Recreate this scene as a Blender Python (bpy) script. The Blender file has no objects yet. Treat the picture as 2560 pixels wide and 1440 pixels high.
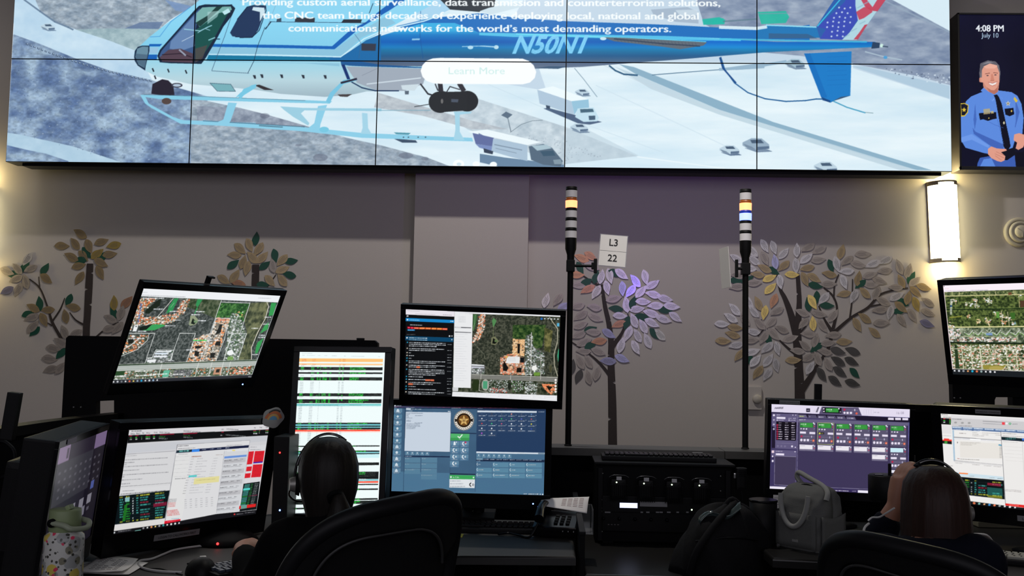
import bpy, bmesh, math, random
import numpy as np
from mathutils import Vector, Matrix, Quaternion
random.seed(7); rng = np.random.default_rng(7)
scene = bpy.context.scene
COL = scene.collection
PI = math.pi
R = math.radians
WASH_W = 235.0; FILL_W = 104.0; SIGN_FILL_W = 560.0; VWS = 1.0
WQUAD = [(13.62, 404.35), (2380.22, 429.38), (2372.92, -101.6), (41.91, -106.42)]

# ------------------------------------------------------------------ camera
CAM = Vector((3.5567, -6.0553, 1.45)); YAW, PITCH, ROLL, FPX = -0.0392, 0.06936, 0.01823, 2400.0
def cam_axes():
    cy, sy, cp, sp, cr, sr = math.cos(YAW), math.sin(YAW), math.cos(PITCH), math.sin(PITCH), math.cos(ROLL), math.sin(ROLL)
    f = Vector((sy*cp, cy*cp, sp)); rt = Vector((cy, -sy, 0)); up = rt.cross(f)
    return rt*cr + up*sr, up*cr - rt*sr, f
RT, UP, FW = cam_axes()
cd = bpy.data.cameras.new('camera'); cam = bpy.data.objects.new('camera', cd); COL.objects.link(cam)
cd.sensor_width = 36; cd.lens = 36*FPX/2560; cd.clip_start = 0.05
cam.matrix_world = Matrix((( RT.x, UP.x, -FW.x, CAM.x), (RT.y, UP.y, -FW.y, CAM.y), (RT.z, UP.z, -FW.z, CAM.z), (0, 0, 0, 1)))
scene.camera = cam
def at(px, py, Y):
    """point on the vertical plane y = Y seen at that place of the 2560x1440 frame"""
    d = FW + RT*((px-1280)/FPX) - UP*((py-720)/FPX)
    return CAM + d*((Y-CAM.y)/d.y)
def atz(px, py, Z):
    d = FW + RT*((px-1280)/FPX) - UP*((py-720)/FPX)
    return CAM + d*((Z-CAM.z)/d.z)

# ------------------------------------------------------------------ world, exposure, lights
w = bpy.data.worlds.new('world'); scene.world = w; w.use_nodes = True
w.node_tree.nodes['Background'].inputs[0].default_value = (0.6, 0.65, 0.8, 1)
w.node_tree.nodes['Background'].inputs[1].default_value = 0.02
scene.view_settings.view_transform = 'Standard'; scene.view_settings.look = 'None'
scene.view_settings.exposure = 0.0; scene.view_settings.gamma = 1.0
def spot(x, y, z, tx, ty, tz, power, color=(1, .94, .88), size=80, blend=.6, rad=.06):
    l = bpy.data.lights.new('washer_or_sign_fill', 'SPOT'); l.energy = power; l.color = color
    l.spot_size = R(size); l.spot_blend = blend; l.shadow_soft_size = rad
    o = bpy.data.objects.new('washer_or_sign_fill', l); COL.objects.link(o); o.location = (x, y, z)
    o.rotation_euler = (Vector((tx, ty, tz))-Vector((x, y, z))).to_track_quat('-Z', 'Y').to_euler()
for lx, pw in ((3.42, 1.0), (-.4, .16), (6.9, .16)):
    spot(lx, -1.9, 5.05, lx, .35, 1.2, WASH_W*pw, size=120 if pw == 1 else 70, blend=.5, rad=.06 if pw == 1 else .4)
spot(4.2, -4.2, 5.3, 4.15, -2.0, 1.9, SIGN_FILL_W, size=19, blend=.8, rad=.1)  # added spot that brightens the tower signs, not a known fixture
def arealight(x, y, z, sx, sy, power, color, rot=(0, 0, 0)):
    l = bpy.data.lights.new('fill_light', 'AREA'); l.shape = 'RECTANGLE'; l.size = sx; l.size_y = sy; l.energy = power; l.color = color
    o = bpy.data.objects.new('fill_light', l); COL.objects.link(o); o.location = (x, y, z); o.rotation_euler = rot
arealight(3.5, -9.2, 3.0, 10, 3.2, FILL_W, (.90, .88, 1.0), (R(90), 0, 0))  # added fill behind the camera, lifts the shade under the video display

# ------------------------------------------------------------------ materials
MATS = {}
def mat(name, col, rough=.6, metal=0., emit=None, es=0., spec=.5, noise=0., nscale=30., bump=0., bscale=200., alpha=1., trans=0.):
    if name in MATS: return MATS[name]
    m = bpy.data.materials.new(name); m.use_nodes = True; nt = m.node_tree; b = nt.nodes['Principled BSDF']
    b.inputs['Base Color'].default_value = (*col, 1); b.inputs['Roughness'].default_value = rough; b.inputs['Metallic'].default_value = metal
    b.inputs['Specular IOR Level'].default_value = spec
    if emit: b.inputs['Emission Color'].default_value = (*emit, 1); b.inputs['Emission Strength'].default_value = es
    if alpha < 1: b.inputs['Alpha'].default_value = alpha
    if trans: b.inputs['Transmission Weight'].default_value = trans
    tc = nt.nodes.new('ShaderNodeTexCoord')
    if noise:
        n = nt.nodes.new('ShaderNodeTexNoise'); n.inputs['Scale'].default_value = nscale; n.inputs['Detail'].default_value = 4
        nt.links.new(tc.outputs['Object'], n.inputs['Vector'])
        r = nt.nodes.new('ShaderNodeMixRGB'); r.inputs[1].default_value = (*[c*(1-noise) for c in col], 1); r.inputs[2].default_value = (*[min(1, c*(1+noise)) for c in col], 1)
        nt.links.new(n.outputs['Fac'], r.inputs[0]); nt.links.new(r.outputs[0], b.inputs['Base Color'])
    if bump:
        n = nt.nodes.new('ShaderNodeTexNoise'); n.inputs['Scale'].default_value = bscale; n.inputs['Detail'].default_value = 3
        nt.links.new(tc.outputs['Object'], n.inputs['Vector'])
        bp = nt.nodes.new('ShaderNodeBump'); bp.inputs['Strength'].default_value = bump; bp.inputs['Distance'].default_value = .002
        nt.links.new(n.outputs['Fac'], bp.inputs['Height']); nt.links.new(bp.outputs[0], b.inputs['Normal'])
    MATS[name] = m; return m
def screen_mat(name, strength, gloss=.3):
    m = bpy.data.materials.new(name); m.use_nodes = True; nt = m.node_tree; b = nt.nodes['Principled BSDF']
    a = nt.nodes.new('ShaderNodeVertexColor'); a.layer_name = 'picture'
    b.inputs['Base Color'].default_value = (.012, .012, .014, 1); b.inputs['Roughness'].default_value = gloss; b.inputs['Specular IOR Level'].default_value = .25
    nt.links.new(a.outputs['Color'], b.inputs['Emission Color']); b.inputs['Emission Strength'].default_value = strength
    m.cycles.emission_sampling = 'NONE'
    MATS[name] = m; return m
M = dict(
 wall=mat('wall_paint', (.52, .48, .45), .8, bump=.25, bscale=260, spec=.25),
 ceil=mat('ceiling_paint', (.25, .25, .25), .9), floor=mat('carpet', (.03, .03, .035), .95, noise=.4, nscale=120),
 black=mat('black_plastic', (.0045, .0045, .005), .5, bump=.15, bscale=600, spec=.14),
 gloss=mat('gloss_black_plastic', (.003, .003, .004), .25, spec=.16),
 matte=mat('matte_black_metal', (.004, .004, .0045), .65, spec=.1),
 panel=mat('black_partition_fabric', (.004, .004, .0045), .95, noise=.3, nscale=400, spec=.05),
 ledge=mat('grey_laminate', (.036, .035, .034), .55, noise=.12, nscale=80),
 desk=mat('charcoal_laminate', (.012, .0115, .011), .32, noise=.2, nscale=300),
 deskl=mat('grey_desk_laminate', (.020, .0195, .018), .6, noise=.12, nscale=300),
 edge=mat('desk_edge_band', (.05, .05, .05), .4),
 trunk=mat('brown_vinyl', (.032, .022, .020), .6, noise=.2, nscale=60),
 green=mat('green_leaf_enamel', (.005, .075, .045), .45),
 brass=mat('bronze_rim', (.42, .34, .22), .5, .0),
 ink=mat('black_ink', (.02, .02, .02), .6), grayink=mat('grey_ink', (.12, .11, .11), .6),
 paper=mat('white_paper', (.82, .80, .77), .8), label=mat('grey_label_tape', (.22, .22, .23), .6),
 acrylic=mat('clear_acrylic', (.8, .82, .83), .1, trans=.9), white=mat('white_plastic', (.62, .61, .58), .45),
 lens=mat('frosted_white_lens', (.74, .72, .74), .35), cable=mat('white_cable', (.50, .49, .48), .5),
 chrome=mat('dull_chrome', (.5, .5, .5), .25, .9), skin=mat('skin', (.42, .20, .13), .55),
 yellow=mat('yellow_note', (.55, .50, .06), .8), bezel=mat('dark_grey_bezel', (.035, .034, .037), .4),
 red=mat('red_led', (.3, 0, 0), .4, emit=(1, .02, .02), es=6), blue=mat('blue_led', (0, 0, .3), .4, emit=(.12, .25, 1), es=8),
 gled=mat('green_white_led', (.1, .3, .1), .4, emit=(.75, 1, .6), es=4))

# ------------------------------------------------------------------ mesh builders
class MB:
    """collects shapes; build() links them as ONE mesh object"""
    def __init__(s): s.bm = bmesh.new(); s.mi = 0; s.T = Matrix.Identity(4)
    def _new(s, vs, fs, smooth=False):
        vv = [s.bm.verts.new(s.T @ Vector(v)) for v in vs]
        out = []
        for f in fs:
            try: F = s.bm.faces.new([vv[i] for i in f]); F.material_index = s.mi; F.smooth = smooth; out.append(F)
            except ValueError: pass
        return out
    def m(s, i): s.mi = i; return s
    def box(s, c, d, bev=0., rot=None):
        x, y, z = d[0]/2, d[1]/2, d[2]/2; q = rot.to_matrix() if rot else Matrix.Identity(3)
        vs = [Vector(c)+q@Vector(v) for v in ((-x,-y,-z),(x,-y,-z),(x,y,-z),(-x,y,-z),(-x,-y,z),(x,-y,z),(x,y,z),(-x,y,z))]
        fs = s._new(vs, [(3,2,1,0),(4,5,6,7),(0,1,5,4),(1,2,6,5),(2,3,7,6),(3,0,4,7)])
        if bev:
            es = list({e for f in fs for e in f.edges}); r = bmesh.ops.bevel(s.bm, geom=es, offset=min(bev, min(d)*.45), segments=2, profile=.7, affect='EDGES')
            for f in r['faces']: f.material_index = s.mi
        return s
    def prism(s, pts, y0, y1):
        """outline in x,z extruded along y"""
        n = len(pts); vs = [(p[0], y0, p[1]) for p in pts]+[(p[0], y1, p[1]) for p in pts]
        s._new(vs, [tuple(range(n)), tuple(reversed(range(n, 2*n)))]+[(i, i+n, (i+1) % n+n, (i+1) % n) for i in range(n)]); return s
    def plate(s, pts, z0, z1):
        n = len(pts); vs = [(p[0], p[1], z0) for p in pts]+[(p[0], p[1], z1) for p in pts]
        s._new(vs, [tuple(reversed(range(n))), tuple(range(n, 2*n))]+[(i, (i+1) % n, (i+1) % n+n, i+n) for i in range(n)]); return s
    def lathe(s, prof, c=(0, 0, 0), n=28, axis='z', sx=1, sy=1):
        vs = []; N = len(prof)
        for k in range(n):
            a = 2*PI*k/n
            for (r, h) in prof:
                v = (r*math.cos(a)*sx, r*math.sin(a)*sy, h)
                if axis == 'y': v = (v[0], -v[2], v[1])
                if axis == 'x': v = (v[2], v[0], v[1])
                vs.append((v[0]+c[0], v[1]+c[1], v[2]+c[2]))
        fs = []
        for k in range(n):
            for j in range(N-1):
                a, b = k*N+j, ((k+1) % n)*N+j; fs.append((a, b, b+1, a+1))
        s._new(vs, fs, True)
        s._new([vs[k*N] for k in range(n)], [tuple(reversed(range(n)))]) if prof[0][0] > 1e-5 else None
        s._new([vs[k*N+N-1] for k in range(n)], [tuple(range(n))]) if prof[-1][0] > 1e-5 else None
        return s
    def tube(s, pts, r, n=8, sub=4, cap=True):
        P = [Vector(p) for p in pts]; rs = r if isinstance(r, (list, tuple)) else [r]*len(P)
        if sub > 1 and len(P) > 2:
            Q = []; RR = []
            for i in range(len(P)-1):
                p0 = P[max(i-1, 0)]; p1 = P[i]; p2 = P[i+1]; p3 = P[min(i+2, len(P)-1)]
                for k in range(sub):
                    t = k/sub; Q.append(.5*((2*p1)+(p2-p0)*t+(2*p0-5*p1+4*p2-p3)*t*t+(3*p1-p0-3*p2+p3)*t**3)); RR.append(rs[i]*(1-t)+rs[i+1]*t)
            Q.append(P[-1]); RR.append(rs[-1]); P, rs = Q, RR
        T0 = (P[1]-P[0]).normalized(); nrm = T0.orthogonal().normalized(); vs = []
        for i, p in enumerate(P):
            T = (P[min(i+1, len(P)-1)]-P[max(i-1, 0)]).normalized()
            nrm = (nrm-T*nrm.dot(T)).normalized(); bn = T.cross(nrm)
            for k in range(n):
                a = 2*PI*k/n; vs.append(p+(nrm*math.cos(a)+bn*math.sin(a))*rs[i])
        fs = [(i*n+k, i*n+(k+1) % n, (i+1)*n+(k+1) % n, (i+1)*n+k) for i in range(len(P)-1) for k in range(n)]
        s._new(vs, fs, True)
        if cap: s._new(vs[:n], [tuple(reversed(range(n)))]); s._new(vs[-n:], [tuple(range(n))])
        return s
    def sheet(s, fn, nu, nv, th=0.002, smooth=True):
        """surface fn(u,v) given a thickness"""
        g = [[Vector(fn(i/nu, j/nv)) for j in range(nv+1)] for i in range(nu+1)]
        def nr(i, j):
            a = g[min(i+1, nu)][j]-g[max(i-1, 0)][j]; b = g[i][min(j+1, nv)]-g[i][max(j-1, 0)]; c = a.cross(b)
            return c.normalized() if c.length > 1e-12 else Vector((0, 0, 1))
        A = [g[i][j]+nr(i, j)*th/2 for i in range(nu+1) for j in range(nv+1)]; B = [g[i][j]-nr(i, j)*th/2 for i in range(nu+1) for j in range(nv+1)]
        W = nv+1; K = len(A); fs = []
        for i in range(nu):
            for j in range(nv):
                a = i*W+j; fs.append((a, a+W, a+W+1, a+1)); fs.append((K+a, K+a+1, K+a+W+1, K+a+W))
        for i in range(nu): a = i*W; fs.append((a, K+a, K+a+W, a+W)); a = i*W+nv; fs.append((a, a+W, K+a+W, K+a))
        for j in range(nv): a = j; fs.append((a, a+1, K+a+1, K+a)); a = nu*W+j; fs.append((a, K+a, K+a+1, a+1))
        s._new(A+B, fs, smooth); return s
    def ell(s, c, r, nu=20, nv=14, rot=None):
        q = rot.to_matrix() if rot else Matrix.Identity(3); vs = []; 
        for j in range(1, nv):
            t = PI*j/nv
            for i in range(nu):
                a = 2*PI*i/nu; vs.append(Vector(c)+q@Vector((r[0]*math.sin(t)*math.cos(a), r[1]*math.sin(t)*math.sin(a), r[2]*math.cos(t))))
        top = len(vs); vs.append(Vector(c)+q@Vector((0, 0, r[2]))); vs.append(Vector(c)+q@Vector((0, 0, -r[2])))
        fs = [(j*nu+i, (j+1)*nu+i, (j+1)*nu+(i+1) % nu, j*nu+(i+1) % nu) for j in range(nv-2) for i in range(nu)]
        fs += [(top, i, (i+1) % nu) for i in range(nu)]+[(top+1, (nv-2)*nu+(i+1) % nu, (nv-2)*nu+i) for i in range(nu)]
        s._new(vs, fs, True); return s
    def text(s, body, x, z, size, y=0., align='CENTER', depth=.0006, bold=0., shear=0.):
        """lettering standing in the x,z plane facing -y"""
        for tri in text_tris(body, size, align, bold, shear):
            s._new([(x+p[0], y-depth, z+p[1]) for p in tri], [(0, 1, 2)])
        return s
    def build(s, name, mats, parent=None, loc=None, smooth=None):
        bmesh.ops.recalc_face_normals(s.bm, faces=s.bm.faces[:])
        me = bpy.data.meshes.new(name); s.bm.to_mesh(me); s.bm.free()
        for mm in (mats if isinstance(mats, (list, tuple)) else [mats]): me.materials.append(mm)
        o = bpy.data.objects.new(name, me); COL.objects.link(o)
        if parent: o.parent = parent
        if loc: o.location = loc
        return o
TXT = {}
def text_tris(body, size, align='CENTER', bold=0., shear=0.):
    k = (body, align, bold, shear)
    if k not in TXT:
        c = bpy.data.curves.new('t', 'FONT'); c.body = body; c.align_x = align; c.size = 1; c.offset = bold; c.shear = shear; c.resolution_u = 3
        o = bpy.data.objects.new('t', c); me = o.to_mesh(); me.calc_loop_triangles()
        vs = [v.co.copy() for v in me.vertices]
        TXT[k] = [[(vs[i].x, vs[i].y) for i in t.vertices] for t in me.loop_triangles]
        o.to_mesh_clear(); bpy.data.objects.remove(o); bpy.data.curves.remove(c)
    return [[(p[0]*size, p[1]*size) for p in t] for t in TXT[k]]
def thing(name, label, cat, loc=(0, 0, 0), rotz=0., group=None, mtx=None):
    o = bpy.data.objects.new(name, None); COL.objects.link(o); o.empty_display_size = .05
    o.location = loc; o.rotation_euler = (0, 0, rotz)
    if mtx is not None: o.matrix_world = mtx
    o['label'] = label; o['category'] = cat
    if group: o['group'] = group
    return o
def tag(o, label, cat, group=None, kind=None):
    o['label'] = label; o['category'] = cat
    if group: o['group'] = group
    if kind: o['kind'] = kind
    return o
def lab(o, label): o['label'] = label; return o
def struct(o): o['kind'] = 'structure'; return o
def dup(root, loc, rotz, label, group=None):
    r = root.copy(); COL.objects.link(r); r.location = loc; r.rotation_euler = (0, 0, rotz); r['label'] = label
    if group: r['group'] = group
    for ch in list(root.children):
        c = ch.copy(); COL.objects.link(c); c.parent = r
        for g in ch.children:
            d = g.copy(); COL.objects.link(d); d.parent = c
    return r

# ------------------------------------------------------------------ the room
MBox = lambda c, d, b=0.: MB().box(c, d, b)
WY = 0.35                                            # face of the back wall; the video wall's face is y = 0
XL, XR, YF, ZC = -4.0, 11.0, -9.5, 5.45
struct(MBox(((XL+XR)/2, WY+.1, ZC/2), (XR-XL, .2, ZC)).build('wall_back', M['wall']))
struct(MBox((XL-.1, (YF+WY)/2, ZC/2), (.2, WY-YF, ZC)).build('wall_left', M['wall']))
struct(MBox((XR+.1, (YF+WY)/2, ZC/2), (.2, WY-YF, ZC)).build('wall_right', M['wall']))
struct(MBox(((XL+XR)/2, YF-.1, ZC/2), (XR-XL, .2, ZC)).build('wall_front', M['wall']))
struct(MBox(((XL+XR)/2, (YF+WY)/2, -.05), (XR-XL+.4, WY-YF+.4, .1)).build('floor', M['floor']))
struct(MBox(((XL+XR)/2, (YF+WY)/2, ZC+.05), (XR-XL+.4, WY-YF+.4, .1)).build('ceiling', M['ceil']))
PX0, PX1, PY = at(1036, 560, .235).x, at(1321, 560, .235).x, .235
struct(MBox(((PX0+PX1)/2, (PY+WY)/2, ZC/2), (PX1-PX0, WY-PY, ZC)).build('trim_1', M['wall']))   # shallow pilaster

# ------------------------------------------------------------------ painting of what the screens show
def homog(src, dst):
    A = []
    for (x, y), (u, v) in zip(src, dst): A += [[x, y, 1, 0, 0, 0, -u*x, -u*y], [0, 0, 0, x, y, 1, -v*x, -v*y]]
    h = np.linalg.solve(np.array(A, float), np.array([c for d in dst for c in d], float)); return np.append(h, 1).reshape(3, 3)
def happly(H, p):
    p = np.asarray(p, float); q = np.c_[p, np.ones(len(p))] @ H.T; return q[:, :2]/q[:, 2:]
def vnoise(h, w, scale, octaves=4, seed=0, sx=1.):
    g = np.random.default_rng(seed); out = np.zeros((h, w)); amp = 1; tot = 0
    yy = np.arange(h)[:, None]; xx = np.arange(w)[None, :]
    for o in range(octaves):
        s = scale/2**o; gh, gw = int(h/s)+3, int(w/(s*sx))+3; G = g.random((gh, gw))
        fy = yy/s; fx = xx/(s*sx); iy = fy.astype(int); ix = fx.astype(int); ty = fy-iy; tx = fx-ix
        ty = ty*ty*(3-2*ty); tx = tx*tx*(3-2*tx)
        out += amp*((G[iy, ix]*(1-tx)+G[iy, ix+1]*tx)*(1-ty)+(G[iy+1, ix]*(1-tx)+G[iy+1, ix+1]*tx)*ty); tot += amp; amp *= .55
        if s < 2: break
    return out/tot
class Cv:
    """a picture of w x h, drawn with flat shapes; H maps the drawing's units to the picture"""
    def __init__(s, w, h, bg, H=None): s.w, s.h = w, h; s.a = np.ones((h, w, 3))*np.array(bg, float); s.H = H
    def tr(s, pts):
        if s.H is None: return np.asarray(pts, float)
        return happly(s.H, pts)
    def cov(s, P, ss=3):
        x0, y0 = np.floor(P.min(0)).astype(int)-1; x1, y1 = np.ceil(P.max(0)).astype(int)+1
        x0, y0, x1, y1 = max(x0, 0), max(y0, 0), min(x1, s.w), min(y1, s.h)
        if x1 <= x0 or y1 <= y0: return None
        xs = x0+(np.arange((x1-x0)*ss)+.5)/ss; ys = y0+(np.arange((y1-y0)*ss)+.5)/ss
        c = np.zeros((len(ys), len(xs)), bool); n = len(P)
        for i in range(n):
            (ax, ay), (bx, by) = P[i], P[(i+1) % n]
            if ay == by: continue
            if ay > by: ax, ay, bx, by = bx, by, ax, ay
            j0, j1 = np.searchsorted(ys, [ay, by])
            if j1 <= j0: continue
            yy = ys[j0:j1]; cx = ax+(yy-ay)*(bx-ax)/(by-ay); c[j0:j1] ^= xs[None, :] < cx[:, None]
        return (y0, y1, x0, x1), c.reshape(y1-y0, ss, x1-x0, ss).mean((1, 3))
    def poly(s, pts, col, a=1., raw=False):
        r = s.cov(np.asarray(pts, float) if raw else s.tr(pts))
        if r is None: return s
        (y0, y1, x0, x1), c = r; c = (c*a)[..., None]; b = s.a[y0:y1, x0:x1]; col = np.array(col, float)
        if col.ndim == 3: col = col[y0:y1, x0:x1]
        b *= 1-c; b += c*col; return s
    def rect(s, x0, y0, x1, y1, col, a=1.): return s.poly([(x0, y0), (x1, y0), (x1, y1), (x0, y1)], col, a)
    def line(s, pts, w, col, a=1., closed=False):
        pts = list(pts)+([pts[0]] if closed else [])
        for p, q in zip(pts[:-1], pts[1:]):
            d = np.array(q, float)-np.array(p, float); L = np.hypot(*d)
            if L < 1e-9: continue
            n = np.array([-d[1], d[0]])/L*w/2; e = d/L*w*.25
            s.poly([np.array(p)-e+n, np.array(q)+e+n, np.array(q)+e-n, np.array(p)-e-n], col, a)
        return s
    def ell(s, cx, cy, rx, ry, col, a=1., rot=0., n=28):
        c, sn = math.cos(rot), math.sin(rot)
        return s.poly([(cx+rx*math.cos(t)*c-ry*math.sin(t)*sn, cy+rx*math.cos(t)*sn+ry*math.sin(t)*c) for t in np.linspace(0, 2*PI, n, endpoint=False)], col, a)
    def text(s, body, x, y, size, col, align='LEFT', bold=0.0, shear=0., a=1., sx=1., slope=0.):
        for t in text_tris(body, size, align, bold, shear):
            s.poly([(x+p[0]*sx, y-p[1]+slope*p[0]*sx) for p in t], col, a)
        return s
    def scrib(s, x, y, w, h, col, a=.8, slope=0., seed=None):
        """an unreadable line of small print"""
        g = random.Random(seed if seed is not None else (x*13+y*7)); X = x
        while X < x+w:
            l = min(g.uniform(1.2, 4.5)*h*.7, x+w-X); yy = y+slope*(X-x)
            s.poly([(X, yy), (X+l, yy+slope*l), (X+l, yy+h+slope*l), (X, yy+h)], col, a*g.uniform(.55, 1)); X += l+h*.35
        return s
    def speckle(s, pts, cols, n, size, a=.9, seed=1):
        """little marks strewn over an outline"""
        g = random.Random(seed); P = np.asarray(pts, float); x0, y0 = P.min(0); x1, y1 = P.max(0); k = 0; tries = 0
        while k < n and tries < n*8:
            tries += 1; x, y = g.uniform(x0, x1), g.uniform(y0, y1); ins = False; m = len(P)
            for i in range(m):
                (ax, ay), (bx, by) = P[i], P[(i+1) % m]
                if (ay > y) != (by > y) and x < (bx-ax)*(y-ay)/(by-ay)+ax: ins = not ins
            if not ins: continue
            w, h = size*g.uniform(.5, 1.5), size*g.uniform(.4, 1.1); s.rect(x-w/2, y-h/2, x+w/2, y+h/2, g.choice(cols), a); k += 1
        return s
    def mulnoise(s, amp, scale, seed=0, mask=None, sx=1.):
        n = (vnoise(s.h, s.w, scale, 4, seed, sx)-.5)*2*amp; s.a *= (1+n[..., None]); return s
def picture_mesh(name, cv, x0, z0, x1, z1, nx, nz, material, parent, y=0., uv=None):
    """a screen face: a fine grid in x,z whose points carry the picture's colours"""
    X, Z = np.meshgrid(np.linspace(x0, x1, nx+1), np.linspace(z0, z1, nz+1))
    n = X.size; co = np.empty((n, 3), np.float32); co[:, 0] = X.ravel(); co[:, 1] = y; co[:, 2] = Z.ravel()
    if uv is None:
        u = (X-x0)/(x1-x0)*(cv.w-1); v = (1-(Z-z0)/(z1-z0))*(cv.h-1)
    else: u, v = uv(X, Z)
    u = np.clip(u.ravel(), 0, cv.w-1.001); v = np.clip(v.ravel(), 0, cv.h-1.001)
    iu, iv = u.astype(int), v.astype(int); fu, fv = (u-iu)[:, None], (v-iv)[:, None]; A = cv.a
    c = (A[iv, iu]*(1-fu)+A[iv, iu+1]*fu)*(1-fv)+(A[iv+1, iu]*(1-fu)+A[iv+1, iu+1]*fu)*fv
    c = np.clip(c/255., 0, 1)
    q = np.arange((nx+1)*nz).reshape(nz, nx+1)[:, :nx].ravel()
    F = np.stack([q, q+1, q+nx+2, q+nx+1], 1).astype(np.int32)
    me = bpy.data.meshes.new(name); me.vertices.add(n); me.vertices.foreach_set('co', co.ravel())
    me.loops.add(F.size); me.loops.foreach_set('vertex_index', F.ravel()); me.polygons.add(len(F))
    me.polygons.foreach_set('loop_start', np.arange(0, F.size, 4, dtype=np.int32)); me.update(calc_edges=True)
    at_ = me.color_attributes.new('picture', 'BYTE_COLOR', 'POINT')
    at_.data.foreach_set('color_srgb', np.c_[c, np.ones(n)].astype(np.float32).ravel())
    me.materials.append(material)
    o = bpy.data.objects.new(name, me); COL.objects.link(o); o.parent = parent; return o

# ------------------------------------------------------------------ the video wall
PW, PH, VZ = 1.2135, .684, 2.6447
def Zc(ox, oy, s): return lambda *p: [(ox+a/s, oy+b/s) for a, b in p]
A1, A2, A3, A4 = (Zc(k, 0, 3.2734) for k in (0, 600, 1200, 1800))
T = np.array([[1, 0, 10], [0, 1, 130], [0, 0, 1.]])
V = Cv(2420, 572, (216, 236, 246), T)
def hatch(img, amp, sc, seed, sx=1.):
    n = (vnoise(img.h, img.w, sc, 5, seed, sx)-.5)*2; return n
def tex(cv, lo, hi, sc, seed, gain=1.6, sx=1.3):
    n = np.clip((vnoise(cv.h, cv.w, sc, 5, seed, sx)-.5)*gain+.5, 0, 1)[..., None]; return np.array(lo, float)*(1-n)+np.array(hi, float)*n
road = tex(V, (206, 230, 243), (234, 247, 252), 34, 3, 1.5, 7); V.a = road.copy()
hill = tex(V, (88, 112, 152), (158, 182, 204), 26, 5, 2.2, 1.7); hill2 = tex(V, (124, 142, 160), (178, 192, 204), 9, 9, 1.7, 2)
hill *= 1+((vnoise(V.h, V.w, 5, 3, 88, 1.6)-.5)*.34)[..., None]; hill2 *= 1+((vnoise(V.h, V.w, 4, 2, 89, 1.6)-.5)*.2)[..., None]
hillr = tex(V, (112, 130, 160), (168, 182, 200), 14, 12, 1.4, 2.5)
# ground behind the tail
V.poly([(1380, -130), (2400, -130), (2400, 400), (1200, 200)], (196, 216, 232))
V.poly([(1700, -130), (2400, -130), (2400, 220), (2290, 190), (2130, 160), (2000, 140), (1890, 130), (1760, 60)], hillr)
V.poly(A4((1300, -60), (1890, 260), (1890, -400), (1300, -400)), (216, 236, 246)); V.line(A4((1330, 0), (1890, 270)), 4, (150, 170, 190), .7)
V.poly(A4((-1500, 500), (1090, 520), (1090, 560), (1880, 815), (1920, 1400), (-1200, 1400)), road)
V.poly(A4((1080, 545), (1880, 810), (1880, 705), (1400, 600), (1180, 545)), (176, 203, 222))
V.speckle(A4((1350, 560), (1880, 620), (1880, 700), (1500, 640)), [(220, 235, 245), (90, 105, 130)], 60, 3, .8, 4)
# hillsides on the left
V.poly(A1((-60, -400), (1650, -400), (1640, 0), (1590, 45), (1400, 160), (1150, 380), (1110, 420), (900, 335), (620, 242), (450, 175), (330, 90), (200, 0)), hill2)
V.poly(A1((-60, -400), (120, -400), (330, 90), (450, 180), (620, 242), (900, 335), (1110, 415), (1250, 660), (900, 580), (650, 492), (300, 350), (120, 285), (-60, 280)), tex(V, (176, 208, 232), (204, 228, 243), 40, 21))
V.poly(A1((620, 244), (820, 235), (1320, 235), (1150, 380), (1110, 415), (900, 335)), tex(V, (140, 168, 178), (176, 200, 206), 9, 30))
V.poly(A1((1020, 235), (1150, 185), (1340, 180), (1300, 240)), (98, 122, 160), .8); V.poly(A1((1350, 0), (1600, 60), (1560, 110), (1440, 90)), (120, 150, 195), .8)
V.line(A1((200, 0), (330, 95), (450, 180), (560, 225), (600, 245)), 4, (88, 112, 140), .8)
V.poly(A1((-60, 275), (120, 285), (300, 350), (650, 492), (900, 580), (1250, 660), (1700, 790), (1700, 1400), (-60, 1400)), hill)
V.poly(A2((-400, 800), (0, 885), (200, 935), (500, 1020), (870, 1128), (1150, 1190), (1530, 1290), (1740, 1370), (1740, 1420), (-400, 1420)), hill2)
V.poly(A2((-350, 870), (0, 885), (200, 935), (380, 985), (540, 1032), (0, 1012), (-350, 1000)), tex(V, (118, 130, 150), (168, 180, 196), 9, 31))
for k in range(34):                                    # crash barrier: a row of dashes
    t = k/33; x, y = 215+t*1010, 352+t*300+28*math.sin(t*PI)
    V.poly(A1((x, y), (x+20, y+7), (x+18, y+22), (x-2, y+15)), (66, 84, 112), .9); V.poly(A1((x+6, y+4), (x+18, y+8), (x+17, y+14), (x+5, y+10)), (190, 214, 232), .9)
V.poly(A1((60, 1088), (150, 1100), (600, 1200), (1010, 1335), (1000, 1400), (60, 1400)), tex(V, (168, 200, 222), (186, 214, 232), 20, 33))
V.poly(A1((60, 1190), (230, 1230), (380, 1260), (560, 1320), (600, 1400), (60, 1400)), hill)
V.speckle(A1((100, 500), (1200, 720), (1500, 1300), (1000, 1330), (100, 1080)), [(200, 215, 230), (60, 80, 112), (70, 88, 118)], 420, 2.4, .45, 5)
for (x, y, rx, ry) in ((160, 600, 70, 45), (620, 620, 80, 50), (720, 560, 60, 30), (500, 730, 70, 40), (850, 660, 90, 50), (980, 740, 80, 40), (360, 890, 50, 25), (530, 915, 45, 30), (250, 920, 30, 20), (860, 890, 80, 35), (1180, 930, 60, 40), (170, 690, 90, 40), (1330, 1010, 60, 30)):
    V.ell(*A1((x, y))[0], rx/3.27, ry/3.27, (66, 86, 124), .22)
for (x, y, rx, ry) in ((205, 950, 40, 22), (1360, 1275, 60, 25), (1515, 1300, 30, 15), (660, 1290, 60, 30), (480, 1190, 25, 10)): V.ell(*A2((x, y))[0], rx/3.27, ry/3.27, (92, 98, 118), .45)
V.poly(A2((-10, 0), (0, 0)), road) if False else None
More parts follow.
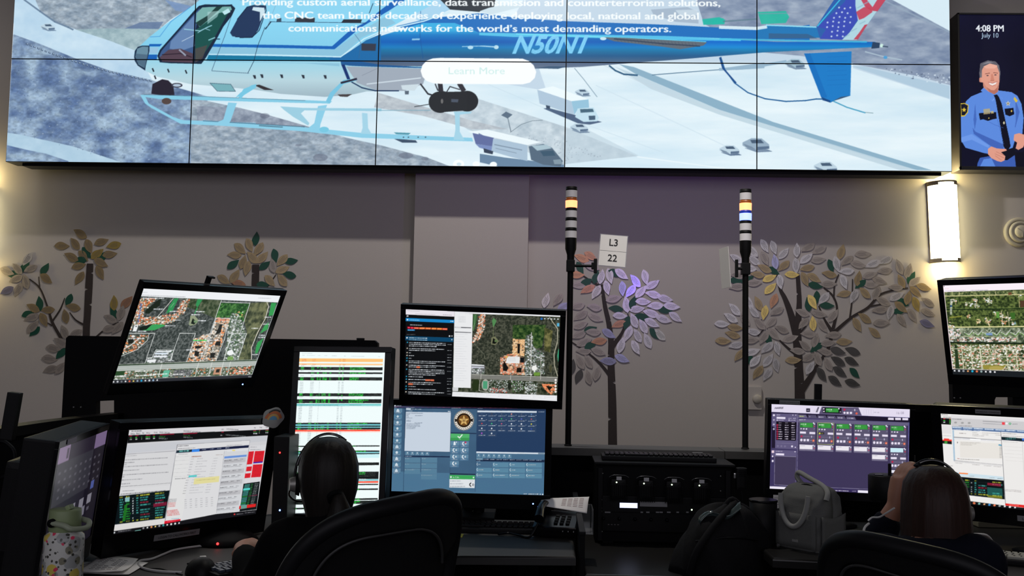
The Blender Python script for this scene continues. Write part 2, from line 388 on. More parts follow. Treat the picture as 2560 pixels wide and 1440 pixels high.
# gravel in the middle of the interchange
V.poly(A3((-140, 760), (0, 815), (700, 1040), (1290, 1280), (1000, 1310), (700, 1345), (640, 1370), (300, 1200), (-100, 1060), (-220, 980)), tex(V, (176, 194, 206), (212, 226, 234), 14, 41))
V.poly(A2((1130, 760), (1530, 880), (1900, 990), (2200, 1060), (1900, 1060), (1500, 950), (1100, 880)), tex(V, (168, 178, 188), (204, 214, 220), 12, 43))
V.poly(A3((780, 1010), (1300, 1275), (700, 1345), (700, 1080)), (190, 210, 222), .6); V.speckle(A3((300, 1100), (700, 1150), (1000, 1280), (650, 1340)), [(150, 165, 178)], 90, 2.4, .7, 8)
V.line(A3((1290, 1285), (2000, 1380)), 3, (236, 248, 252), .8)
V.line(A3((-100, 620), (700, 960), (1500, 1250)), 2, (200, 222, 235), .6); V.line(A3((950, 700), (1700, 1050), (2100, 1240)), 2.5, (206, 226, 238), .7)
# barrier across the motorway
V.poly(A3((1140, 528), (1260, 550), (2095, 880), (2400, 1000), (3700, 1395), (3580, 1395), (3200, 1290), (1960, 900), (1280, 610)), (140, 177, 199))
V.poly(A3((1100, 545), (1280, 612), (1960, 900), (3580, 1395), (3440, 1395), (1960, 940), (1400, 730)), (192, 214, 226), .9)
V.line(A3((1000, 530), (1500, 760), (2095, 960)), 1.5, (200, 216, 226), .8)
V.line(A3((1410, 615), (1990, 570)), 2, (86, 122, 150)); V.poly(A3((1990, 560), (2330, 512), (2330, 560), (2100, 575)), (150, 182, 204)); V.line(A4((0, 570), (250, 555), (540, 505)), 7, (150, 182, 204))
# vehicles on the road
def car(f, x, y, s, body=(190, 212, 226), glass=(70, 92, 116)):
    V.poly(f((x-60*s, y+22*s), (x+70*s, y+30*s), (x+95*s, y+42*s), (x+10*s, y+46*s)), (84, 108, 138), .75)
    V.poly(f((x-70*s, y-8*s), (x-20*s, y-32*s), (x+35*s, y-30*s), (x+75*s, y+2*s), (x+78*s, y+26*s), (x+10*s, y+36*s), (x-45*s, y+22*s), (x-70*s, y+8*s)), body)
    V.poly(f((x-28*s, y-22*s), (x+30*s, y-24*s), (x+48*s, y-4*s), (x-18*s, y-4*s)), glass); V.poly(f((x-66*s, y-2*s), (x-20*s, y+14*s), (x+8*s, y+34*s), (x-48*s, y+20*s)), (120, 142, 164))
    V.poly(f((x+12*s, y+16*s), (x+76*s, y+12*s), (x+76*s, y+26*s), (x+12*s, y+34*s)), (88, 112, 140))
car(A1, 390, 220, .8); car(A3, 835, 755, .8); car(A3, 810, 1045, 1.0); car(A3, 2040, 1225, 1.1); car(A4, 75, 1225, 1.1); car(A4, 290, 1180, 1.5, (150, 174, 194)); car(A4, 860, 1365, 1.3)
car(A4, 610, 520, 1.1, (160, 190, 206)); V.poly(A2((1260, 1085), (1400, 1090), (1380, 1105), (1280, 1100)), (80, 150, 170)); V.poly(A2((1255, 1135), (1440, 1150), (1455, 1170), (1330, 1170)), (60, 80, 104))
V.poly(A3((520, 890), (560, 885), (1000, 1000), (900, 1022), (800, 1010)), (78, 100, 130))          # white box lorry
V.poly(A3((470, 735), (600, 708), (890, 815), (750, 830)), (238, 250, 254)); V.poly(A3((470, 735), (750, 830), (775, 940), (490, 850)), (176, 200, 220)); V.poly(A3((750, 830), (890, 815), (895, 885), (800, 900), (775, 940)), (150, 196, 220))
V.poly(A3((800, 890), (930, 880), (975, 965), (960, 995), (850, 1000), (780, 960)), (196, 226, 240)); V.poly(A3((820, 895), (925, 892), (935, 918), (825, 925)), (70, 104, 124)); V.poly(A3((890, 950), (945, 948), (945, 982), (895, 985)), (70, 96, 120)); V.poly(A3((540, 862), (575, 870), (575, 895), (545, 888)), (60, 78, 100))
V.poly(A3((0, 1260), (200, 1290), (690, 1350), (690, 1400), (300, 1400), (0, 1330)), (104, 134, 162))   # lorry in front
V.poly(A3((-100, 1080), (60, 1062), (505, 1165), (390, 1190)), (236, 248, 252)); V.poly(A3((-10, 1090), (110, 1150), (90, 1215), (0, 1170)), (110, 128, 168)); V.poly(A2((1905, 1090), (2080, 1130), (2080, 1200), (1930, 1180)), (96, 110, 160)); V.poly(A2((1930, 1180), (2080, 1200), (2060, 1240), (1960, 1210)), (120, 140, 190))
V.poly(A3((110, 1135), (390, 1190), (390, 1320), (250, 1285), (95, 1240)), (170, 194, 214)); V.line(A3((120, 1185), (345, 1230)), 2.2, (120, 140, 160)); V.line(A3((130, 1215), (300, 1255)), 1.5, (130, 150, 170))
V.poly(A3((30, 1215), (110, 1240), (105, 1265), (35, 1250)), (50, 64, 84)); V.poly(A3((400, 1200), (520, 1180), (590, 1210), (680, 1320), (660, 1365), (520, 1350), (420, 1310)), (84, 106, 126)); V.poly(A3((425, 1195), (545, 1185), (590, 1215), (470, 1235)), (170, 196, 208)); V.poly(A3((495, 1240), (600, 1235), (620, 1275), (520, 1280)), (58, 88, 110)); V.poly(A3((600, 1310), (660, 1305), (680, 1345), (610, 1345)), (130, 152, 166))
V.poly(A3((175, 945), (215, 915), (268, 940), (228, 972)), (92, 112, 132)); V.line(A3((230, 970), (255, 1080)), 2, (110, 128, 142)); V.line(A3((250, 1085), (340, 1020), (430, 990), (515, 985)), 1.4, (120, 138, 150))
# helicopter: tail boom
V.poly(A2((1240, 60), (1480, 0), (1720, -60), (1740, 30), (1720, 80), (1500, 190)), (170, 214, 240))
V.poly(A3((-700, 220), (-400, 150), (0, 110), (330, 150), (700, 175), (1540, 205), (2400, 250), (2700, 205), (2700, 330), (1500, 305), (-300, 270)), (30, 112, 190))
V.poly(A2((1640, 0), (1720, -60), (2100, -40), (2080, 60), (1960, 100), (1720, 80)), (44, 54, 62)); V.poly(A2((1960, 95), (2040, 65), (2300, 20), (2300, 60), (2060, 120)), (206, 226, 236))
boom = [(820, 470), (1140, 300), (1500, 190), (1760, 190), (1960, 270), (2500, 285), (3480, 300), (4400, 345), (5200, 345), (5220, 385), (4300, 430), (3700, 480), (2800, 550), (2250, 570), (2000, 570), (1500, 550), (1100, 540), (820, 500)]
bt = np.zeros((V.h, V.w, 3)); yy = (np.arange(V.h)-130)
cols = [(0, (60, 170, 225)), (75, (60, 178, 230)), (88, (26, 128, 205)), (105, (14, 100, 190)), (118, (22, 130, 200)), (126, (28, 120, 170)), (140, (36, 92, 140)), (158, (84, 104, 132)), (175, (104, 120, 144))]
xs_, cs_ = [c[0] for c in cols], np.array([c[1] for c in cols], float)
for ch in range(3): bt[:, :, ch] = np.interp(yy, xs_, cs_[:, ch])[:, None]
bt *= 1+((vnoise(V.h, V.w, 60, 3, 77, 5)-.5)*.25)[..., None]
V.poly(A2(*boom), bt)
V.poly(A2((1960, 268), (2300, 275), (3480, 296), (4100, 320), (4100, 338), (3300, 325), (2500, 300), (2250, 305), (1960, 290)), (96, 206, 240), .85)
V.line(A3((300, 280), (900, 300), (1850, 345)), 3, (120, 230, 248), .8); V.line(A4((0, 320), (600, 335), (1200, 345)), 4, (60, 190, 230), .8)
V.poly(A3((1000, 305), (1200, 312), (1860, 348), (1830, 375), (1640, 405), (1500, 385), (1100, 340)), (96, 108, 120)); V.line(A3((1100, 320), (1500, 360), (1800, 380)), 3, (44, 60, 84), .8)
for k in range(24): V.line(A3((1120+k*28, 318+k*1.5), (1135+k*28, 345+k*1.8)), .8, (52, 62, 80), .6)
V.ell(*A3((1010, 318))[0], 8, 4, (200, 232, 244)); V.ell(*A3((135, 388))[0], 6, 5, (190, 226, 240)); V.line(A2((1820, 383), (2000, 378), (2100, 385)), 1.8, (170, 214, 238)); V.ell(*A2((1888, 390))[0], 7, 4.5, (180, 222, 242)); V.line(A3((0, 380), (120, 388)), 1.5, (170, 214, 238))
V.poly(A2((1410, 318), (1475, 316), (1472, 330), (1408, 332)), (140, 196, 230)); V.line(A2((1480, 80), (1475, 300), (1500, 480)), 1.2, (16, 80, 150), .8); V.poly(A2((1020, 358), (1118, 362), (1112, 420), (1020, 416)), (66, 62, 70))
V.text('N50N1', *A3((258, 436))[0], 62, (128, 208, 246), bold=.03, shear=.42, sx=.98, slope=-.004)
V.poly(A4((380, 205), (790, 220), (850, 310), (300, 320), (300, 250)), (34, 120, 184)); V.line(A4((0, 225), (300, 235), (380, 222)), 8, (222, 242, 250), .9); V.line(A4((380, 208), (600, 216), (795, 224)), 3, (150, 224, 245))
V.poly(A4((400, 275), (720, 280), (800, 318), (400, 318)), (60, 92, 128), .7)
V.poly(A4((310, 100), (540, 92), (568, 140), (540, 190), (340, 200)), (30, 186, 160), .85); V.poly(A3((1820, 160), (1960, 142), (2010, 165), (2000, 200), (1830, 205)), (30, 186, 166), .9); V.poly(A4((-60, 160), (30, 150), (40, 195), (-60, 205)), (30, 186, 166), .6)
V.poly(A3((1400, 80), (1700, 60), (1790, 100), (1790, 195), (1600, 180), (1420, 120)), (160, 178, 198), .8); V.poly(A3((1600, 85), (1780, 80), (1790, 125), (1640, 130)), (206, 222, 234), .8)
V.line(A4((300, 115), (860, 105)), 2, (140, 152, 176), .7); V.line(A4((30, 178), (300, 158)), 4, (92, 124, 140), .7)
# fin with flag
V.poly(A4((1000, -100), (1120, -260), (1550, -330), (1350, 0), (1120, 330), (820, 320), (790, 220)), (46, 96, 172))
V.poly(A4((1020, 20), (1075, -80), (1140, -80), (1110, 40), (1130, 160), (1060, 270), (1000, 328), (820, 318), (870, 240), (800, 222)), (60, 78, 182))
V.poly(A4((1110, -60), (1360, -340), (1550, -330), (1350, 0), (1120, 330), (1000, 328), (1060, 270), (1130, 170), (1110, 50)), (176, 214, 226))
V.poly(A4((1070, 0), (1150, -10), (1190, 60), (1240, 90), (1290, 95), (1400, -60), (1430, -120), (1390, -140), (1300, -20), (1250, 60), (1210, 10), (1180, -60)), (196, 60, 84), .9)
V.poly(A4((1115, 100), (1180, 60), (1230, 65), (1250, 100), (1180, 150), (1140, 165)), (196, 66, 88), .9); V.poly(A4((1210, 200), (1130, 325), (1095, 325), (1140, 270), (1185, 205)), (192, 60, 80), .9)
for x, y in ((1150, 60), (1200, 30), (1170, 190), (1100, 250), (1040, 300)): V.line(A4((x-25, y+8), (x+20, y-15)), 3, (140, 184, 204), .6)
for r_ in range(7):
    for c_ in range(6):
        x, y = 850+c_*46+(r_ % 2)*22-r_*2+max(0, 4-r_)*16, 300-r_*38-(c_ % 2)*8
        if x < 1035+(300-y)*.28 and x > 838+max(0, 215-y)*.78: V.ell(*A4((x, y))[0], 2.6, 2.6, (206, 226, 244), .9, n=5)
V.line(A4((800, 215), (1060, -90)), 3, (60, 190, 226))
V.poly(A4((690, 440), (1078, 422), (1068, 785), (940, 825), (905, 842), (830, 800)), (26, 124, 200)); V.poly(A4((690, 440), (740, 438), (880, 800), (830, 800)), (20, 112, 190))
for k in range(7): V.line(A4((880, 470+k*38), (1040, 462+k*38)), 1.4, (20, 106, 182), .5)
V.poly(A4((900, 842), (990, 795), (1068, 785), (940, 825)), (60, 84, 112)); V.poly(A4((830, 795), (905, 825), (905, 842), (840, 822)), (20, 70, 130))
V.line(A4((930, 830), (1040, 880), (1190, 925)), 3, (70, 160, 196)); V.line(A4((1190, 922), (1255, 928)), 1.5, (120, 150, 160))
V.line(A4((8, 470), (40, 570), (120, 680), (230, 760), (370, 810), (540, 832), (700, 825), (790, 812), (840, 812)), 3, (26, 92, 150)); V.line(A3((1965, 475), (1990, 560), (2095, 680)), 4, (24, 76, 140))
V.poly(A4((1250, 345), (1310, 352), (1305, 395), (1240, 400)), (42, 66, 96)); V.ell(*A4((1325, 376))[0], 4.5, 4.5, (206, 240, 230)); V.line(A4((1335, 380), (1375, 386)), 3, (60, 80, 104))
V.line(A4((1190, 425), (1350, 468), (1490, 492)), 3, (170, 190, 206)); V.ell(*A4((1355, 472))[0], 5, 4, (80, 160, 214))
V.line(A3((1060, 540), (1110, 580), (1180, 610), (1290, 618)), 4, (44, 90, 126)); V.line(A3((775, 560), (850, 650), (960, 795)), 1.4, (110, 140, 160))
V.poly(A3((440, 560), (560, 545), (720, 545), (640, 566)), (60, 90, 120))
# helicopter: cabin
CY = (138, 208, 240); body = [(1100, 440), (1112, 405), (1150, 375), (1230, 300), (1400, 170), (1590, 40), (1660, -20), (1780, -80), (2500, -160), (3400, -160), (3560, 30), (3000, 330), (2780, 470), (3060, 540), (3500, 545), (3440, 690), (3300, 745), (3000, 750), (2870, 780), (2660, 795), (2300, 770), (2080, 735), (1560, 690), (1290, 630), (1200, 585), (1130, 540), (1103, 490)]
bt2 = np.zeros((V.h, V.w, 3)); cols = [(-60, (150, 214, 242)), (60, (138, 214, 244)), (120, (132, 206, 236)), (160, (160, 214, 232)), (200, (184, 214, 224)), (240, (160, 184, 196))]
for ch in range(3): bt2[:, :, ch] = np.interp(yy, [c[0] for c in cols], [c[1][ch] for c in cols])[:, None]
V.poly(A1(*body), bt2)
V.poly(A2((820, 475), (830, 530), (900, 540), (1140, 550), (1540, 560), (1500, 552), (1140, 530)), (30, 90, 150))
V.poly(A2((870, 545), (1540, 565), (1500, 690), (1350, 745), (1130, 745), (960, 680)), (160, 172, 186)); V.line(A2((1040, 690), (1480, 640)), 3, (206, 220, 230)); V.line(A2((1000, 620), (1130, 560)), 1, (130, 140, 156)); V.poly(A2((1320, 700), (1470, 690), (1430, 745), (1330, 735)), (206, 222, 230))
V.poly(A2((830, 530), (858, 530), (905, 650), (880, 655)), (20, 50, 110)); V.line(A2((910, 670), (1000, 720), (1110, 745), (1300, 745)), 3, (20, 50, 90))
# stripes
BL = (22, 98, 184)
V.poly(A1((1225, 362), (1330, 362), (1310, 382), (1218, 382)), BL); V.poly(A1((1212, 448), (1290, 448), (1285, 490), (1205, 490)), BL); V.poly(A1((1222, 390), (1300, 390), (1290, 440), (1215, 440)), (150, 196, 226))
V.poly(A1((1750, 362), (2300, 370), (2720, 380), (2860, 255), (3000, 180), (3110, 90), (3200, 20), (3280, -40), (3380, -40), (3200, 80), (2950, 230), (2740, 405), (2300, 395), (1740, 385)), BL)
V.poly(A1((1735, 390), (2735, 408), (2950, 260), (3170, 130), (3240, 190), (2960, 310), (2800, 462), (2200, 450), (1715, 445)), (140, 196, 222)); V.line(A1((1715, 448), (2200, 452), (2790, 468), (2980, 320), (3140, 250), (3470, 175), (3680, 100)), 3, (204, 238, 250))
V.poly(A1((1710, 452), (2790, 472), (3000, 330), (3120, 280), (3120, 505), (1690, 498)), (26, 106, 168)); V.poly(A1((1710, 455), (2000, 458), (2700, 475), (2700, 500), (1690, 498)), (20, 120, 160)); V.poly(A1((2960, 358), (3080, 360), (3075, 418), (2960, 416)), (52, 58, 74))
V.poly(A1((1690, 500), (2780, 520), (2780, 545), (2500, 520), (1690, 506)), (140, 196, 220))
V.line(A1((2080, 70), (2240, 230), (2120, 370), (2040, 600)), 1, (30, 60, 90), .0); V.line(A1((2170, 225), (2110, 380), (2080, 500), (2030, 600)), 1.2, (24, 46, 72)); V.line(A1((1920, 60), (1840, 300), (1790, 430), (1735, 580)), 1.2, (60, 90, 120)); V.line(A1((1735, 582), (2040, 602)), 1.2, (70, 96, 120)); V.line(A1((2210, 180), (3000, 190)), 1.3, (40, 70, 100)); V.line(A1((1755, 320), (1800, 322)), 2.4, (20, 40, 60))
V.line(A2((940, 280), (990, 350), (975, 480)), 1, (60, 100, 140)); V.line(A2((1090, 30), (1060, 110)), 1.6, (20, 50, 80)); V.line(A2((255, 180), (210, 240)), 2.5, (20, 40, 60)); V.line(A2((0, 5), (300, 30), (225, 220)), 1, (120, 170, 200))
# windscreen and windows
V.poly(A1((1290, 460), (1310, 410), (1460, 240), (1590, 90), (1630, 50), (1680, 38), (1900, 42), (1928, 70), (1900, 130), (1830, 220), (1760, 350), (1690, 470), (1650, 525), (1400, 520), (1310, 512)), (24, 40, 62))
V.poly(A1((1305, 462), (1325, 415), (1470, 250), (1600, 100), (1640, 62), (1590, 300), (1580, 495), (1330, 505)), (60, 92, 140)); V.poly(A1((1400, 340), (1590, 130), (1595, 380), (1480, 420), (1390, 400)), (120, 152, 196), .7)
V.poly(A1((1310, 470), (1380, 410), (1480, 400), (1580, 440), (1580, 515), (1330, 505)), (84, 66, 80)); V.line(A1((1330, 450), (1480, 440), (1570, 470)), 2, (40, 30, 44)); V.line(A1((1470, 410), (1520, 455)), 4, (150, 160, 180)); V.line(A1((1490, 340), (1590, 290)), 1.5, (190, 210, 230))
V.poly(A1((1610, 110), (1660, 60), (1890, 55), (1900, 80), (1700, 240), (1640, 230), (1605, 180)), (120, 176, 172)); V.poly(A1((1600, 190), (1700, 130), (1780, 50), (1830, 50), (1700, 170), (1640, 220)), (30, 62, 60)); V.poly(A1((1600, 250), (1790, 110), (1880, 90), (1740, 340), (1660, 460), (1600, 500)), (26, 82, 78)); V.poly(A1((1600, 400), (1700, 370), (1660, 480), (1600, 515)), (84, 74, 74), .8)
V.poly(A1((1820, 100), (1870, 70), (1888, 100), (1840, 125)), (190, 232, 240)); V.line(A1((1510, 240), (1640, 255), (1700, 225), (1735, 210)), 2.4, (150, 206, 220)); V.line(A1((1620, 270), (1680, 235), (1720, 250)), 1.8, (140, 190, 205)); V.line(A1((1710, 330), (1760, 310)), 3, (130, 190, 200)); V.poly(A1((1700, 100), (1800, 90), (1780, 140), (1700, 200)), (176, 214, 214), .6)
V.poly(A1((2090, 55), (2160, 48), (2175, 60), (2160, 110), (2095, 280), (2060, 308), (1930, 308), (1908, 285), (1930, 220), (2010, 110)), (30, 50, 84)); V.poly(A2((60, 60), (110, 50), (210, 55), (205, 100), (150, 250), (100, 300), (0, 305), (-60, 300), (-80, 270), (-20, 160)), (34, 56, 92)); V.line(A2((-20, 160), (60, 60), (120, 45), (212, 50), (215, 90), (160, 250), (100, 308), (0, 310)), 2, (20, 40, 66)); V.poly(A2((110, 60), (200, 65), (205, 100), (165, 180), (165, 100), (100, 85)), (206, 230, 240))
V.line(A1((1300, 440), (1460, 250), (1640, 60), (1900, 42)), 2.5, (20, 40, 66)); V.poly(A1((1100, 470), (1105, 420), (1130, 385), (1165, 375), (1225, 376), (1225, 420), (1195, 540), (1190, 580), (1130, 540), (1105, 500)), (24, 44, 70)); V.poly(A1((1110, 465), (1125, 400), (1165, 383), (1216, 384), (1214, 430), (1185, 560), (1135, 530)), (104, 140, 160)); V.poly(A1((1110, 440), (1215, 450), (1185, 560), (1120, 510)), (70, 96, 120), .7)
V.line(A1((1230, 305), (1310, 300), (1400, 180), (1560, 60)), 2, (60, 140, 210), .6)
for x, y in ((1255, 575), (1380, 580), (1525, 590), (1272, 635)): V.line(A1((x-5, y-12), (x+5, y+12)), 3.4, (30, 36, 48))
for x, y in ((180, 625), (342, 627), (518, 630), (698, 632), (120, 632)): V.poly(A2((x-14, y-16), (x+10, y-14), (x+14, y+14), (x-2, y+14)), (44, 50, 62))
V.poly(A2((120, 700), (160, 695), (280, 740), (200, 738)), (50, 46, 50)); V.poly(A2((800, 775), (920, 772), (880, 795), (820, 792)), (70, 64, 66)); V.poly(A2((1020, 1000), (0, 0)), CY) if False else None
V.poly(A2((455, 145), (615, 148), (612, 185), (450, 182)), (50, 56, 66)); V.poly(A2((850, 160), (1000, 160), (990, 190), (830, 188)), (40, 46, 58)); V.poly(A2((305, 150), (340, 150), (340, 180), (300, 180)), (60, 80, 100)); V.poly(A1((1720, 682), (1890, 692), (1930, 750), (1780, 748)), (120, 176, 186)); V.line(A1((1720, 682), (1890, 692), (1930, 750), (1780, 748)), 1.2, (60, 90, 110), closed=True)
# sensors
V.poly(A1((1250, 690), (1330, 650), (1380, 660), (1420, 700), (1430, 780), (1350, 785), (1240, 770)), (40, 36, 50)); V.ell(*A1((1450, 700))[0], 14, 6, (60, 60, 76)); V.ell(*A1((1450, 700))[0], 10, 3.4, (180, 200, 220))
V.line(A2((1480, 690), (1540, 770), (1640, 800)), 4, (44, 48, 56)); V.line(A2((1600, 690), (1620, 740), (1700, 760)), 3, (50, 54, 62)); V.line(A2((1800, 690), (1830, 740)), 12, (50, 50, 58)); V.line(A2((1640, 690), (1650, 780)), 12, (46, 46, 54)); V.line(A2((1690, 760), (1720, 710), (1800, 735)), 2.6, (54, 58, 66))
V.ell(*A2((1640, 838))[0], 29, 27, (38, 42, 46)); V.ell(*A2((1860, 830))[0], 28, 26, (34, 38, 42)); V.poly(A2((1640, 755), (1860, 750), (1860, 905), (1640, 922)), (36, 40, 44)); V.poly(A2((1730, 812), (1790, 815), (1785, 840), (1730, 838)), (74, 84, 100)); V.ell(*A2((1655, 830))[0], 3, 6, (110, 110, 110)); V.line(A2((1430, 875), (1550, 855)), 2, (60, 66, 72)); V.poly(A2((1350, 745), (1385, 745), (1382, 775), (1352, 775)), (90, 104, 120))
# skids
SK = (140, 206, 232); DK = (62, 96, 122)
V.poly(A1((1150, 778), (1560, 785), (2095, 808), (2330, 815), (2720, 830), (2700, 850), (2095, 835), (1300, 812), (1165, 792)), (134, 204, 230)); V.line(A1((1180, 775), (1600, 790), (2500, 825)), 1, (60, 90, 110), .8)
V.poly(A1((1150, 780), (1190, 790), (1220, 850), (1420, 960), (1500, 985), (2095, 1008), (2095, 1045), (1480, 1015), (1240, 885), (1190, 850)), SK)
V.poly(A2((-300, 985), (0, 1005), (500, 1040), (1000, 1090), (1900, 1130), (1910, 1160), (1000, 1130), (500, 1075), (0, 1042), (-300, 1015)), SK); V.line(A2((-300, 990), (0, 1008), (530, 1040)), 2, DK, .8)
V.poly(A1((1870, 840), (1940, 845), (1890, 990), (1870, 1020), (1750, 1015), (1830, 980)), SK); V.poly(A1((1930, 800), (1970, 760), (2060, 700), (2100, 690), (2095, 720), (2000, 780)), (120, 200, 228))
V.poly(A2((-10, 800), (30, 730), (110, 700), (120, 715), (50, 760), (10, 810)), (120, 200, 228)); V.poly(A2((705, 830), (740, 760), (850, 655), (950, 645), (960, 660), (850, 690), (770, 780), (735, 850)), (120, 196, 226)); V.line(A2((830, 680), (955, 648)), 5, (40, 40, 60))
V.poly(A2((640, 870), (715, 860), (660, 1020), (655, 1060), (560, 1050), (610, 1010)), SK); V.poly(A2((330, 872), (520, 885), (1160, 890), (1160, 912), (530, 905), (500, 930), (570, 1010), (560, 1030), (440, 960), (360, 900)), (156, 206, 226)); V.poly(A2((1000, 925), (1045, 930), (1050, 1050), (1080, 1100), (990, 1095), (1005, 1050)), (164, 212, 232)); V.poly(A2((1750, 915), (1900, 915), (1890, 930), (1800, 940), (1800, 1080), (1840, 1150), (1750, 1145), (1765, 1060), (1760, 940)), (164, 212, 232))
V.line(A2((160, 1030), (350, 1042)), 3, (60, 96, 116), .7); V.line(A2((1120, 905), (1560, 905)), 1.4, (120, 170, 190)); V.ell(*A2((690, 1062))[0], 12, 7, (120, 200, 226)); V.ell(*A1((1365, 830))[0], 12, 8, (84, 70, 66))
for x in (1340, 1380, 1460, 1520): V.ell(*A2((x, 1125))[0], 2, 1.6, (60, 90, 110))
# page furniture
WT = (248, 254, 255)
def ttext(s, xc, y, wd, sz, slope=.002):
    tr = text_tris(s, sz, 'CENTER', .006, 0.); mn = min(p[0] for t in tr for p in t); mx = max(p[0] for t in tr for p in t)
    k = wd/(mx-mn)
    for dx in (-.7, .7):
      for t in tr: V.poly([(xc+dx+(p[0]-(mn+mx)/2)*k, y-p[1]+slope*p[0]*k) for p in t], WT)
ttext('Providing custom aerial surveillance, data transmission and counterterrorism solutions,', 1204, 15, 1194, 25)
ttext('the CNC team brings decades of experience deploying local, national and global', 1202, 48, 1090, 25)
ttext('communications networks for the world\u2019s most demanding operators.', 1200, 80, 956, 25)
V.poly(A2((1480, 582), (1495, 535), (1530, 498), (1580, 480), (1640, 476)) + A3((350, 482), (400, 500), (440, 535), (462, 590), (450, 640), (410, 678), (350, 692)) + A2((1640, 688), (1580, 682), (1530, 665), (1495, 630)), (250, 254, 255))
V.text('Learn More', 1120, 186, 25, (200, 236, 232), bold=.0, sx=1.2)
V.ell(1147, 411, 14, 11, WT); V.ell(1148, 411, 6, 4, (206, 226, 236)); V.ell(1191, 411, 9, 7, WT); V.ell(1234, 412, 9, 7, WT)
V.line([(34, 60), (16, 370)], 2.2, (250, 252, 255))

HWALL = homog([(0, 0), (5*PW, 0), (5*PW, 2*PH), (0, 2*PH)], WQUAD)
def wuv(X, Z):
    p = happly(HWALL, np.c_[X.ravel(), Z.ravel()-VZ]); return p[:, 0]+10, p[:, 1]+130
vw = thing('tiled_video_display', 'huge tiled video display of ten panels showing a blue and white helicopter over a motorway', 'video screen', (0, 0, 0))
smv = screen_mat('video_wall_picture', VWS, .25)
for r_ in range(2):
    for c_ in range(5):
        x0, x1, z0, z1 = c_*PW, (c_+1)*PW, VZ+r_*PH, VZ+(r_+1)*PH; g = .0034
        m = MB(); m.box(((x0+x1)/2, .075, (z0+z1)/2), (PW-.0006, .145, PH-.0006))
        p = m.build('display_panel', M['black'], vw)
        picture_mesh('screen', V, x0+g, z0+(g if r_ or 1 else g), x1-g, z1-g, 400, 226 if r_ == 0 else 226, smv, p, y=-.0006, uv=wuv)
m = MB(); m.box((2.5*PW+.02, .10, VZ-.004), (5*PW-.14, .12, .030), .003); m.build('mounting_rail', M['black'], vw)
m = MB()
for k in range(6): m.box((.5+k*1.0, .25, VZ+.62), (.06, .2, 1.1))
for zz in (VZ+.3, VZ+.9): m.box((2.5*PW, .3, zz), (5*PW-.3, .09, .08))
m.build('wall_bracket', M['matte'], vw)

# ------------------------------------------------------------------ portrait display on the wall
def wall_mtx(p): return Matrix.Translation(p)
pd_y = .22; c0 = at(2395, 33, pd_y); c1 = at(2395, 425, pd_y); PHt = c0.z-c1.z; PWd = .565; px0, pz0 = (c0.x+c1.x)/2, c1.z
pd = thing('portrait_display', 'tall portrait screen at the right edge showing the time and a person in blue uniform', 'screen', (px0, pd_y, pz0))
MB().box((PWd/2, .065, PHt/2), (PWd, .13, PHt), .004).build('housing', M['bezel'], pd)
m = MB(); b_ = .012
for c, d in (((PWd/2, -.004, PHt-b_/2), (PWd, .014, b_)), ((PWd/2, -.004, b_), (PWd, .014, b_*2)), ((b_/2, -.004, PHt/2), (b_, .014, PHt)), ((PWd-b_/2, -.004, PHt/2), (b_, .014, PHt))): m.box(c, d, .002)
m.build('bezel', M['bezel'], pd)
# picture: drawn in the frame's own traced units (x 322-640+, y 75-830)
PQ = [(322, 76), (762, 76), (762, 832), (322, 832)]
pv = Cv(440, 756, (14, 14, 38)); pv.H = homog(PQ, [(0, 0), (440, 0), (440, 756), (0, 756)])
pv.a *= (1+(vnoise(756, 440, 200, 2, 5)-.5)*.5)[..., None]
SH = (92, 138, 222); SHd = (58, 92, 176); SHl = (122, 164, 240)
pv.poly([(322, 700), (400, 690), (460, 760), (640, 760), (762, 640), (762, 832), (322, 832)], (10, 10, 26))
pv.poly([(405, 832), (412, 790), (470, 780), (600, 770), (606, 832)], SHd); pv.poly([(420, 832), (440, 795), (480, 790), (500, 832)], SH)
pv.poly([(330, 600), (340, 560), (352, 510), (380, 485), (430, 465), (470, 455), (530, 455), (590, 462), (620, 480), (640, 520), (650, 590), (640, 690), (610, 680), (590, 740), (460, 768), (410, 760), (330, 700)], SH)
pv.poly([(326, 580), (360, 500), (400, 560), (392, 640), (380, 660), (470, 730), (462, 768), (350, 745), (322, 700), (322, 600)], SH); pv.poly([(322, 690), (380, 672), (470, 728), (466, 740), (380, 700), (322, 715)], SHl, .6); pv.poly([(385, 640), (400, 660), (540, 720), (545, 745), (500, 745), (440, 705), (390, 670)], SHd, .8)
pv.poly([(400, 520), (406, 600), (396, 650), (390, 600)], SHd, .7); pv.poly([(610, 500), (630, 560), (600, 660), (610, 600)], SHd, .7); pv.poly([(600, 640), (640, 620), (640, 680), (600, 690)], SH)
pv.poly([(418, 568), (508, 562), (511, 594), (490, 598), (465, 606), (440, 598), (424, 602)], (10, 12, 30)); pv.poly([(552, 545), (598, 540), (602, 572), (578, 582), (556, 574)], (10, 12, 30))
pv.poly([(442, 548), (476, 544), (478, 570), (444, 574)], (190, 170, 120), .8); pv.poly([(480, 558), (494, 556), (496, 568), (482, 570)], (210, 190, 120), .8); pv.ell(470, 592, 3, 3, (220, 190, 90)); pv.ell(588, 556, 4, 5, (210, 180, 90))
def star(cv, x, y, r, col, k=.45, n=5, rot=0):
    cv.poly([(x+(r if i % 2 == 0 else r*k)*math.sin(PI*i/n+rot), y-(r if i % 2 == 0 else r*k)*math.cos(PI*i/n+rot)) for i in range(2*n)], col)
star(pv, 571, 519, 14, (206, 206, 190)); pv.ell(571, 519, 5, 5, (150, 140, 110))
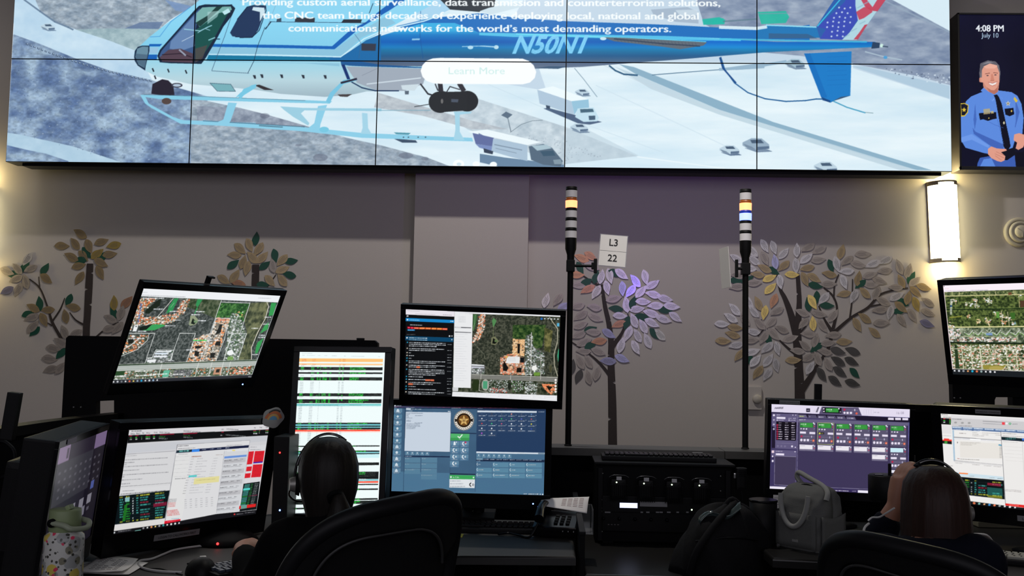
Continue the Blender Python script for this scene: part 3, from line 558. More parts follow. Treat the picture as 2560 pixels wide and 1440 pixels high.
pv.poly([(326, 560), (322, 520), (345, 518), (366, 528), (362, 565), (345, 584), (326, 586)], (216, 190, 60)); pv.poly([(329, 558), (325, 524), (345, 522), (362, 531), (358, 562), (344, 579), (329, 580)], (16, 20, 40)); star(pv, 342, 552, 13, (220, 190, 60)); pv.poly([(605, 485), (622, 505), (612, 514), (600, 496)], (216, 190, 60))
pv.poly([(455, 470), (462, 440), (500, 500), (490, 508)], SHl); pv.poly([(505, 500), (520, 452), (545, 495), (520, 480)], SHl); pv.poly([(430, 455), (455, 432), (470, 455), (500, 480), (490, 505), (458, 480)], SH); pv.poly([(515, 478), (520, 450), (540, 470), (548, 495)], SH)
pv.poly([(440, 400), (460, 385), (530, 400), (520, 460), (500, 474), (470, 460), (445, 440)], (206, 140, 122)); pv.poly([(455, 430), (520, 430), (518, 462), (500, 474), (475, 462)], (170, 100, 86), .7)
pv.poly([(426, 395), (424, 365), (430, 335), (450, 315), (480, 306), (510, 310), (528, 330), (534, 365), (530, 400), (520, 410)], (110, 108, 116))
pv.poly([(437, 390), (438, 350), (455, 330), (490, 322), (518, 335), (528, 365), (527, 405), (515, 440), (500, 454), (484, 452), (460, 438), (446, 415), (430, 414), (426, 392)], (224, 158, 138))
pv.poly([(445, 335), (470, 318), (500, 316), (520, 332), (505, 345), (460, 345)], (236, 176, 156)); pv.poly([(430, 320), (470, 304), (512, 312), (520, 330), (480, 320), (445, 336), (434, 366), (424, 372)], (96, 94, 104)); pv.poly([(438, 325), (470, 310), (500, 314), (470, 320)], (150, 150, 158), .7)
pv.line([(455, 372), (478, 368)], 4, (150, 96, 84)); pv.line([(498, 366), (520, 368)], 4, (150, 96, 84)); pv.ell(467, 380, 6, 3, (90, 70, 76)); pv.ell(508, 377, 6, 3, (90, 70, 76)); pv.poly([(486, 372), (494, 372), (502, 404), (482, 406)], (206, 134, 114)); pv.line([(482, 406), (500, 405)], 3, (180, 104, 90)); pv.poly([(474, 416), (492, 420), (514, 412), (508, 424), (490, 430), (478, 425)], (240, 232, 228)); pv.line([(470, 413), (492, 419), (517, 409)], 2.4, (176, 96, 90)); pv.line([(477, 426), (492, 432), (509, 425)], 2, (190, 100, 94)); pv.ell(428, 402, 5, 12, (210, 142, 124))
pv.poly([(497, 478), (515, 474), (524, 486), (538, 520), (574, 690), (580, 730), (560, 760), (543, 730), (530, 640), (508, 510), (504, 492)], (10, 12, 30)); pv.ell(548, 615, 4, 7, (214, 206, 170)); pv.line([(470, 610), (500, 625), (545, 640)], 1.5, SHd); pv.line([(515, 600), (545, 720)], 1.5, SHd)
pv.poly([(500, 765), (600, 735), (606, 770), (560, 800), (500, 790)], (12, 12, 28)); pv.poly([(330, 735), (460, 770), (420, 790), (400, 832), (322, 832), (322, 735)], (14, 14, 36))
for pts in (((462, 745), (480, 732), (510, 742), (556, 744), (560, 752), (530, 760), (552, 780), (548, 800), (530, 808), (510, 804), (480, 790), (462, 770)), ((596, 700), (600, 672), (625, 665), (650, 672), (660, 700), (645, 735), (620, 748), (606, 740), (614, 712))): pv.poly(pts, (224, 156, 136))
for l in (((505, 758), (545, 775)), ((498, 768), (545, 788)), ((500, 778), (532, 800))): pv.line(l, 1.6, (170, 100, 86))
[pv.text('4:08 PM', 484+dx, 159+dy, 46, (240, 246, 252), 'CENTER', sx=.98) for dx, dy in ((-1.2, 0), (1.2, 0), (0, .8))]; pv.text('July 10', 484, 190, 33, (196, 226, 250), 'CENTER')
sp = screen_mat('portrait_picture', 1.0)
picture_mesh('screen', pv, b_, b_*2, PWd-b_, PHt-b_, 180, 340, sp, pd, y=-.003)
MB().box((PWd/2, .10, PHt*.5), (.3, .06, .4)).build('wall_mount', M['matte'], pd)

# ------------------------------------------------------------------ wall sconces
def sconce(px, label, first=None):
    c = at(px, 557, WY); H = at(px, 455, .2).z-at(px, 662, .2).z
    if first: return dup(first, (c.x, WY-.0005, c.z-H/2), 0, label, 'half round wall sconces')
    s = thing('wall_sconce', label, 'wall lamp', (c.x, WY-.0005, c.z-H/2), 0, 'half round wall sconces'); wd = .098; dp = .10
    arc = lambda r, k: [(wd*r*math.cos(a), -dp*r*math.sin(a)-.0) for a in np.linspace(0, PI, k)]
    MB().box((0, -.008, H/2), (wd*2-.006, .014, H-.02)).build('back_plate', M['brass'], s)
    for n_, z0, z1 in (('bottom_rim', 0, .028), ('top_rim', H-.028, H)):
        m = MB(); o_ = arc(1.0, 24); i_ = arc(.93, 24)
        for a in range(23): m.plate([o_[a], o_[a+1], i_[a+1], i_[a]], z0, z1)
        m.build('rim', M['brass'], s)
    m = MB(); m.sheet(lambda u, v: (wd*.95*math.cos(u*PI), -.004-dp*.95*math.sin(u*PI), .012+v*(H-.024)), 24, 2, .003)
    m.build('lamp_shade', mat('lit_sconce_shade', (.8, .75, .6), .6, emit=(1, .90, .52), es=8.5), s)
    l = bpy.data.lights.new('sconce_bulb', 'POINT'); l.energy = 3.0; l.color = (1, .80, .42); l.shadow_soft_size = .05
    for xx, zz, e in ((0, H+.05, 3.6), (0, -.05, 3.4)):
        l = bpy.data.lights.new('sconce_bulb', 'POINT'); l.energy = e; l.color = (1, .80, .36); l.shadow_soft_size = .04
        o = bpy.data.objects.new('bulb_light', l); COL.objects.link(o); o.parent = s; o.location = (xx, -.06, zz)
    s.rotation_euler[1] = R(-2.0)
    return s
sc1 = sconce(2360, 'lit half round wall sconce with bronze rims to the right of the tree mural')
sconce(-50, 'lit half round wall sconce just past the left end of the big screen', sc1)

# ------------------------------------------------------------------ round wall speaker, thermostat plate
c = at(2546, 581, WY)
sr = thing('wall_sounder', 'round cream wall sounder with stepped rings right of the sconce', 'alarm', (c.x, WY, c.z))
cream = mat('cream_plastic', (.52, .48, .38), .45)
MB().lathe([(.098, 0), (.098, .012), (.090, .020), (.078, .022), (.074, .012)], axis='y', n=40).build('base_ring', cream, sr)
MB().lathe([(.072, .01), (.070, .034), (.056, .040), (.052, .030)], axis='y', n=40).build('middle_ring', cream, sr)
m = MB(); m.lathe([(.044, .02), (.042, .048), (.030, .056), (.0001, .058)], axis='y', n=32)
m.build('center_cap', cream, sr)
m = MB()
for k in range(3):
    a = k*2*PI/3+.5; m.box((.022*math.cos(a), -.056, .022*math.sin(a)), (.028, .006, .006), rot=Quaternion((0, 1, 0), -a))
m.build('rib', cream, sr)
c = at(1885, 995, WY-.01)
th = thing('dimmer_plate', 'pale square wall dimmer with round knob beside the right beacon pole', 'dimmer switch', (c.x, WY, c.z))
MB().box((0, -.013, 0), (.094, .025, .152), .004).build('plate', M['wall'], th)
MB().lathe([(.030, 0), (.029, .014), (.024, .020), (.0001, .021)], c=(.016, -.026, -.006), axis='y', n=30).build('knob', mat('cream_plastic_knob', (.50, .46, .40), .5), th)

# ------------------------------------------------------------------ tree murals
GM = {'g': mat('gold_leaf', (.39, .29, .155), .33, .45), 'G': mat('bright_gold_leaf', (.62, .46, .14), .25, .6), 'b': mat('bronze_leaf', (.40, .35, .31), .38, .35),
      's': mat('silver_leaf', (.60, .57, .57), .32, .4), 'c': mat('copper_amber_glow_leaf', (.50, .26, .15), .33, .55), 'u': mat('silver_blue_reflection_leaf', (.34, .33, .50), .25, .6),  # copper also holds painted amber glow; blue silver holds painted blue reflections
      'w': mat('white_leaf', (.66, .65, .60), .4, .2), 'k': M['green'], 'd': mat('dark_leaf', (.09, .085, .08), .4, .3)}
NAMES = {'g': 'gold', 'G': 'bright gold', 'b': 'bronze', 's': 'silver', 'c': 'copper and amber-glow coloured', 'u': 'blue-reflection painted silver', 'w': 'white', 'k': 'green', 'd': 'dark'}
def leaf_shape(L, W, n=9):
    up = []; dn = []
    for i in range(n+1):
        t = i/n; x = (t-.5)*L; wv = math.sin(PI*t**.82)*W/2
        bend = .04*W*math.sin(2*PI*t)
        up.append((x, wv+bend)); 
        if 0 < i < n: dn.append((x, -wv+bend))
    return up+dn[::-1]
def tree(label, org, sc, trunk, branches, leaves, greens, LW, Yw, notch=()):
    ox, oy = org
    P2 = lambda x, y: at(ox+x/sc, oy+y/sc, Yw)
    base = P2(trunk[0][0], trunk[0][1]); t = thing('tree_mural', label, 'wall decoration', (base.x, Yw-.003, base.z), 0, 'memorial tree murals on the back wall')
    mpp = (P2(100, 0)-P2(0, 0)).length/100                # metres per traced unit
    def ribbon(pts, name, th, nt=()):
        L_, R_ = [], []; Q = [(P2(p[0], p[1]), p[2]*mpp/2) for p in pts]; S = []
        for i in range(len(Q)-1):
            k = 24 if nt else 5
            for j in range(k):
                f = j/k; p0, p1, p2, p3 = Q[max(i-1, 0)][0], Q[i][0], Q[i+1][0], Q[min(i+2, len(Q)-1)][0]
                S.append((.5*((2*p1)+(p2-p0)*f+(2*p0-5*p1+4*p2-p3)*f*f+(p1*3-p0-3*p2+p3)*f**3), Q[i][1]*(1-f)+Q[i+1][1]*f))
        S.append(Q[-1])
        for i, (p, w_) in enumerate(S):
            d = (S[min(i+1, len(S)-1)][0]-S[max(i-1, 0)][0]).normalized(); n = Vector((d.z, 0, -d.x))
            wl = wr = w_
            if i in nt:
                if nt[i] > 0: wr = w_*.2
                else: wl = w_*.2
            a, b = p-n*wl-base, p+n*wr-base; L_.append((a.x, a.z)); R_.append((b.x, b.z))
        return MB().prism(L_+R_[::-1], -th-.0006, -.0006).build(name, M['trunk'], t)
    ribbon(trunk, 'trunk', .0016, {3*q_: s_ for q_, s_ in notch.items()} if notch else {})
    for i, b in enumerate(branches): ribbon(b, 'branch', .0010+.0002*(i % 3))
    L, W = LW
    def leaf_geo(m, x, y, ang, k, i):
        p = P2(x, y); g = random.Random(int(x*31+y)); a = -R(ang); s_ = g.uniform(.94, 1.06); y0 = -.0018-.0005*(i % 4)
        if k == 'k': y0 = -.0016-.0001*(i % 3); s_ *= .92
        if g.random() < .5: a += PI
        pts = leaf_shape(L*mpp*s_, W*mpp*s_); ca, sa = math.cos(a), math.sin(a); tl = Quaternion((g.uniform(-1, 1), 0, g.uniform(-1, 1)), R(g.uniform(0, 2)))
        m.T = Matrix.Translation((p.x-base.x, y0, p.z-base.z)) @ tl.to_matrix().to_4x4() @ Matrix.Rotation(-a, 4, 'Y')
        m.m(0); m.prism(pts, -.0012, 0)
        if k != 'k':
            m.m(1); n = g.choice((3, 4, 4))
            if abs(math.cos(a)) < 9:
                for r_ in range(n):
                    zz = (r_-(n-1)/2)*W*mpp*.13; x0 = -L*mpp*.26+g.uniform(-.1, .06)*L*mpp
                    xe = L*mpp*g.uniform(.14, .3)
                    while x0 < xe:
                        l_ = g.uniform(.03, .09)*L*mpp; m.box((x0+l_/2, -.0014, zz), (l_, .0005, W*mpp*.035)); x0 += l_+.018*L*mpp
    allv = [(x, y, a, k) for (x, y, a, k) in leaves]+[(x, y, a, 'k') for (x, y, a) in greens]
    for i, (x, y, a, k) in enumerate(leaves):
        if i >= 100: break
        m = MB(); leaf_geo(m, x, y, a, k, i); o = m.build('leaf', [GM[k], M['ink'] if k in 'sw' else M['grayink']], t); o['label'] = NAMES[k]+' engraved leaf'
    for i, (x, y, a) in enumerate(greens):
        m = MB(); leaf_geo(m, x, y, a, 'k', i); lab(m.build('green_leaf', [GM['k'], M['ink']], t), 'plain green leaf')
    if len(leaves) > 100:
        ks = sorted({l[3] for l in leaves[100:]}); m = MB(); mats = []
        for q, kk in enumerate(ks):
            mats += [GM[kk]]
        mats.append(M['ink'])
        for i, (x, y, a, k) in enumerate(leaves[100:]):
            leaf_sub = MB(); leaf_geo(leaf_sub, x, y, a, k, i)
            for f in leaf_sub.bm.faces: f.material_index = ks.index(k) if f.material_index == 0 else len(ks)
            me = bpy.data.meshes.new('tmp'); leaf_sub.bm.to_mesh(me); leaf_sub.bm.free(); m.bm.from_mesh(me); bpy.data.meshes.remove(me)
        o = m.build('outer_leaves', mats, t); o['kind'] = 'stuff'
    return t
def LL(s):
    out = []
    for q in s.split():
        v = q.split(','); out.append((float(v[0]), float(v[1]), float(v[2]), v[3]) if len(v) > 3 else (float(v[0]), float(v[1]), float(v[2])))
    return out
T4 = LL('''410,420,60,s 465,430,70,s 335,450,45,s 603,445,90,s 525,465,-50,s 670,430,-30,b 735,445,-30,b 240,495,30,s 345,505,35,s 412,495,65,b 473,515,80,u 660,495,-40,s 733,505,-10,b 870,455,-75,g 1000,470,-5,b 318,553,10,s 410,555,25,g 525,540,-45,g 598,540,85,s 665,553,-15,g 843,530,75,s 905,508,-40,b 972,532,10,b 1058,528,-25,s 1135,507,-30,s 1218,545,70,b 1272,570,-75,b 368,592,5,g 440,613,-25,G 503,635,80,s 575,592,0,G 652,620,65,g 708,612,30,g 798,590,10,g 900,572,-5,s 1042,595,-20,b 1128,570,-10,b 445,675,-45,G 797,650,-5,b 885,635,70,s 972,615,-80,g 1048,652,0,b 1100,630,15,b 1195,670,0,b 1230,632,65,g 1310,633,-40,b 1365,668,15,g 1315,695,40,g 885,708,-15,g 945,722,-65,s 1010,700,45,g 1083,700,-70,b 1118,752,25,b 1203,722,-30,s 1270,730,-75,g 1318,770,70,G 1388,757,30,b 465,750,-70,c 372,765,65,g 697,757,60,G 765,735,-50,s 1228,787,40,g 1162,820,-75,s 1100,803,-10,b 1390,820,20,b 1295,837,60,b 410,820,-80,G 483,812,-30,b 635,820,20,b 738,828,10,b 822,838,-55,b 1230,865,55,b 1385,887,20,u 1010,852,35,g 965,893,60,g 1110,882,-5,b 450,880,-50,b 380,885,45,b 643,885,-50,b 700,885,85,G 758,900,55,b 340,935,5,s 512,920,20,b 672,948,0,b 1068,938,40,g 465,950,45,b 405,970,-60,b 820,955,-10,b 565,975,-20,b 715,985,-75,b 650,1018,40,b 792,1003,-10,b 888,995,-5,g 607,1050,5,b 770,1055,10,b 850,1050,15,d 938,1050,20,d 678,1088,-30,b 728,1095,65,b 790,1128,60,b
 850,1110,30,d 932,1112,25,d 582,1105,-5,g 425,1030,-45,s 487,1035,75,s 338,1055,-20,s 330,985,-5,b 752,1190,55,d 862,1175,35,d 832,1230,35,d 937,1242,15,d 683,1150,-60,s 480,1135,75,s 370,1178,-55,g 427,1188,-60,s 355,1108,-50,s 432,1105,-55,s 260,1075,-50,g 238,1015,-15,s 162,990,0,g 218,952,15,g 235,910,5,g 155,888,0,s 207,850,30,s 290,860,50,b 230,800,45,s 345,815,45,s 312,755,45,s 250,597,0,b 347,643,-5,b 243,665,-10,b''')
G4 = LL('465,570,30 808,540,70 715,658,10 672,770,80 723,730,90 785,778,0 240,628,0 308,620,-30 985,650,-40 1290,610,-60 1235,755,30 1210,812,-10 432,975,70 310,1110,-50 950,1182,45 720,1030,-40')
tree('largest tree mural, wide crown of silver and gold leaves behind the right signal tower', (1740, 440), 2.4,
     [(622, 1500, 66), (622, 1335, 60), (615, 1150, 50), (605, 950, 50), (610, 880, 40), (618, 750, 28), (608, 585, 22)],
     [[(605, 960, 50), (565, 820, 38), (530, 730, 28), (505, 680, 20), (487, 590, 12)], [(630, 1290, 44), (690, 1200, 30), (730, 1130, 16), (790, 1040, 18), (820, 930, 22)], [(820, 940, 24), (770, 860, 12), (735, 780, 8)],
      [(820, 920, 20), (845, 800, 12), (820, 720, 12), (765, 670, 8)], [(826, 740, 8), (830, 660, 8), (855, 590, 6)], [(820, 945, 22), (930, 850, 16), (1030, 790, 16), (1100, 715, 14), (1185, 685, 10), (1270, 672, 8)],
      [(922, 850, 10), (935, 740, 8), (938, 618, 5)], [(1030, 785, 12), (1110, 770, 8)], [(625, 1085, 20), (560, 1040, 14), (500, 985, 8)], [(440, 545, 6), (490, 590, 8)], [(390, 860, 5), (415, 905, 6)], [(410, 915, 6), (370, 960, 8)], [(610, 955, 12), (660, 900, 8)]],
     T4, G4, (96, 44), WY, notch={12: 1, 16: -1, 30: -1, 36: 1, 42: -1})
T3 = LL('''325,435,20,c 375,425,30,c 380,480,20,b 300,523,0,c 310,577,-10,b 358,600,-30,c 403,615,-60,s 430,533,-80,s 475,530,75,s 537,520,35,s 460,592,75,s 610,555,50,u 663,537,75,s 702,575,-35,s 640,612,-50,s 542,597,85,u 585,610,-55,u 703,627,10,s 768,650,10,s 497,650,-15,b 652,665,0,s 563,680,80,s 715,687,-5,s 803,690,5,s 620,705,-10,s 692,727,15,s 822,747,35,s 200,655,-55,b 138,658,-75,s 303,690,-15,b 235,690,-30,u 392,695,10,b 320,740,-35,b 400,750,20,b 322,790,-25,b 530,740,0,s 522,785,-25,c 603,765,65,s 760,758,15,s 698,778,25,s 652,795,60,s 470,835,30,u 385,827,0,b 310,842,-25,b 572,835,-70,s 622,845,60,s 740,840,45,w 535,895,-75,s 675,872,65,s 340,880,-25,b 418,875,-10,c 612,908,60,s 335,927,0,b 415,930,20,b 465,980,0,u 540,967,20,u 318,983,60,b 362,983,60,b 408,1043,-75,b 362,1065,75,b 310,1062,-70,d 275,1010,-80,d''')
G3 = LL('318,487,60 402,535,-75 505,515,20 345,565,-30 507,703,5 598,668,-70 640,745,5 768,710,5 565,778,-75 372,812,-20 375,895,-30 710,835,50')
tree('tree mural with mostly silver leaves behind the left signal tower', (1300, 440), 2.118,
     [(492, 1480, 46), (490, 1415, 46), (488, 1200, 42), (482, 1000, 36), (482, 880, 30), (470, 780, 26), (450, 690, 22), (432, 575, 16)],
     [[(482, 910, 30), (540, 830, 14), (572, 732, 8)], [(432, 585, 14), (390, 565, 10), (330, 525, 6)], [(478, 1060, 18), (430, 1000, 14), (370, 945, 8), (275, 880, 6)]],
     T3, G3, (86, 40), WY, notch={13: -1, 20: 1, 27: -1, 41: 1, 52: -1})
T1 = LL('''690,153,30,g 535,257,0,g 647,238,50,g 765,260,65,g 873,222,-20,g 978,252,-15,G 945,330,-10,g 615,352,25,g 718,343,45,g 837,325,-40,G 680,428,-15,g 870,402,25,g 860,487,60,g 685,533,-60,g 65,475,20,b 153,452,45,b 237,372,-60,s 265,452,-25,b 140,540,-25,b 225,562,70,b 62,640,-30,u 160,632,-70,b 400,537,35,g 288,787,25,g 412,805,-5,g 275,870,-20,b 378,890,60,g 287,948,-50,b 630,782,10,g 565,860,75,g 555,995,65,b 650,1010,-30,b 980,745,85,G 950,880,25,b 1040,830,-75,b 945,965,-20,b 1090,740,-50,c 1010,960,-50,b 525,1085,30,b 462,1135,10,b 430,1225,5,b 435,1315,-20,b 525,1300,-50,b''')
G1 = LL('745,315,50 880,350,-55 690,380,-10 388,455,-60 343,750,80 593,722,-70 245,840,-20 300,990,-45 215,440,-50 110,500,0 975,825,60 525,1180,-50')
tree('gold and bronze leaved tree mural on the far left of the wall', (0, 540), 3.4286,
     [(740, 1700, 60), (742, 1030, 58), (752, 850, 58), (765, 600, 62), (775, 408, 54)],
     [[(560, 1150, 30), (525, 1050, 26), (450, 910, 24), (410, 780, 14), (345, 620, 14), (255, 540, 8)], [(345, 625, 10), (335, 520, 6)], [(450, 905, 16), (520, 800, 14), (558, 702, 6)], [(448, 940, 14), (410, 915, 6)], [(725, 935, 20), (650, 890, 12), (600, 825, 6)], [(800, 1070, 14), (840, 1025, 14), (920, 960, 12), (1020, 910, 6)], [(735, 1350, 40), (640, 1250, 30), (560, 1150, 28)]],
     T1, G1, (132, 66), WY, notch={19: 1, 23: -1, 28: 1})
T2 = LL('''365,335,0,g 415,280,40,g 495,250,65,g 575,285,-60,g 608,355,-50,g 440,395,-75,g 520,355,45,g 475,450,-80,g 275,545,30,g 370,515,-60,g 400,580,10,c 695,425,75,b 775,380,-50,g 778,460,-25,g 775,550,50,g 670,555,45,g''')
G2 = LL('550,195,-85 355,415,-40 625,425,-40 713,340,75 853,388,-10 835,505,10 610,590,0')
tree('small gold leaved tree mural rising behind the tilted left map screen', (480, 540), 3.4286,
     [(530, 1500, 64), (535, 900, 64), (544, 600, 62), (548, 418, 60)], [[(560, 760, 16), (640, 620, 12), (720, 505, 8)], [(540, 760, 16), (450, 640, 12), (340, 580, 8)]],
     T2, G2, (132, 66), WY, notch={20: -1})

# ------------------------------------------------------------------ beacon poles
def beacon(px, ptop, pbot, lit, label, Yp, signside):
    b0, t0 = at(px[1], pbot, Yp), at(px[0], ptop, Yp); H = t0.z-b0.z
    k = (at(100, 0, Yp)-at(0, 0, Yp)).length/100          # metres per traced pixel at this depth
    t = thing('beacon_pole', label, 'signal light', b0, 0, 'signal light towers on the console ledge'); r = .0245
    hp = H-k*(0)-k*118; ph = H-k*178
    MB().lathe([(.016, 0), (.016, .004), (.0135, .006)], n=24).build('base_flange', M['matte'], t)
    MB().lathe([(.0125, 0), (.0125, ph+.01)], n=20).build('pole', M['matte'], t)
    MB().lathe([(.015, ph-.02), (.016, ph+.035), (.0235, ph+.06), (.0245, ph+k*60)], n=28).build('socket', M['black'], t)
    z = ph+k*58; seg = (H-z)/5.0
    for i in range(5):
        if i in lit:
            c_ = lit[i]; e = mat('lit_lens_'+c_, (.5, .3, .1), .3, emit={'amber': (1, .21, .085), 'blue': (.10, .17, 1)}[c_], es={'amber': 3.6, 'blue': 4.2}[c_]); 
            MB().lathe([(r*1.02, z+.002), (r*1.04, z+seg*.72)], n=28).build('lit_lens', e, t)['label'] = 'glowing '+c_+' light segment'
            l = bpy.data.lights.new('beacon_glow', 'SPOT'); l.energy = {'amber': 1.5, 'blue': 17}[c_]; l.color = {'amber': (1, .35, .05), 'blue': (.34, .20, 1)}[c_]; l.shadow_soft_size = .03; l.spot_size = R(120); l.spot_blend = 1
            o = bpy.data.objects.new('beacon_glow', l); COL.objects.link(o); o.parent = t; o.location = (0, .04, z+seg*.4); o.rotation_euler = (R(124), 0, R(10))
        else: MB().lathe([(r, z+.002), (r, z+seg*.72)], n=28).build('lens', M['lens'], t)
        rm = {1: mat('amber_plastic_rim', (.35, .09, .01), .4)}.get(0)
        c_ = lit.get(i); dm = M['black'] if not c_ else (mat('amber_plastic_rim', (.35, .09, .01), .4) if c_ == 'amber' else mat('blue_plastic_rim', (.01, .04, .45), .4))
        MB().lathe([(r*.98, z+seg*.72), (r*1.0, z+seg*.74), (r*1.0, z+seg*.99), (r*.9, z+seg+.001)], n=28).build('ring', dm, t)
        z += seg
    MB().lathe([(r, z), (r, z+.004), (.0001, z+.005)], n=28).build('cap', M['black'], t)
    # sign clamp and sign
    zs = ph-.012; m = MB(); m.box((0, 0, zs), (.036, .036, .05), .004); m.build('clamp', M['black'], t)
    if signside > 0:
        MB().tube([(.012, -.012, zs), (.05, -.012, zs), (.105, -.012, zs)], .006, sub=1).build('arm', M['black'], t)
        m = MB(); m.box((.105, -.012, zs), (.014, .02, .062), .003); m.box((.098, -.012, zs), (.02, .014, .03), .003); m.build('grip', M['black'], t)
        x0, z0 = at(1497, 595, Yp).x-b0.x, at(1530, 668, Yp).z-b0.z; sw, sh = k*66, k*76; rot = Quaternion((0, 1, 0), R(-3))
        hs = MB(); hs.T = Matrix.Translation((x0+sw/2, -.014, z0+sh/2)) @ Matrix.Rotation(R(4.0), 4, 'Y'); hs.box((0, .0035, 0), (sw, .002, sh), .0006); hs.build('sign_sleeve', M['acrylic'], t)
        sg = MB(); sg.T = hs.T if False else Matrix.Translation((x0+sw/2, -.014, z0+sh/2)) @ Matrix.Rotation(R(4.0), 4, 'Y')
        sg.box((0, 0, 0), (sw*.94, .0016, sh*.95)); sg.m(1); sg.text('L3', 0, sh*.15, sh*.30, y=-.0012, bold=.012); sg.text('22', 0, -sh*.33, sh*.30, y=-.0012, bold=.012)
        sg.box((0, -.0011, -.002), (sw*.94, .0006, .0006)); lab(sg.build('number_sign', [M['paper'], M['ink']], t), 'white sign reading L3 and 22')
    else:
        MB().tube([(-.012, -.012, zs), (-.035, -.014, zs)], .006, sub=1).build('arm', M['black'], t)
        MB().box((-.040, -.014, zs), (.012, .018, .075), .003).build('grip', M['black'], t)
        for n_, mm, dx, hh, ww in (('number_sign', M['paper'], 0, 1, 1.0),):
            sg = MB(); sg.T = Matrix.Translation((-k*48-.001+dx, -.012, zs+.002)) @ Matrix.Rotation(R(-4), 4, 'Y') @ Matrix.Rotation(R(-80), 4, 'Z')
            sg.box((0, 0, 0), (k*60*ww, .0016 if n_ == 'number_sign' else .002, k*94*hh), .0004); o = sg.build(n_, mm, t)
            if n_ == 'number_sign': o['label'] = 'white sign seen nearly edge on'
    return t
LY = -1.98                                             # middle of the console ledge
beacon((1429, 1420), 470, 1114, {3: 'amber'}, 'signal tower with one amber light lit and the L3 22 sign', LY, 1)
beacon((1853, 1863), 476, 1122, {3: 'amber', 2: 'blue'}, 'signal tower with amber and blue lights lit, sign turned edge on', LY, -1)

# ------------------------------------------------------------------ pictures on the desk screens (drawn in each screen's own traced units)
def cvq(quad, w, h, bg):
    return Cv(w, h, bg, homog(quad, [(0, 0), (w, 0), (w, h), (0, h)]))
def texset(cv, pts, lo, hi, sc, seed, gain=2.4):
    cv.poly(pts, tex(cv, lo, hi, sc, seed, gain, 1.))
ROOFS = [(226, 120, 70), (240, 236, 226), (244, 150, 90), (214, 208, 196), (250, 250, 246), (120, 110, 100), (60, 70, 60), (200, 96, 60)]
GREYS = [(210, 214, 214), (120, 124, 122), (240, 244, 244), (70, 80, 78), (160, 166, 160), (60, 90, 60), (180, 186, 190)]
WT_ = (236, 242, 246); BK = (8, 10, 12)
# upper left tilted map
q1 = [(437, 188), (1988, 255), (1645, 1190), (85, 1250)]
m1 = cvq(q1, 560, 316, (70, 78, 72)); m1.a = tex(m1, (46, 54, 52), (104, 110, 108), 5, 51, 2.6, 1.)
texset(m1, [(900, 300), (1310, 315), (1240, 520), (1000, 420), (880, 380)], (40, 58, 34), (104, 112, 88), 8, 52)
texset(m1, [(1310, 345), (1630, 350), (1560, 560), (1440, 450), (1400, 510), (1240, 510)], (18, 66, 24), (84, 138, 70), 7, 53)
texset(m1, [(1640, 345), (1850, 330), (1830, 520), (1720, 700), (1650, 850), (1640, 1000), (1500, 1000), (1600, 690), (1560, 500)], (44, 54, 36), (120, 124, 88), 14, 54)
m1.line([(1690, 420), (1640, 560), (1700, 640), (1620, 760), (1590, 900), (1610, 980)], 16, (112, 118, 84), .5)
houses = [(400, 310), (560, 300), (590, 300), (450, 440), (430, 520), (600, 500), (800, 470), (860, 330), (960, 300), (900, 450), (770, 560), (640, 600), (440, 600), (330, 600), (280, 680), (310, 520)]
texset(m1, houses, (70, 80, 60), (150, 150, 130), 6, 55); m1.speckle(houses, ROOFS, 760, 15, .95, 56)
m1.line([(770, 300), (600, 500), (450, 620)], 6, (224, 222, 214)); m1.line([(930, 300), (800, 520)], 5, (224, 222, 214)); m1.line([(440, 600), (620, 560), (780, 560)], 5, (220, 220, 210)); m1.line([(410, 420), (370, 640)], 5, (214, 214, 206))
for k in range(12): m1.rect(408-k*3, 360+k*18, 424-k*3, 370+k*18, (46, 92, 176))
for p in ([(780, 300), (830, 295), (760, 440), (690, 470), (720, 390)], [(1040, 305), (1100, 305), (1040, 400), (1020, 370)], [(1030, 400), (1045, 400), (1015, 470), (1000, 470)]): m1.poly(p, (52, 148, 86))
m1.poly([(600, 320), (640, 300), (620, 380), (500, 470), (455, 470), (470, 430)], (28, 38, 28)); m1.poly([(460, 640), (540, 590), (660, 590), (680, 605), (560, 655), (430, 660)], (60, 164, 92)); m1.poly([(390, 625), (540, 585), (470, 650), (400, 660)], (22, 34, 26)); m1.line([(740, 400), (780, 350)], 3, (200, 226, 190))
m1.poly([(960, 490), (1010, 490), (1050, 540), (1020, 590), (960, 605), (940, 590), (955, 530)], (150, 160, 130)); m1.poly([(985, 520), (1030, 560), (1000, 590), (965, 580)], (16, 28, 20)); m1.poly([(995, 545), (1030, 545), (1040, 570), (1000, 570)], (120, 150, 110)); m1.line([(1010, 470), (1005, 500)], 4, (160, 170, 140))
apt = [(1250, 515), (1410, 515), (1390, 600), (1330, 720), (1310, 800), (1240, 1010), (910, 1010), (960, 880), (990, 760), (1120, 700), (1190, 690)]
texset(m1, apt, (110, 104, 92), (170, 164, 152), 8, 58); m1.speckle(apt, [(246, 226, 206), (238, 240, 236), (240, 140, 80), (230, 216, 200), (60, 60, 54), (250, 190, 140)], 520, 17, .95, 59)
for p in ([(1290, 590), (1320, 585), (1300, 680), (1240, 705)], [(1250, 780), (1300, 775), (1290, 830), (1230, 825)], [(1180, 910), (1240, 905), (1220, 965), (1180, 965)], [(1010, 880), (1060, 900), (1040, 950), (1000, 940)], [(1010, 830), (1100, 830), (1060, 860), (1010, 860)]): m1.poly(p, (26, 26, 24))
m1.speckle([(1250, 515), (1400, 520), (1380, 545), (1240, 545)], [(236, 150, 120)], 30, 14, .9, 3)
ind = [(1420, 460), (1500, 460), (1590, 700), (1500, 1000), (1330, 1010), (1370, 780), (1390, 620)]
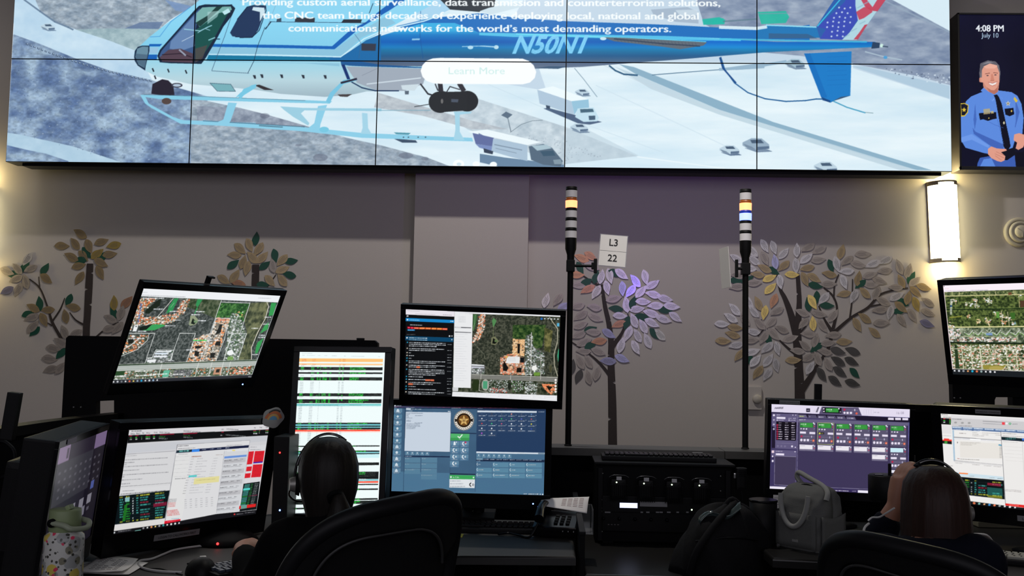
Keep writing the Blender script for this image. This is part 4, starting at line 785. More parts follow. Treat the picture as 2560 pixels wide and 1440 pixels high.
texset(m1, ind, (60, 90, 60), (130, 140, 120), 8, 60); m1.speckle(ind, GREYS, 420, 16, .95, 61); m1.poly([(1375, 890), (1430, 870), (1450, 920), (1400, 940), (1370, 925)], (244, 248, 248)); m1.poly([(1380, 950), (1440, 950), (1440, 990), (1370, 990)], (120, 164, 84)); m1.speckle([(1480, 430), (1560, 440), (1540, 520), (1480, 480)], [(230, 170, 110), (240, 240, 230), (130, 210, 90)], 16, 14)
for p in ([(1880, 340), (1940, 340), (1900, 480), (1850, 490)], [(1800, 600), (1850, 560), (1840, 640), (1750, 690)], [(1720, 790), (1790, 740), (1720, 910), (1690, 920), (1700, 850)]): m1.poly(p, (54, 160, 84))
m1.poly([(1840, 470), (1780, 600), (1720, 720), (1680, 870), (1700, 740), (1790, 560)], (20, 34, 22)); m1.line([(1830, 335), (1850, 380), (1810, 520), (1720, 680), (1650, 850), (1650, 990)], 8, (222, 216, 206))
bl = [(575, 875), (770, 875), (740, 1000), (450, 1020), (480, 965), (530, 960)]
m1.poly(bl, (100, 106, 106)); m1.speckle(bl, GREYS, 130, 18, .9, 62); m1.poly([(580, 885), (750, 885), (745, 898), (575, 898)], (240, 246, 250)); m1.poly([(565, 907), (700, 907), (695, 925), (560, 925)], (220, 232, 244)); m1.poly([(550, 940), (700, 938), (690, 955), (545, 958)], (234, 240, 246)); m1.poly([(480, 985), (580, 980), (560, 1015), (475, 1012)], (240, 244, 246))
c3 = [(240, 720), (490, 700), (480, 760), (350, 880), (200, 935), (190, 900)]
texset(m1, c3, (60, 70, 56), (120, 116, 100), 7, 63); m1.speckle(c3, ROOFS, 150, 16, .9, 64); m1.poly([(270, 760), (330, 750), (320, 800), (270, 810)], (30, 34, 30)); m1.line([(210, 870), (300, 820), (400, 740)], 9, (226, 226, 220)); m1.ell(325, 724, 18, 12, (236, 238, 236))
for l in ([(275, 690), (565, 690), (470, 965)], [(500, 695), (480, 770), (370, 870), (190, 945)], [(450, 1025), (475, 965), (530, 960), (575, 875), (770, 878), (745, 985)], [(735, 985), (840, 690), (1015, 690), (990, 760)], [(1310, 315), (1180, 690), (1040, 1060)], [(1300, 335), (1635, 345), (1520, 690)], [(1400, 520), (1250, 515), (1090, 1000)], [(1380, 600), (1340, 760), (1240, 1010), (910, 1015), (1000, 760)], [(1500, 470), (1310, 1060)], [(1370, 690), (1595, 690), (1490, 1000)], [(1420, 700), (1330, 1000)], [(1080, 730), (1180, 690)]): m1.line(l, 6, (226, 230, 228))
m1.line([(990, 768), (1140, 768)], 9, (40, 220, 80)); m1.line([(730, 640), (775, 780)], 4, (40, 46, 44), .6)
m1.poly([(150, 1050), (1710, 990), (1690, 1050), (130, 1110)], (178, 186, 180)); m1.line([(150, 1045), (1710, 992)], 12, (40, 62, 40)); m1.line([(150, 1035), (1715, 985)], 4, (220, 224, 216)); m1.line([(140, 1080), (1700, 1025)], 3, (214, 218, 214)); m1.line([(130, 1108), (1690, 1052)], 5, (222, 226, 220))
bot = [(120, 1112), (1685, 1058), (1650, 1160), (95, 1210)]
texset(m1, bot, (60, 82, 56), (134, 142, 124), 8, 65); m1.speckle(bot, ROOFS+GREYS, 380, 14, .9, 66)
m1.poly([(130, 1110), (230, 1108), (220, 1160), (110, 1165)], (44, 76, 44)); m1.poly([(660, 1105), (730, 1100), (710, 1175), (640, 1180)], (104, 190, 158)); m1.poly([(780, 1100), (980, 1090), (960, 1165), (750, 1175)], (96, 98, 100)); m1.speckle([(780, 1100), (980, 1090), (960, 1165), (750, 1175)], GREYS, 80, 9, .9, 67); m1.poly([(1230, 1075), (1320, 1070), (1300, 1150), (1210, 1155)], (200, 150, 120)); m1.poly([(1250, 1095), (1290, 1090), (1280, 1130), (1240, 1130)], (40, 40, 34)); m1.speckle([(1420, 1080), (1650, 1070), (1620, 1150), (1400, 1150)], [(224, 110, 70), (240, 200, 170), (50, 50, 44)], 90, 15, .95, 68)
for x in (640, 1050, 1200, 1330, 1410): m1.line([(x, 1000+(1700-x)*.03), (x-40, 1170)], 7, (222, 224, 218))
m1.line([(1540, 1065), (1430, 1160)], 4, (220, 222, 216)); m1.line([(100, 1207), (1660, 1158)], 5, (214, 222, 224))
m1.poly([(340, 600), (380, 600), (360, 670), (318, 670)], (244, 246, 248)); m1.poly([(345, 618), (360, 605), (368, 620)], (20, 20, 20))
for x, y, w in ((1020, 445, 100), (970, 480, 100), (1045, 547, 90), (760, 542, 90), (675, 605, 115), (550, 420, 120), (730, 445, 100), (1650, 630, 80), (1800, 503, 80), (1785, 583, 70), (1740, 710, 65), (1725, 733, 80), (1655, 928, 70), (910, 875, 140), (1150, 765, 130), (430, 300, 240), (270, 750, 180), (570, 950, 140), (380, 668, 90), (710, 995, 70)): m1.scrib(x, y-6, w, 12, (246, 250, 255), .95)
for x, y, w in ((120, 1165, 120), (345, 1160, 220), (340, 1110, 200), (540, 1145, 160), (760, 1148, 130), (1500, 1120, 90)): m1.scrib(x, y-5, w, 14, (250, 252, 250), 1, -.03)
m1.poly([(437, 188), (1988, 255), (1962, 335), (405, 278)], (244, 246, 250)); m1.scrib(425, 262, 480, 8, (140, 144, 150), .6, .035); m1.scrib(425, 232, 60, 6, (150, 150, 156), .6); m1.scrib(1730, 282, 150, 7, (160, 160, 166), .6, .03); m1.line([(437, 188), (85, 1250)], 5, (230, 234, 238)); m1.line([(1988, 255), (1650, 1170)], 8, (222, 228, 232))
m1.poly([(100, 1207), (1660, 1158), (1645, 1192), (85, 1252)], (46, 48, 54)); 
for i, cc in enumerate(((240, 240, 244), (200, 204, 210), (120, 124, 130), (230, 236, 240), (226, 110, 84), (240, 214, 110), (150, 170, 190), (40, 170, 220), (236, 236, 236), (220, 226, 230), (160, 190, 220), (234, 236, 240))): m1.ell(108+i*43.5, 1228-i*1.5, 11, 11, cc, 1, n=4 if i in (0, 3, 5, 8, 11) else 14, rot=.8)
m1.scrib(1612, 1175, 38, 6, (226, 228, 230), .9); m1.scrib(1612, 1184, 36, 4, (200, 204, 206), .9)

# centre top: transcript and map
q4 = [(165, 157), (2022, 238), (1984, 1257), (155, 1169)]
m4 = cvq(q4, 560, 316, BK)
m4.poly([(750, 190), (2022, 240), (1984, 1257), (728, 1200)], tex(m4, (36, 42, 32), (84, 86, 72), 5, 71, 2.6, 1.))
texset(m4, [(1450, 350), (1850, 350), (1800, 620), (1700, 640), (1680, 460), (1600, 520), (1450, 510)], (20, 50, 18), (84, 108, 56), 8, 72); texset(m4, [(1830, 380), (1930, 420), (1900, 680), (1830, 660)], (60, 64, 34), (128, 124, 76), 10, 73)
hz = [(1050, 222), (1118, 225), (1110, 400), (1050, 520), (975, 560), (975, 500), (1020, 440), (1040, 330)]
m4.poly(hz, (150, 140, 126)); m4.speckle(hz, ROOFS, 300, 15, .95, 74); m4.line([(1085, 225), (1080, 380), (1000, 530)], 5, (226, 220, 210)); m4.poly([(975, 222), (1025, 222), (1010, 330), (985, 420), (970, 410)], (58, 104, 58)); m4.line([(1000, 230), (990, 330), (975, 420)], 3, (190, 200, 170))
m4.poly([(1200, 300), (1220, 262), (1255, 300), (1225, 370), (1215, 380)], (84, 140, 84)); m4.line([(1218, 360), (1216, 500)], 5, (130, 140, 96)); m4.poly([(1195, 500), (1240, 485), (1285, 545), (1240, 590), (1190, 580)], (120, 122, 92)); m4.poly([(1215, 505), (1270, 545), (1240, 575), (1205, 570)], (12, 16, 10)); m4.ell(1250, 540, 20, 14, (96, 120, 76)); m4.line([(985, 570), (1110, 700), (1120, 760)], 3, (130, 134, 116))
m4.poly([(1450, 520), (1595, 522), (1590, 720), (1450, 710)], (226, 172, 116)); m4.speckle([(1450, 520), (1595, 522), (1590, 720), (1450, 710)], [(240, 196, 146), (214, 186, 150), (110, 90, 70), (250, 216, 170)], 130, 18, .9, 75); m4.poly([(1510, 575), (1538, 575), (1535, 690), (1508, 690)], (18, 18, 14))
m4.poly([(1290, 740), (1420, 690), (1590, 740), (1588, 945), (1290, 935)], (176, 130, 100)); m4.speckle([(1290, 740), (1420, 690), (1590, 740), (1588, 945), (1290, 935)], [(240, 150, 110), (240, 200, 160), (222, 214, 204), (90, 76, 64), (226, 120, 90)], 260, 18, .95, 76); m4.poly([(1350, 780), (1400, 860), (1380, 900), (1335, 895), (1335, 820)], (16, 16, 12)); m4.poly([(1500, 860), (1560, 858), (1555, 915), (1498, 915)], (20, 20, 12)); m4.poly([(1540, 735), (1590, 740), (1585, 800), (1540, 795)], (14, 20, 22))
g4 = [(1605, 480), (1680, 450), (1690, 600), (1830, 690), (1830, 940), (1600, 945)]
m4.poly(g4, (84, 90, 76)); m4.speckle(g4, GREYS, 330, 17, .95, 77); m4.ell(1710, 865, 32, 30, (244, 244, 240)); m4.poly([(1705, 915), (1780, 915), (1778, 955), (1705, 955)], (110, 150, 60)); m4.line([(1675, 440), (1668, 970)], 7, (224, 222, 216)); m4.line([(1790, 700), (1785, 975)], 5, (200, 200, 190)); m4.poly([(1285, 690), (1300, 700), (1300, 940), (1285, 940)], (60, 64, 50))
m4.line([(1890, 262), (1990, 400), (1985, 560), (1945, 700), (1950, 830), (1990, 960)], 8, (200, 194, 172)); m4.poly([(1998, 640), (2010, 640), (2000, 800), (1985, 720)], (60, 160, 120)); m4.line([(1990, 620), (1965, 740), (1990, 860)], 14, (24, 34, 22)); m4.ell(1905, 870, 18, 50, (96, 94, 60), .5)
m4.poly([(960, 940), (1990, 975), (1988, 1030), (958, 985)], (122, 122, 116)); m4.line([(960, 938), (1990, 975)], 6, (200, 200, 190)); m4.line([(960, 985), (1988, 1022)], 4, (170, 170, 160)); m4.line([(960, 960), (1990, 1000)], 2, (200, 200, 196), .6)
b4 = [(745, 985), (1988, 1030), (1980, 1190), (735, 1140)]; texset(m4, b4, (34, 44, 26), (92, 94, 78), 7, 78); m4.speckle([(1170, 1000), (1400, 1010), (1400, 1150), (1160, 1150)], GREYS, 260, 10, .9, 79); m4.speckle([(1600, 1020), (1750, 1030), (1740, 1180), (1590, 1170)], GREYS, 150, 14, .9, 80); m4.speckle([(1440, 1010), (1590, 1020), (1580, 1150), (1440, 1140)], GREYS+[(60, 110, 50)]*3, 120, 12, .9, 81)
m4.poly([(965, 1060), (985, 1000), (1050, 1005), (1045, 1130), (975, 1130)], (38, 52, 24)); m4.ell(1125, 1062, 44, 68, (172, 172, 164)); m4.poly([(1098, 1015), (1150, 1018), (1148, 1110), (1096, 1105)], (80, 160, 120)); m4.ell(1412, 1075, 18, 44, (30, 36, 26)); m4.line([(1060, 1000), (1050, 1130), (1160, 1150)], 5, (200, 200, 192))
m4.poly([(1800, 1050), (1970, 1060), (1965, 1120), (1920, 1180), (1870, 1150), (1810, 1080)], (230, 130, 84)); m4.speckle([(1800, 1050), (1970, 1060), (1965, 1120), (1920, 1180), (1870, 1150), (1810, 1080)], [(240, 190, 150), (90, 80, 60), (244, 150, 96)], 60, 15, .9, 82); m4.poly([(1850, 1075), (1930, 1085), (1890, 1135)], (20, 22, 12)); m4.poly([(1790, 1090), (1850, 1130), (1860, 1170), (1790, 1120)], (26, 34, 20))
m4.poly([(960, 830), (1120, 830), (1115, 935), (958, 930)], (110, 110, 112)); m4.speckle([(960, 860), (1115, 860), (1110, 930), (958, 930)], GREYS, 80, 14, .9, 83); m4.poly([(960, 815), (1110, 825), (1110, 838), (960, 832)], (236, 240, 244)); m4.poly([(960, 843), (1110, 850), (1108, 862), (960, 858)], (210, 214, 226)); m4.speckle([(1190, 1100), (1380, 1110), (1380, 1150), (1160, 1150)], [(240, 236, 230), (200, 70, 60), (120, 120, 116)], 70, 12, .9, 84)
for x in (1075, 1430, 1670, 1790): m4.line([(x, 930), (x-5, 1000)], 6, (206, 204, 196))
m4.poly([(750, 205), (970, 218), (952, 1098), (738, 1090)], (238, 239, 241)); m4.poly([(750, 187), (2022, 240), (2021, 256), (750, 208)], (240, 240, 244))
for i in range(6): m4.scrib(795, 245+i*13, 90, 4, (150, 152, 158), .5, .03)
m4.poly([(756, 370), (952, 378), (952, 388), (756, 380)], (90, 90, 96)); m4.poly([(756, 428), (952, 436), (952, 444), (756, 437)], (90, 92, 98)); m4.poly([(760, 370), (830, 373), (830, 382), (760, 379)], (220, 220, 224))
for i in range(20): m4.scrib(762, 455+i*29, 150-((i*37) % 60), 4, (176, 180, 188), .55, .03)
m4.poly([(1385, 725), (1535, 728), (1533, 808), (1368, 804)], (236, 238, 238)); [m4.scrib(1395, 740+i*13, 90, 4, (140, 142, 146), .5) for i in range(4)]; m4.ell(1378, 730, 16, 14, (226, 180, 100))
m4.poly([(733, 1090), (800, 1092), (800, 1135), (733, 1135)], (214, 216, 218)); m4.poly([(733, 1140), (1984, 1190), (1984, 1257), (728, 1200)], (242, 243, 246))
for i in range(9): m4.line([(742+i*138, 1146+i*5.4), (868+i*138, 1151+i*5.4), (868+i*138, 1195+i*5.4), (742+i*138, 1190+i*5.4)], 2, (200, 200, 206), closed=True); m4.scrib(750+i*138, 1166+i*5.4, 90, 4, (160, 162, 168), .5, .03)
m4.ell(1796, 278, 14, 14, (40, 110, 190)); [m4.ell(x, y, 9, 7, (226, 232, 240)) for x, y in ((1834, 277), (1876, 277), (1914, 281), (1952, 281), (1992, 283))]; m4.rect(1980, 330, 2008, 370, (90, 180, 220)); [m4.ell(1966, y, 13, 13, (246, 240, 236)) for y in (1006, 1040, 1078, 1114, 1146)]
m4.poly([(165, 157), (750, 187), (750, 250), (165, 222)], (238, 232, 240)); m4.scrib(180, 172, 150, 6, (120, 116, 124), .6, .05); m4.scrib(280, 210, 240, 6, (150, 146, 154), .6, .05); m4.scrib(610, 222, 110, 7, (90, 90, 96), .6, .05)
m4.poly([(165, 262), (748, 290), (748, 325), (165, 300)], (20, 136, 206)); m4.ell(187, 284, 9, 9, (240, 246, 250)); m4.scrib(208, 281, 122, 9, (220, 236, 246), .95, .04); m4.scrib(700, 299, 36, 9, (226, 240, 248), .95, .04); m4.rect(176, 232, 198, 248, (206, 210, 216))
m4.scrib(218, 340, 146, 10, (206, 210, 216), .95, .04)
for i, (x, w_, cc) in enumerate(((188, 34, (226, 20, 60)), (226, 34, (226, 24, 56)), (264, 60, (244, 90, 60)), (328, 70, (244, 120, 50)), (402, 66, (244, 110, 40)), (474, 62, (244, 124, 44)), (540, 62, (246, 126, 40)), (604, 62, (244, 90, 60)))): m4.poly([(x, 366+i*2.6), (x+w_, 368+i*2.6), (x+w_, 391+i*2.6), (x, 389+i*2.6)], cc); m4.scrib(x+8, 376+i*2.6, w_-16, 6, (250, 226, 200), .7)
m4.poly([(188, 398), (276, 401), (276, 417), (188, 414)], (20, 130, 200)); m4.scrib(196, 403, 70, 7, (220, 240, 250), .8); m4.scrib(178, 457, 104, 7, (150, 150, 154), .8); m4.rect(684, 472, 702, 488, WT_); m4.poly([(712, 474), (732, 475), (722, 490)], WT_)
m4.poly([(163, 476), (742, 500), (740, 552), (162, 528)], (6, 68, 104)); m4.ell(183, 499, 9, 9, (240, 244, 248)); m4.scrib(206, 494, 222, 10, (236, 244, 250), 1, .03); m4.scrib(206, 517, 222, 9, (200, 220, 232), .9, .03); m4.line([(714, 514), (728, 530)], 4, WT_); m4.line([(728, 514), (714, 530)], 4, WT_)
rows = [(553, 1, 3, 440), (624, 0, 2, 422), (675, 0, 1, 26), (708, 0, 1, 62), (740, 1, 1, 32), (772, 1, 2, 436), (822, 0, 2, 436), (872, 1, 4, 430), (958, 1, 1, 174), (990, 1, 1, 300), (1024, 0, 2, 390), (1074, 1, 1, 90), (1106, 1, 1, 330), (1140, 0, 2, 430)]
for y, c_, n_, w_ in rows:
    m4.ell(188-(y-550)*.02, y, 8, 8, (40, 160, 200) if c_ else (206, 196, 180))
    for i in range(n_): m4.scrib(208-(y-550)*.01, y-2+i*20, w_*(1-.25*(i == n_-1 and n_ > 1)), 9, (232, 238, 244), 1, .03)
    m4.scrib(668, y+24, 50, 7, (214, 220, 226), .8, .03)
for p in ((300, 838, 42), (406, 992, 58), (468, 994, 44), (202, 1038, 56)): m4.poly([(p[0], p[1]), (p[0]+p[2], p[1]+2), (p[0]+p[2], p[1]+22), (p[0], p[1]+20)], (244, 120, 80), .9)
# upper right map
q7 = [(260, 147), (2060, 105), (2079, 1224), (373, 1152)]
m7 = cvq(q7, 560, 316, (50, 66, 30)); m7.a = tex(m7, (34, 48, 22), (104, 120, 62), 6, 91, 2.6, 1.)
def hband(y0, y1, y2, y3, lo, hi, sc, sd): texset(m7, [(270, y0), (2079, y1), (2079, y3), (270, y2)], lo, hi, sc, sd)
hband(225, 205, 275, 270, (50, 66, 36), (150, 156, 104), 6, 92); m7.line([(280, 275), (1170, 262), (2070, 250)], 9, (214, 206, 150)); m7.line([(290, 430), (1170, 425), (2070, 420)], 10, (24, 44, 20)); m7.line([(290, 418), (1170, 413), (2070, 408)], 4, (130, 150, 80)); m7.line([(300, 632), (1170, 626), (2070, 620)], 11, (234, 226, 170))
hband(640, 636, 800, 815, (50, 66, 44), (168, 176, 150), 8, 93)
for (x, y, s_, cc) in ((370, 340, 30, (226, 190, 160)), (550, 370, 22, WT_), (505, 365, 18, WT_), (605, 385, 24, (240, 226, 214)), (590, 330, 20, (226, 170, 150)), (735, 340, 24, (226, 226, 200)), (700, 320, 26, (110, 130, 60)), (525, 505, 18, (210, 140, 100)), (625, 565, 24, (230, 200, 150)), (725, 570, 36, (226, 170, 140)), (860, 500, 26, WT_), (800, 480, 24, (236, 236, 220)), (925, 540, 26, (230, 210, 190)), (875, 580, 22, (214, 130, 90)), (975, 590, 20, (150, 190, 224)), (1110, 560, 18, WT_), (1045, 290, 22, (220, 200, 160)), (350, 600, 34, (226, 196, 160)), (1200, 480, 24, WT_), (1400, 340, 26, (230, 190, 150)), (1600, 500, 24, WT_), (1800, 330, 26, WT_)): m7.speckle([(x-s_, y-s_), (x+s_, y-s_*.8), (x+s_*.9, y+s_), (x-s_*.8, y+s_)], [cc, WT_, (220, 190, 160), (120, 140, 90)], 16, 14, .95, x)
m7.poly([(1040, 335), (1095, 332), (1105, 400), (1045, 412)], (84, 58, 40)); m7.poly([(1030, 280), (1120, 275), (1115, 330), (1030, 330)], (110, 130, 66), .8); m7.line([(735, 280), (730, 380)], 5, (220, 216, 180)); m7.line([(430, 230), (425, 275)], 4, (214, 206, 150)); m7.line([(600, 225), (612, 420)], 4, (150, 160, 110)); m7.line([(1030, 270), (1035, 410)], 5, (206, 190, 140)); m7.line([(1130, 262), (1125, 420)], 4, (206, 196, 150)); m7.line([(975, 215), (985, 265)], 5, (206, 196, 150)); m7.line([(795, 225), (800, 265)], 5, (206, 196, 150)); m7.line([(855, 450), (865, 620)], 6, (216, 206, 170)); m7.line([(700, 520), (735, 620)], 8, (226, 206, 160)); m7.line([(915, 460), (930, 620)], 5, (206, 200, 160)); m7.poly([(925, 240), (960, 238), (960, 265), (925, 266)], (110, 70, 44))
m7.poly([(800, 460), (830, 460), (835, 530), (805, 530)], (96, 150, 66)); m7.poly([(940, 470), (990, 470), (990, 540), (950, 540)], (60, 104, 40)); m7.poly([(330, 515), (460, 500), (460, 515), (330, 530)], (150, 150, 60), .8)
for k in range(16):
    x = 480+k*92; m7.line([(x, 690), (x+50, 720), (x+90, 665)], 12, (206, 210, 200), .8); m7.line([(x+10, 700), (x+48, 735), (x+88, 690)], 8, (100, 150, 60), .8); m7.line([(x+20, 668), (x+52, 692)], 6, (60, 70, 60))
m7.speckle([(340, 750), (1000, 745), (1000, 790), (345, 795)], [(236, 226, 214), (226, 150, 130), (70, 74, 60), WT_], 240, 15, .95, 95); m7.speckle([(330, 650), (440, 650), (450, 735), (340, 740)], [(240, 206, 200), WT_, (90, 104, 80)], 70, 18, .9, 96); m7.poly([(700, 700), (760, 695), (765, 725), (700, 725)], (120, 150, 190)); m7.line([(345, 735), (1000, 742), (1010, 790)], 4, (210, 206, 170)); m7.line([(340, 803), (1170, 815), (2079, 828)], 16, (20, 34, 20)); 
nb = [(350, 825), (2079, 838), (2079, 1150), (370, 1095)]; texset(m7, nb, (60, 76, 40), (150, 150, 110), 6, 97); m7.speckle(nb, [(240, 236, 226), (226, 190, 170), (214, 130, 110), (250, 250, 246), (60, 76, 44), (96, 120, 60), (200, 204, 190)], 2600, 15, .95, 98)
m7.poly([(385, 830), (410, 830), (440, 1090), (400, 1090)], (40, 60, 34)); m7.poly([(665, 1048), (860, 1055), (900, 1045), (860, 1100), (670, 1095)], (150, 140, 60)); m7.ell(795, 1085, 70, 24, (176, 160, 84)); m7.speckle([(1030, 870), (1079, 870), (1060, 980), (1020, 980)], [(44, 54, 30)], 20, 20)
for x in (455, 545, 632, 890, 985, 1240, 1330, 1500, 1620, 1800): m7.line([(x, 830), (x+24, 1100)], 7, (222, 222, 196))
for y in (872, 958, 1040, 1000): m7.line([(350 if y < 900 else 640 if y != 1000 else 1000, y), (2079, y+14 if y != 1000 else y+10)], 6, (222, 222, 196))
m7.line([(1095, 1000), (1100, 1100)], 6, (226, 222, 190)); m7.line([(900, 1045), (860, 1100)], 5, (226, 222, 190)); m7.line([(640, 870), (650, 960), (665, 1090)], 6, (222, 222, 196))
m7.poly([(260, 147), (2060, 105), (2062, 180), (275, 226)], (250, 240, 248)); m7.scrib(285, 208, 210, 7, (170, 150, 160), .7, -.01); m7.scrib(545, 205, 180, 8, (150, 150, 160), .7, -.01); m7.scrib(280, 184, 40, 4, (236, 150, 150), .7); m7.rect(262, 152, 275, 164, (90, 80, 90))
for i in range(10): m7.ell(347, 318+i*18, 12, 6, (210, 216, 206) if i != 4 else (40, 90, 180)); 
m7.poly([(350, 1093), (2079, 1150), (2079, 1224), (373, 1152)], (26, 30, 34)); m7.line([(350, 1090), (2079, 1147)], 5, (214, 210, 204)); m7.line([(262, 150), (370, 1095)], 9, (246, 226, 232))
for i, cc in enumerate(((240, 240, 244), (200, 204, 210), (150, 154, 160), (240, 170, 110), (40, 180, 220), (230, 120, 80), (150, 170, 170), (240, 240, 240), (220, 220, 226), (236, 236, 240))): m7.ell(390+i*43.6, 1112+i*1.3, 12, 11, cc, 1, n=4 if i in (0, 3, 7, 9) else 14, rot=.8)
# tall incident list
q3 = [(143, 187), (797, 180), (729, 1419), (84, 1392)]
m3 = cvq(q3, 330, 586, (240, 252, 252)); GR = (30, 224, 60); TL_ = (120, 206, 206)
def sl(y, f=0.): return y
def row3(y0, y1, col, x0=0, x1=640, dy=-8):
    a = lambda x, y: (140-(y-190)*.048+x*(1-(y-190)*.0000), y+dy*x/640.)
    m3.poly([a(x0, y0), a(x1, y0), a(x1, y1), a(x0, y1)], col)
def marks3(y, col, a=.9, addr=True, h=8, seed=0, full=True):
    g = random.Random(int(y*7+seed)); off = 140-(y-190)*.048
    for x, w_ in ((18, 26), (96, 24), (142, 14), (162, 10), (184, 34), (236, 14), (306, 12), (332, 12)) if full else ((18, 26), (96, 26), (162, 5), (306, 14), (332, 16)):
        if full and g.random() < .12: continue
        m3.scrib(off+x, y-x*.0125, w_, h, col, a)
    if addr: m3.scrib(off+390, y-5, g.choice((70, 90, 120, 150, 110)), h, col, a)
m3.scrib(160, 196, 80, 4, (170, 174, 180), .6); [m3.scrib(x, 211, w_, 4, (150, 154, 160), .5) for x, w_ in ((162, 20), (198, 60), (280, 20), (330, 22), (386, 40), (480, 14), (535, 100), (740, 16))]
row3(237, 263, (255, 196, 120)); row3(275, 288, (255, 206, 150)); [m3.scrib(160, y, 34, 5, (230, 96, 60), .7) for y in (242, 254, 281)]; [m3.scrib(238, y, 28, 5, (230, 110, 60), .6) for y in (240, 253, 280)]; [m3.scrib(446, y, 8, 6, (220, 100, 60), .7) for y in (238, 251, 276)]; [m3.scrib(470, y, 20, 6, (220, 120, 60), .7) for y in (237, 250, 276)]
blk = [(303, 326, 2), (343, 355, 1), (381, 405, 2), (504, 526, 2), (549, 578, 2), (726, 737, 1), (749, 757, 1), (765, 777, 1), (897, 905, 1), (935, 945, 1), (955, 962, 1), (1024, 1044, 2), (1092, 1146, 5), (1182, 1190, 1), (1216, 1226, 1), (1287, 1298, 1), (1304, 1326, 2), (1350, 1360, 1)]
row3(583, 599, TL_); row3(603, 606, (200, 236, 238)); row3(737, 749, (110, 196, 206)); row3(757, 765, (120, 200, 210)); row3(779, 790, (255, 70, 40)); row3(791, 799, (255, 220, 210)); row3(945, 955, (130, 206, 216)); row3(962, 990, (206, 244, 248)); row3(1148, 1160, (130, 200, 206)); row3(1162, 1174, (255, 80, 50))
for y0, y1, n_ in blk:
    row3(y0, y1, (6, 12, 10)); h = (y1-y0)/n_
    for i in range(n_):
        if n_ == 5 and i == 4: m3.scrib(530, y0+i*h+2, 110, 7, (240, 240, 240), .9); continue
        marks3(y0+i*h+1.5, GR, .95, y0 not in (1024,), h*.68, i, not (n_ > 1 and i == 1 and y0 < 340))
        if n_ > 1 and i: m3.line([(140-(y0-190)*.048, y0+i*h), (775-(y0-190)*.07, y0+i*h-8)], 1.2, (140, 150, 140))
y = 292
while y < 1400:
    if not any(a-8 < y < b+2 for a, b, _ in blk+[(583, 599, 0), (779, 790, 0), (737, 765, 0)]): marks3(y, (110, 120, 128), .55, False, 5, 0, False)
    y += 12.5
m3.scrib(135, 590, 300, 7, (60, 110, 120), .5, -.012); m3.scrib(520, 585, 90, 6, (60, 110, 120), .5)
row3(1388, 1425, (40, 44, 50)); m3.rect(92, 1376, 106, 1388, (236, 240, 244)); m3.line([(797, 180), (729, 1419)], 8, (250, 254, 255))
# centre bottom: call console
q5 = [(120, 100), (1940, 165), (1922, 1185), (90, 1141)]
m5 = cvq(q5, 560, 332, (62, 106, 150)); m5.a = tex(m5, (58, 100, 144), (66, 112, 158), 60, 3, 1.5); PB = (84, 142, 190); PB2 = (58, 104, 152); NV = (24, 44, 84); LT = (214, 226, 236)
m5.poly([(100, 900), (1922, 960), (1922, 1185), (90, 1141)], (78, 136, 186), .8)
m5.poly([(120, 100), (1940, 165), (1940, 180), (120, 116)], (16, 20, 34)); m5.line([(120, 124), (1800, 156)], 2.5, (170, 60, 100)); m5.poly([(120, 128), (1940, 168), (1940, 184), (120, 140)], NV); m5.ell(133, 110, 9, 9, WT_); m5.scrib(150, 108, 60, 8, WT_, .9); m5.scrib(120, 130, 30, 6, LT); m5.scrib(268, 134, 104, 6, LT); m5.scrib(818, 144, 110, 7, LT); m5.scrib(1132, 152, 58, 6, LT); m5.scrib(1840, 152, 16, 6, LT); m5.scrib(1896, 155, 16, 6, LT)
for k in range(11):
    y = 142+k*72.3; x = 118-k*1.7; m5.poly([(x, y), (x+104, y+2), (x+102, y+68), (x, y+66)], PB if k % 2 else (96, 150, 196)); m5.poly([(x, y+48), (x+103, y+50), (x+102, y+68), (x, y+66)], (70, 122, 172)); m5.ell(x+50, y+26, 15, 17, LT, 1, n=[6, 4, 14, 5, 8][k % 5]); m5.scrib(x+18, y+51, 68, 7, LT, .9)
    if k in (0, 6, 8, 9, 10): m5.ell(x+50, y+14, 8, 8, LT); m5.rect(x+32, y+26, x+68, y+44, LT)
m5.poly([(250, 142), (266, 142), (246, 735), (242, 1140), (236, 1140)], (48, 84, 126)); m5.poly([(268, 142), (326, 144), (326, 162), (268, 160)], LT); [m5.scrib(x, 150, 30, 8, LT) for x in (334, 374)]; m5.scrib(412, 152, 44, 8, LT); m5.poly([(266, 165), (812, 186), (812, 196), (266, 184)], PB2); m5.scrib(270, 171, 78, 8, LT); m5.ell(781, 185, 7, 7, LT); m5.ell(799, 186, 7, 7, LT)
m5.poly([(266, 186), (812, 196), (800, 668), (250, 655)], (206, 218, 232))
for x, y, w_ in ((272, 200, 200), (272, 212, 40), (272, 226, 26), (378, 229, 90), (272, 242, 30), (272, 256, 76), (272, 284, 56), (272, 297, 54), (370, 316, 96), (272, 326, 165), (272, 342, 165), (272, 356, 168), (272, 370, 110), (272, 384, 108)): m5.scrib(x, y, w_, 7, (96, 110, 130), .8, .008)
for k in range(5): m5.poly([(260+k*60, 665+k*1.5), (312+k*60, 666+k*1.5), (312+k*60, 706+k*1.5), (260+k*60, 704+k*1.5)], PB); m5.ell(286+k*60, 678+k*1.5, 9, 9, LT, .8); m5.scrib(266+k*60, 693+k*1.5, 40, 4, LT, .8)
m5.poly([(250, 712), (800, 722), (800, 735), (250, 725)], NV); m5.scrib(256, 716, 86, 8, LT)
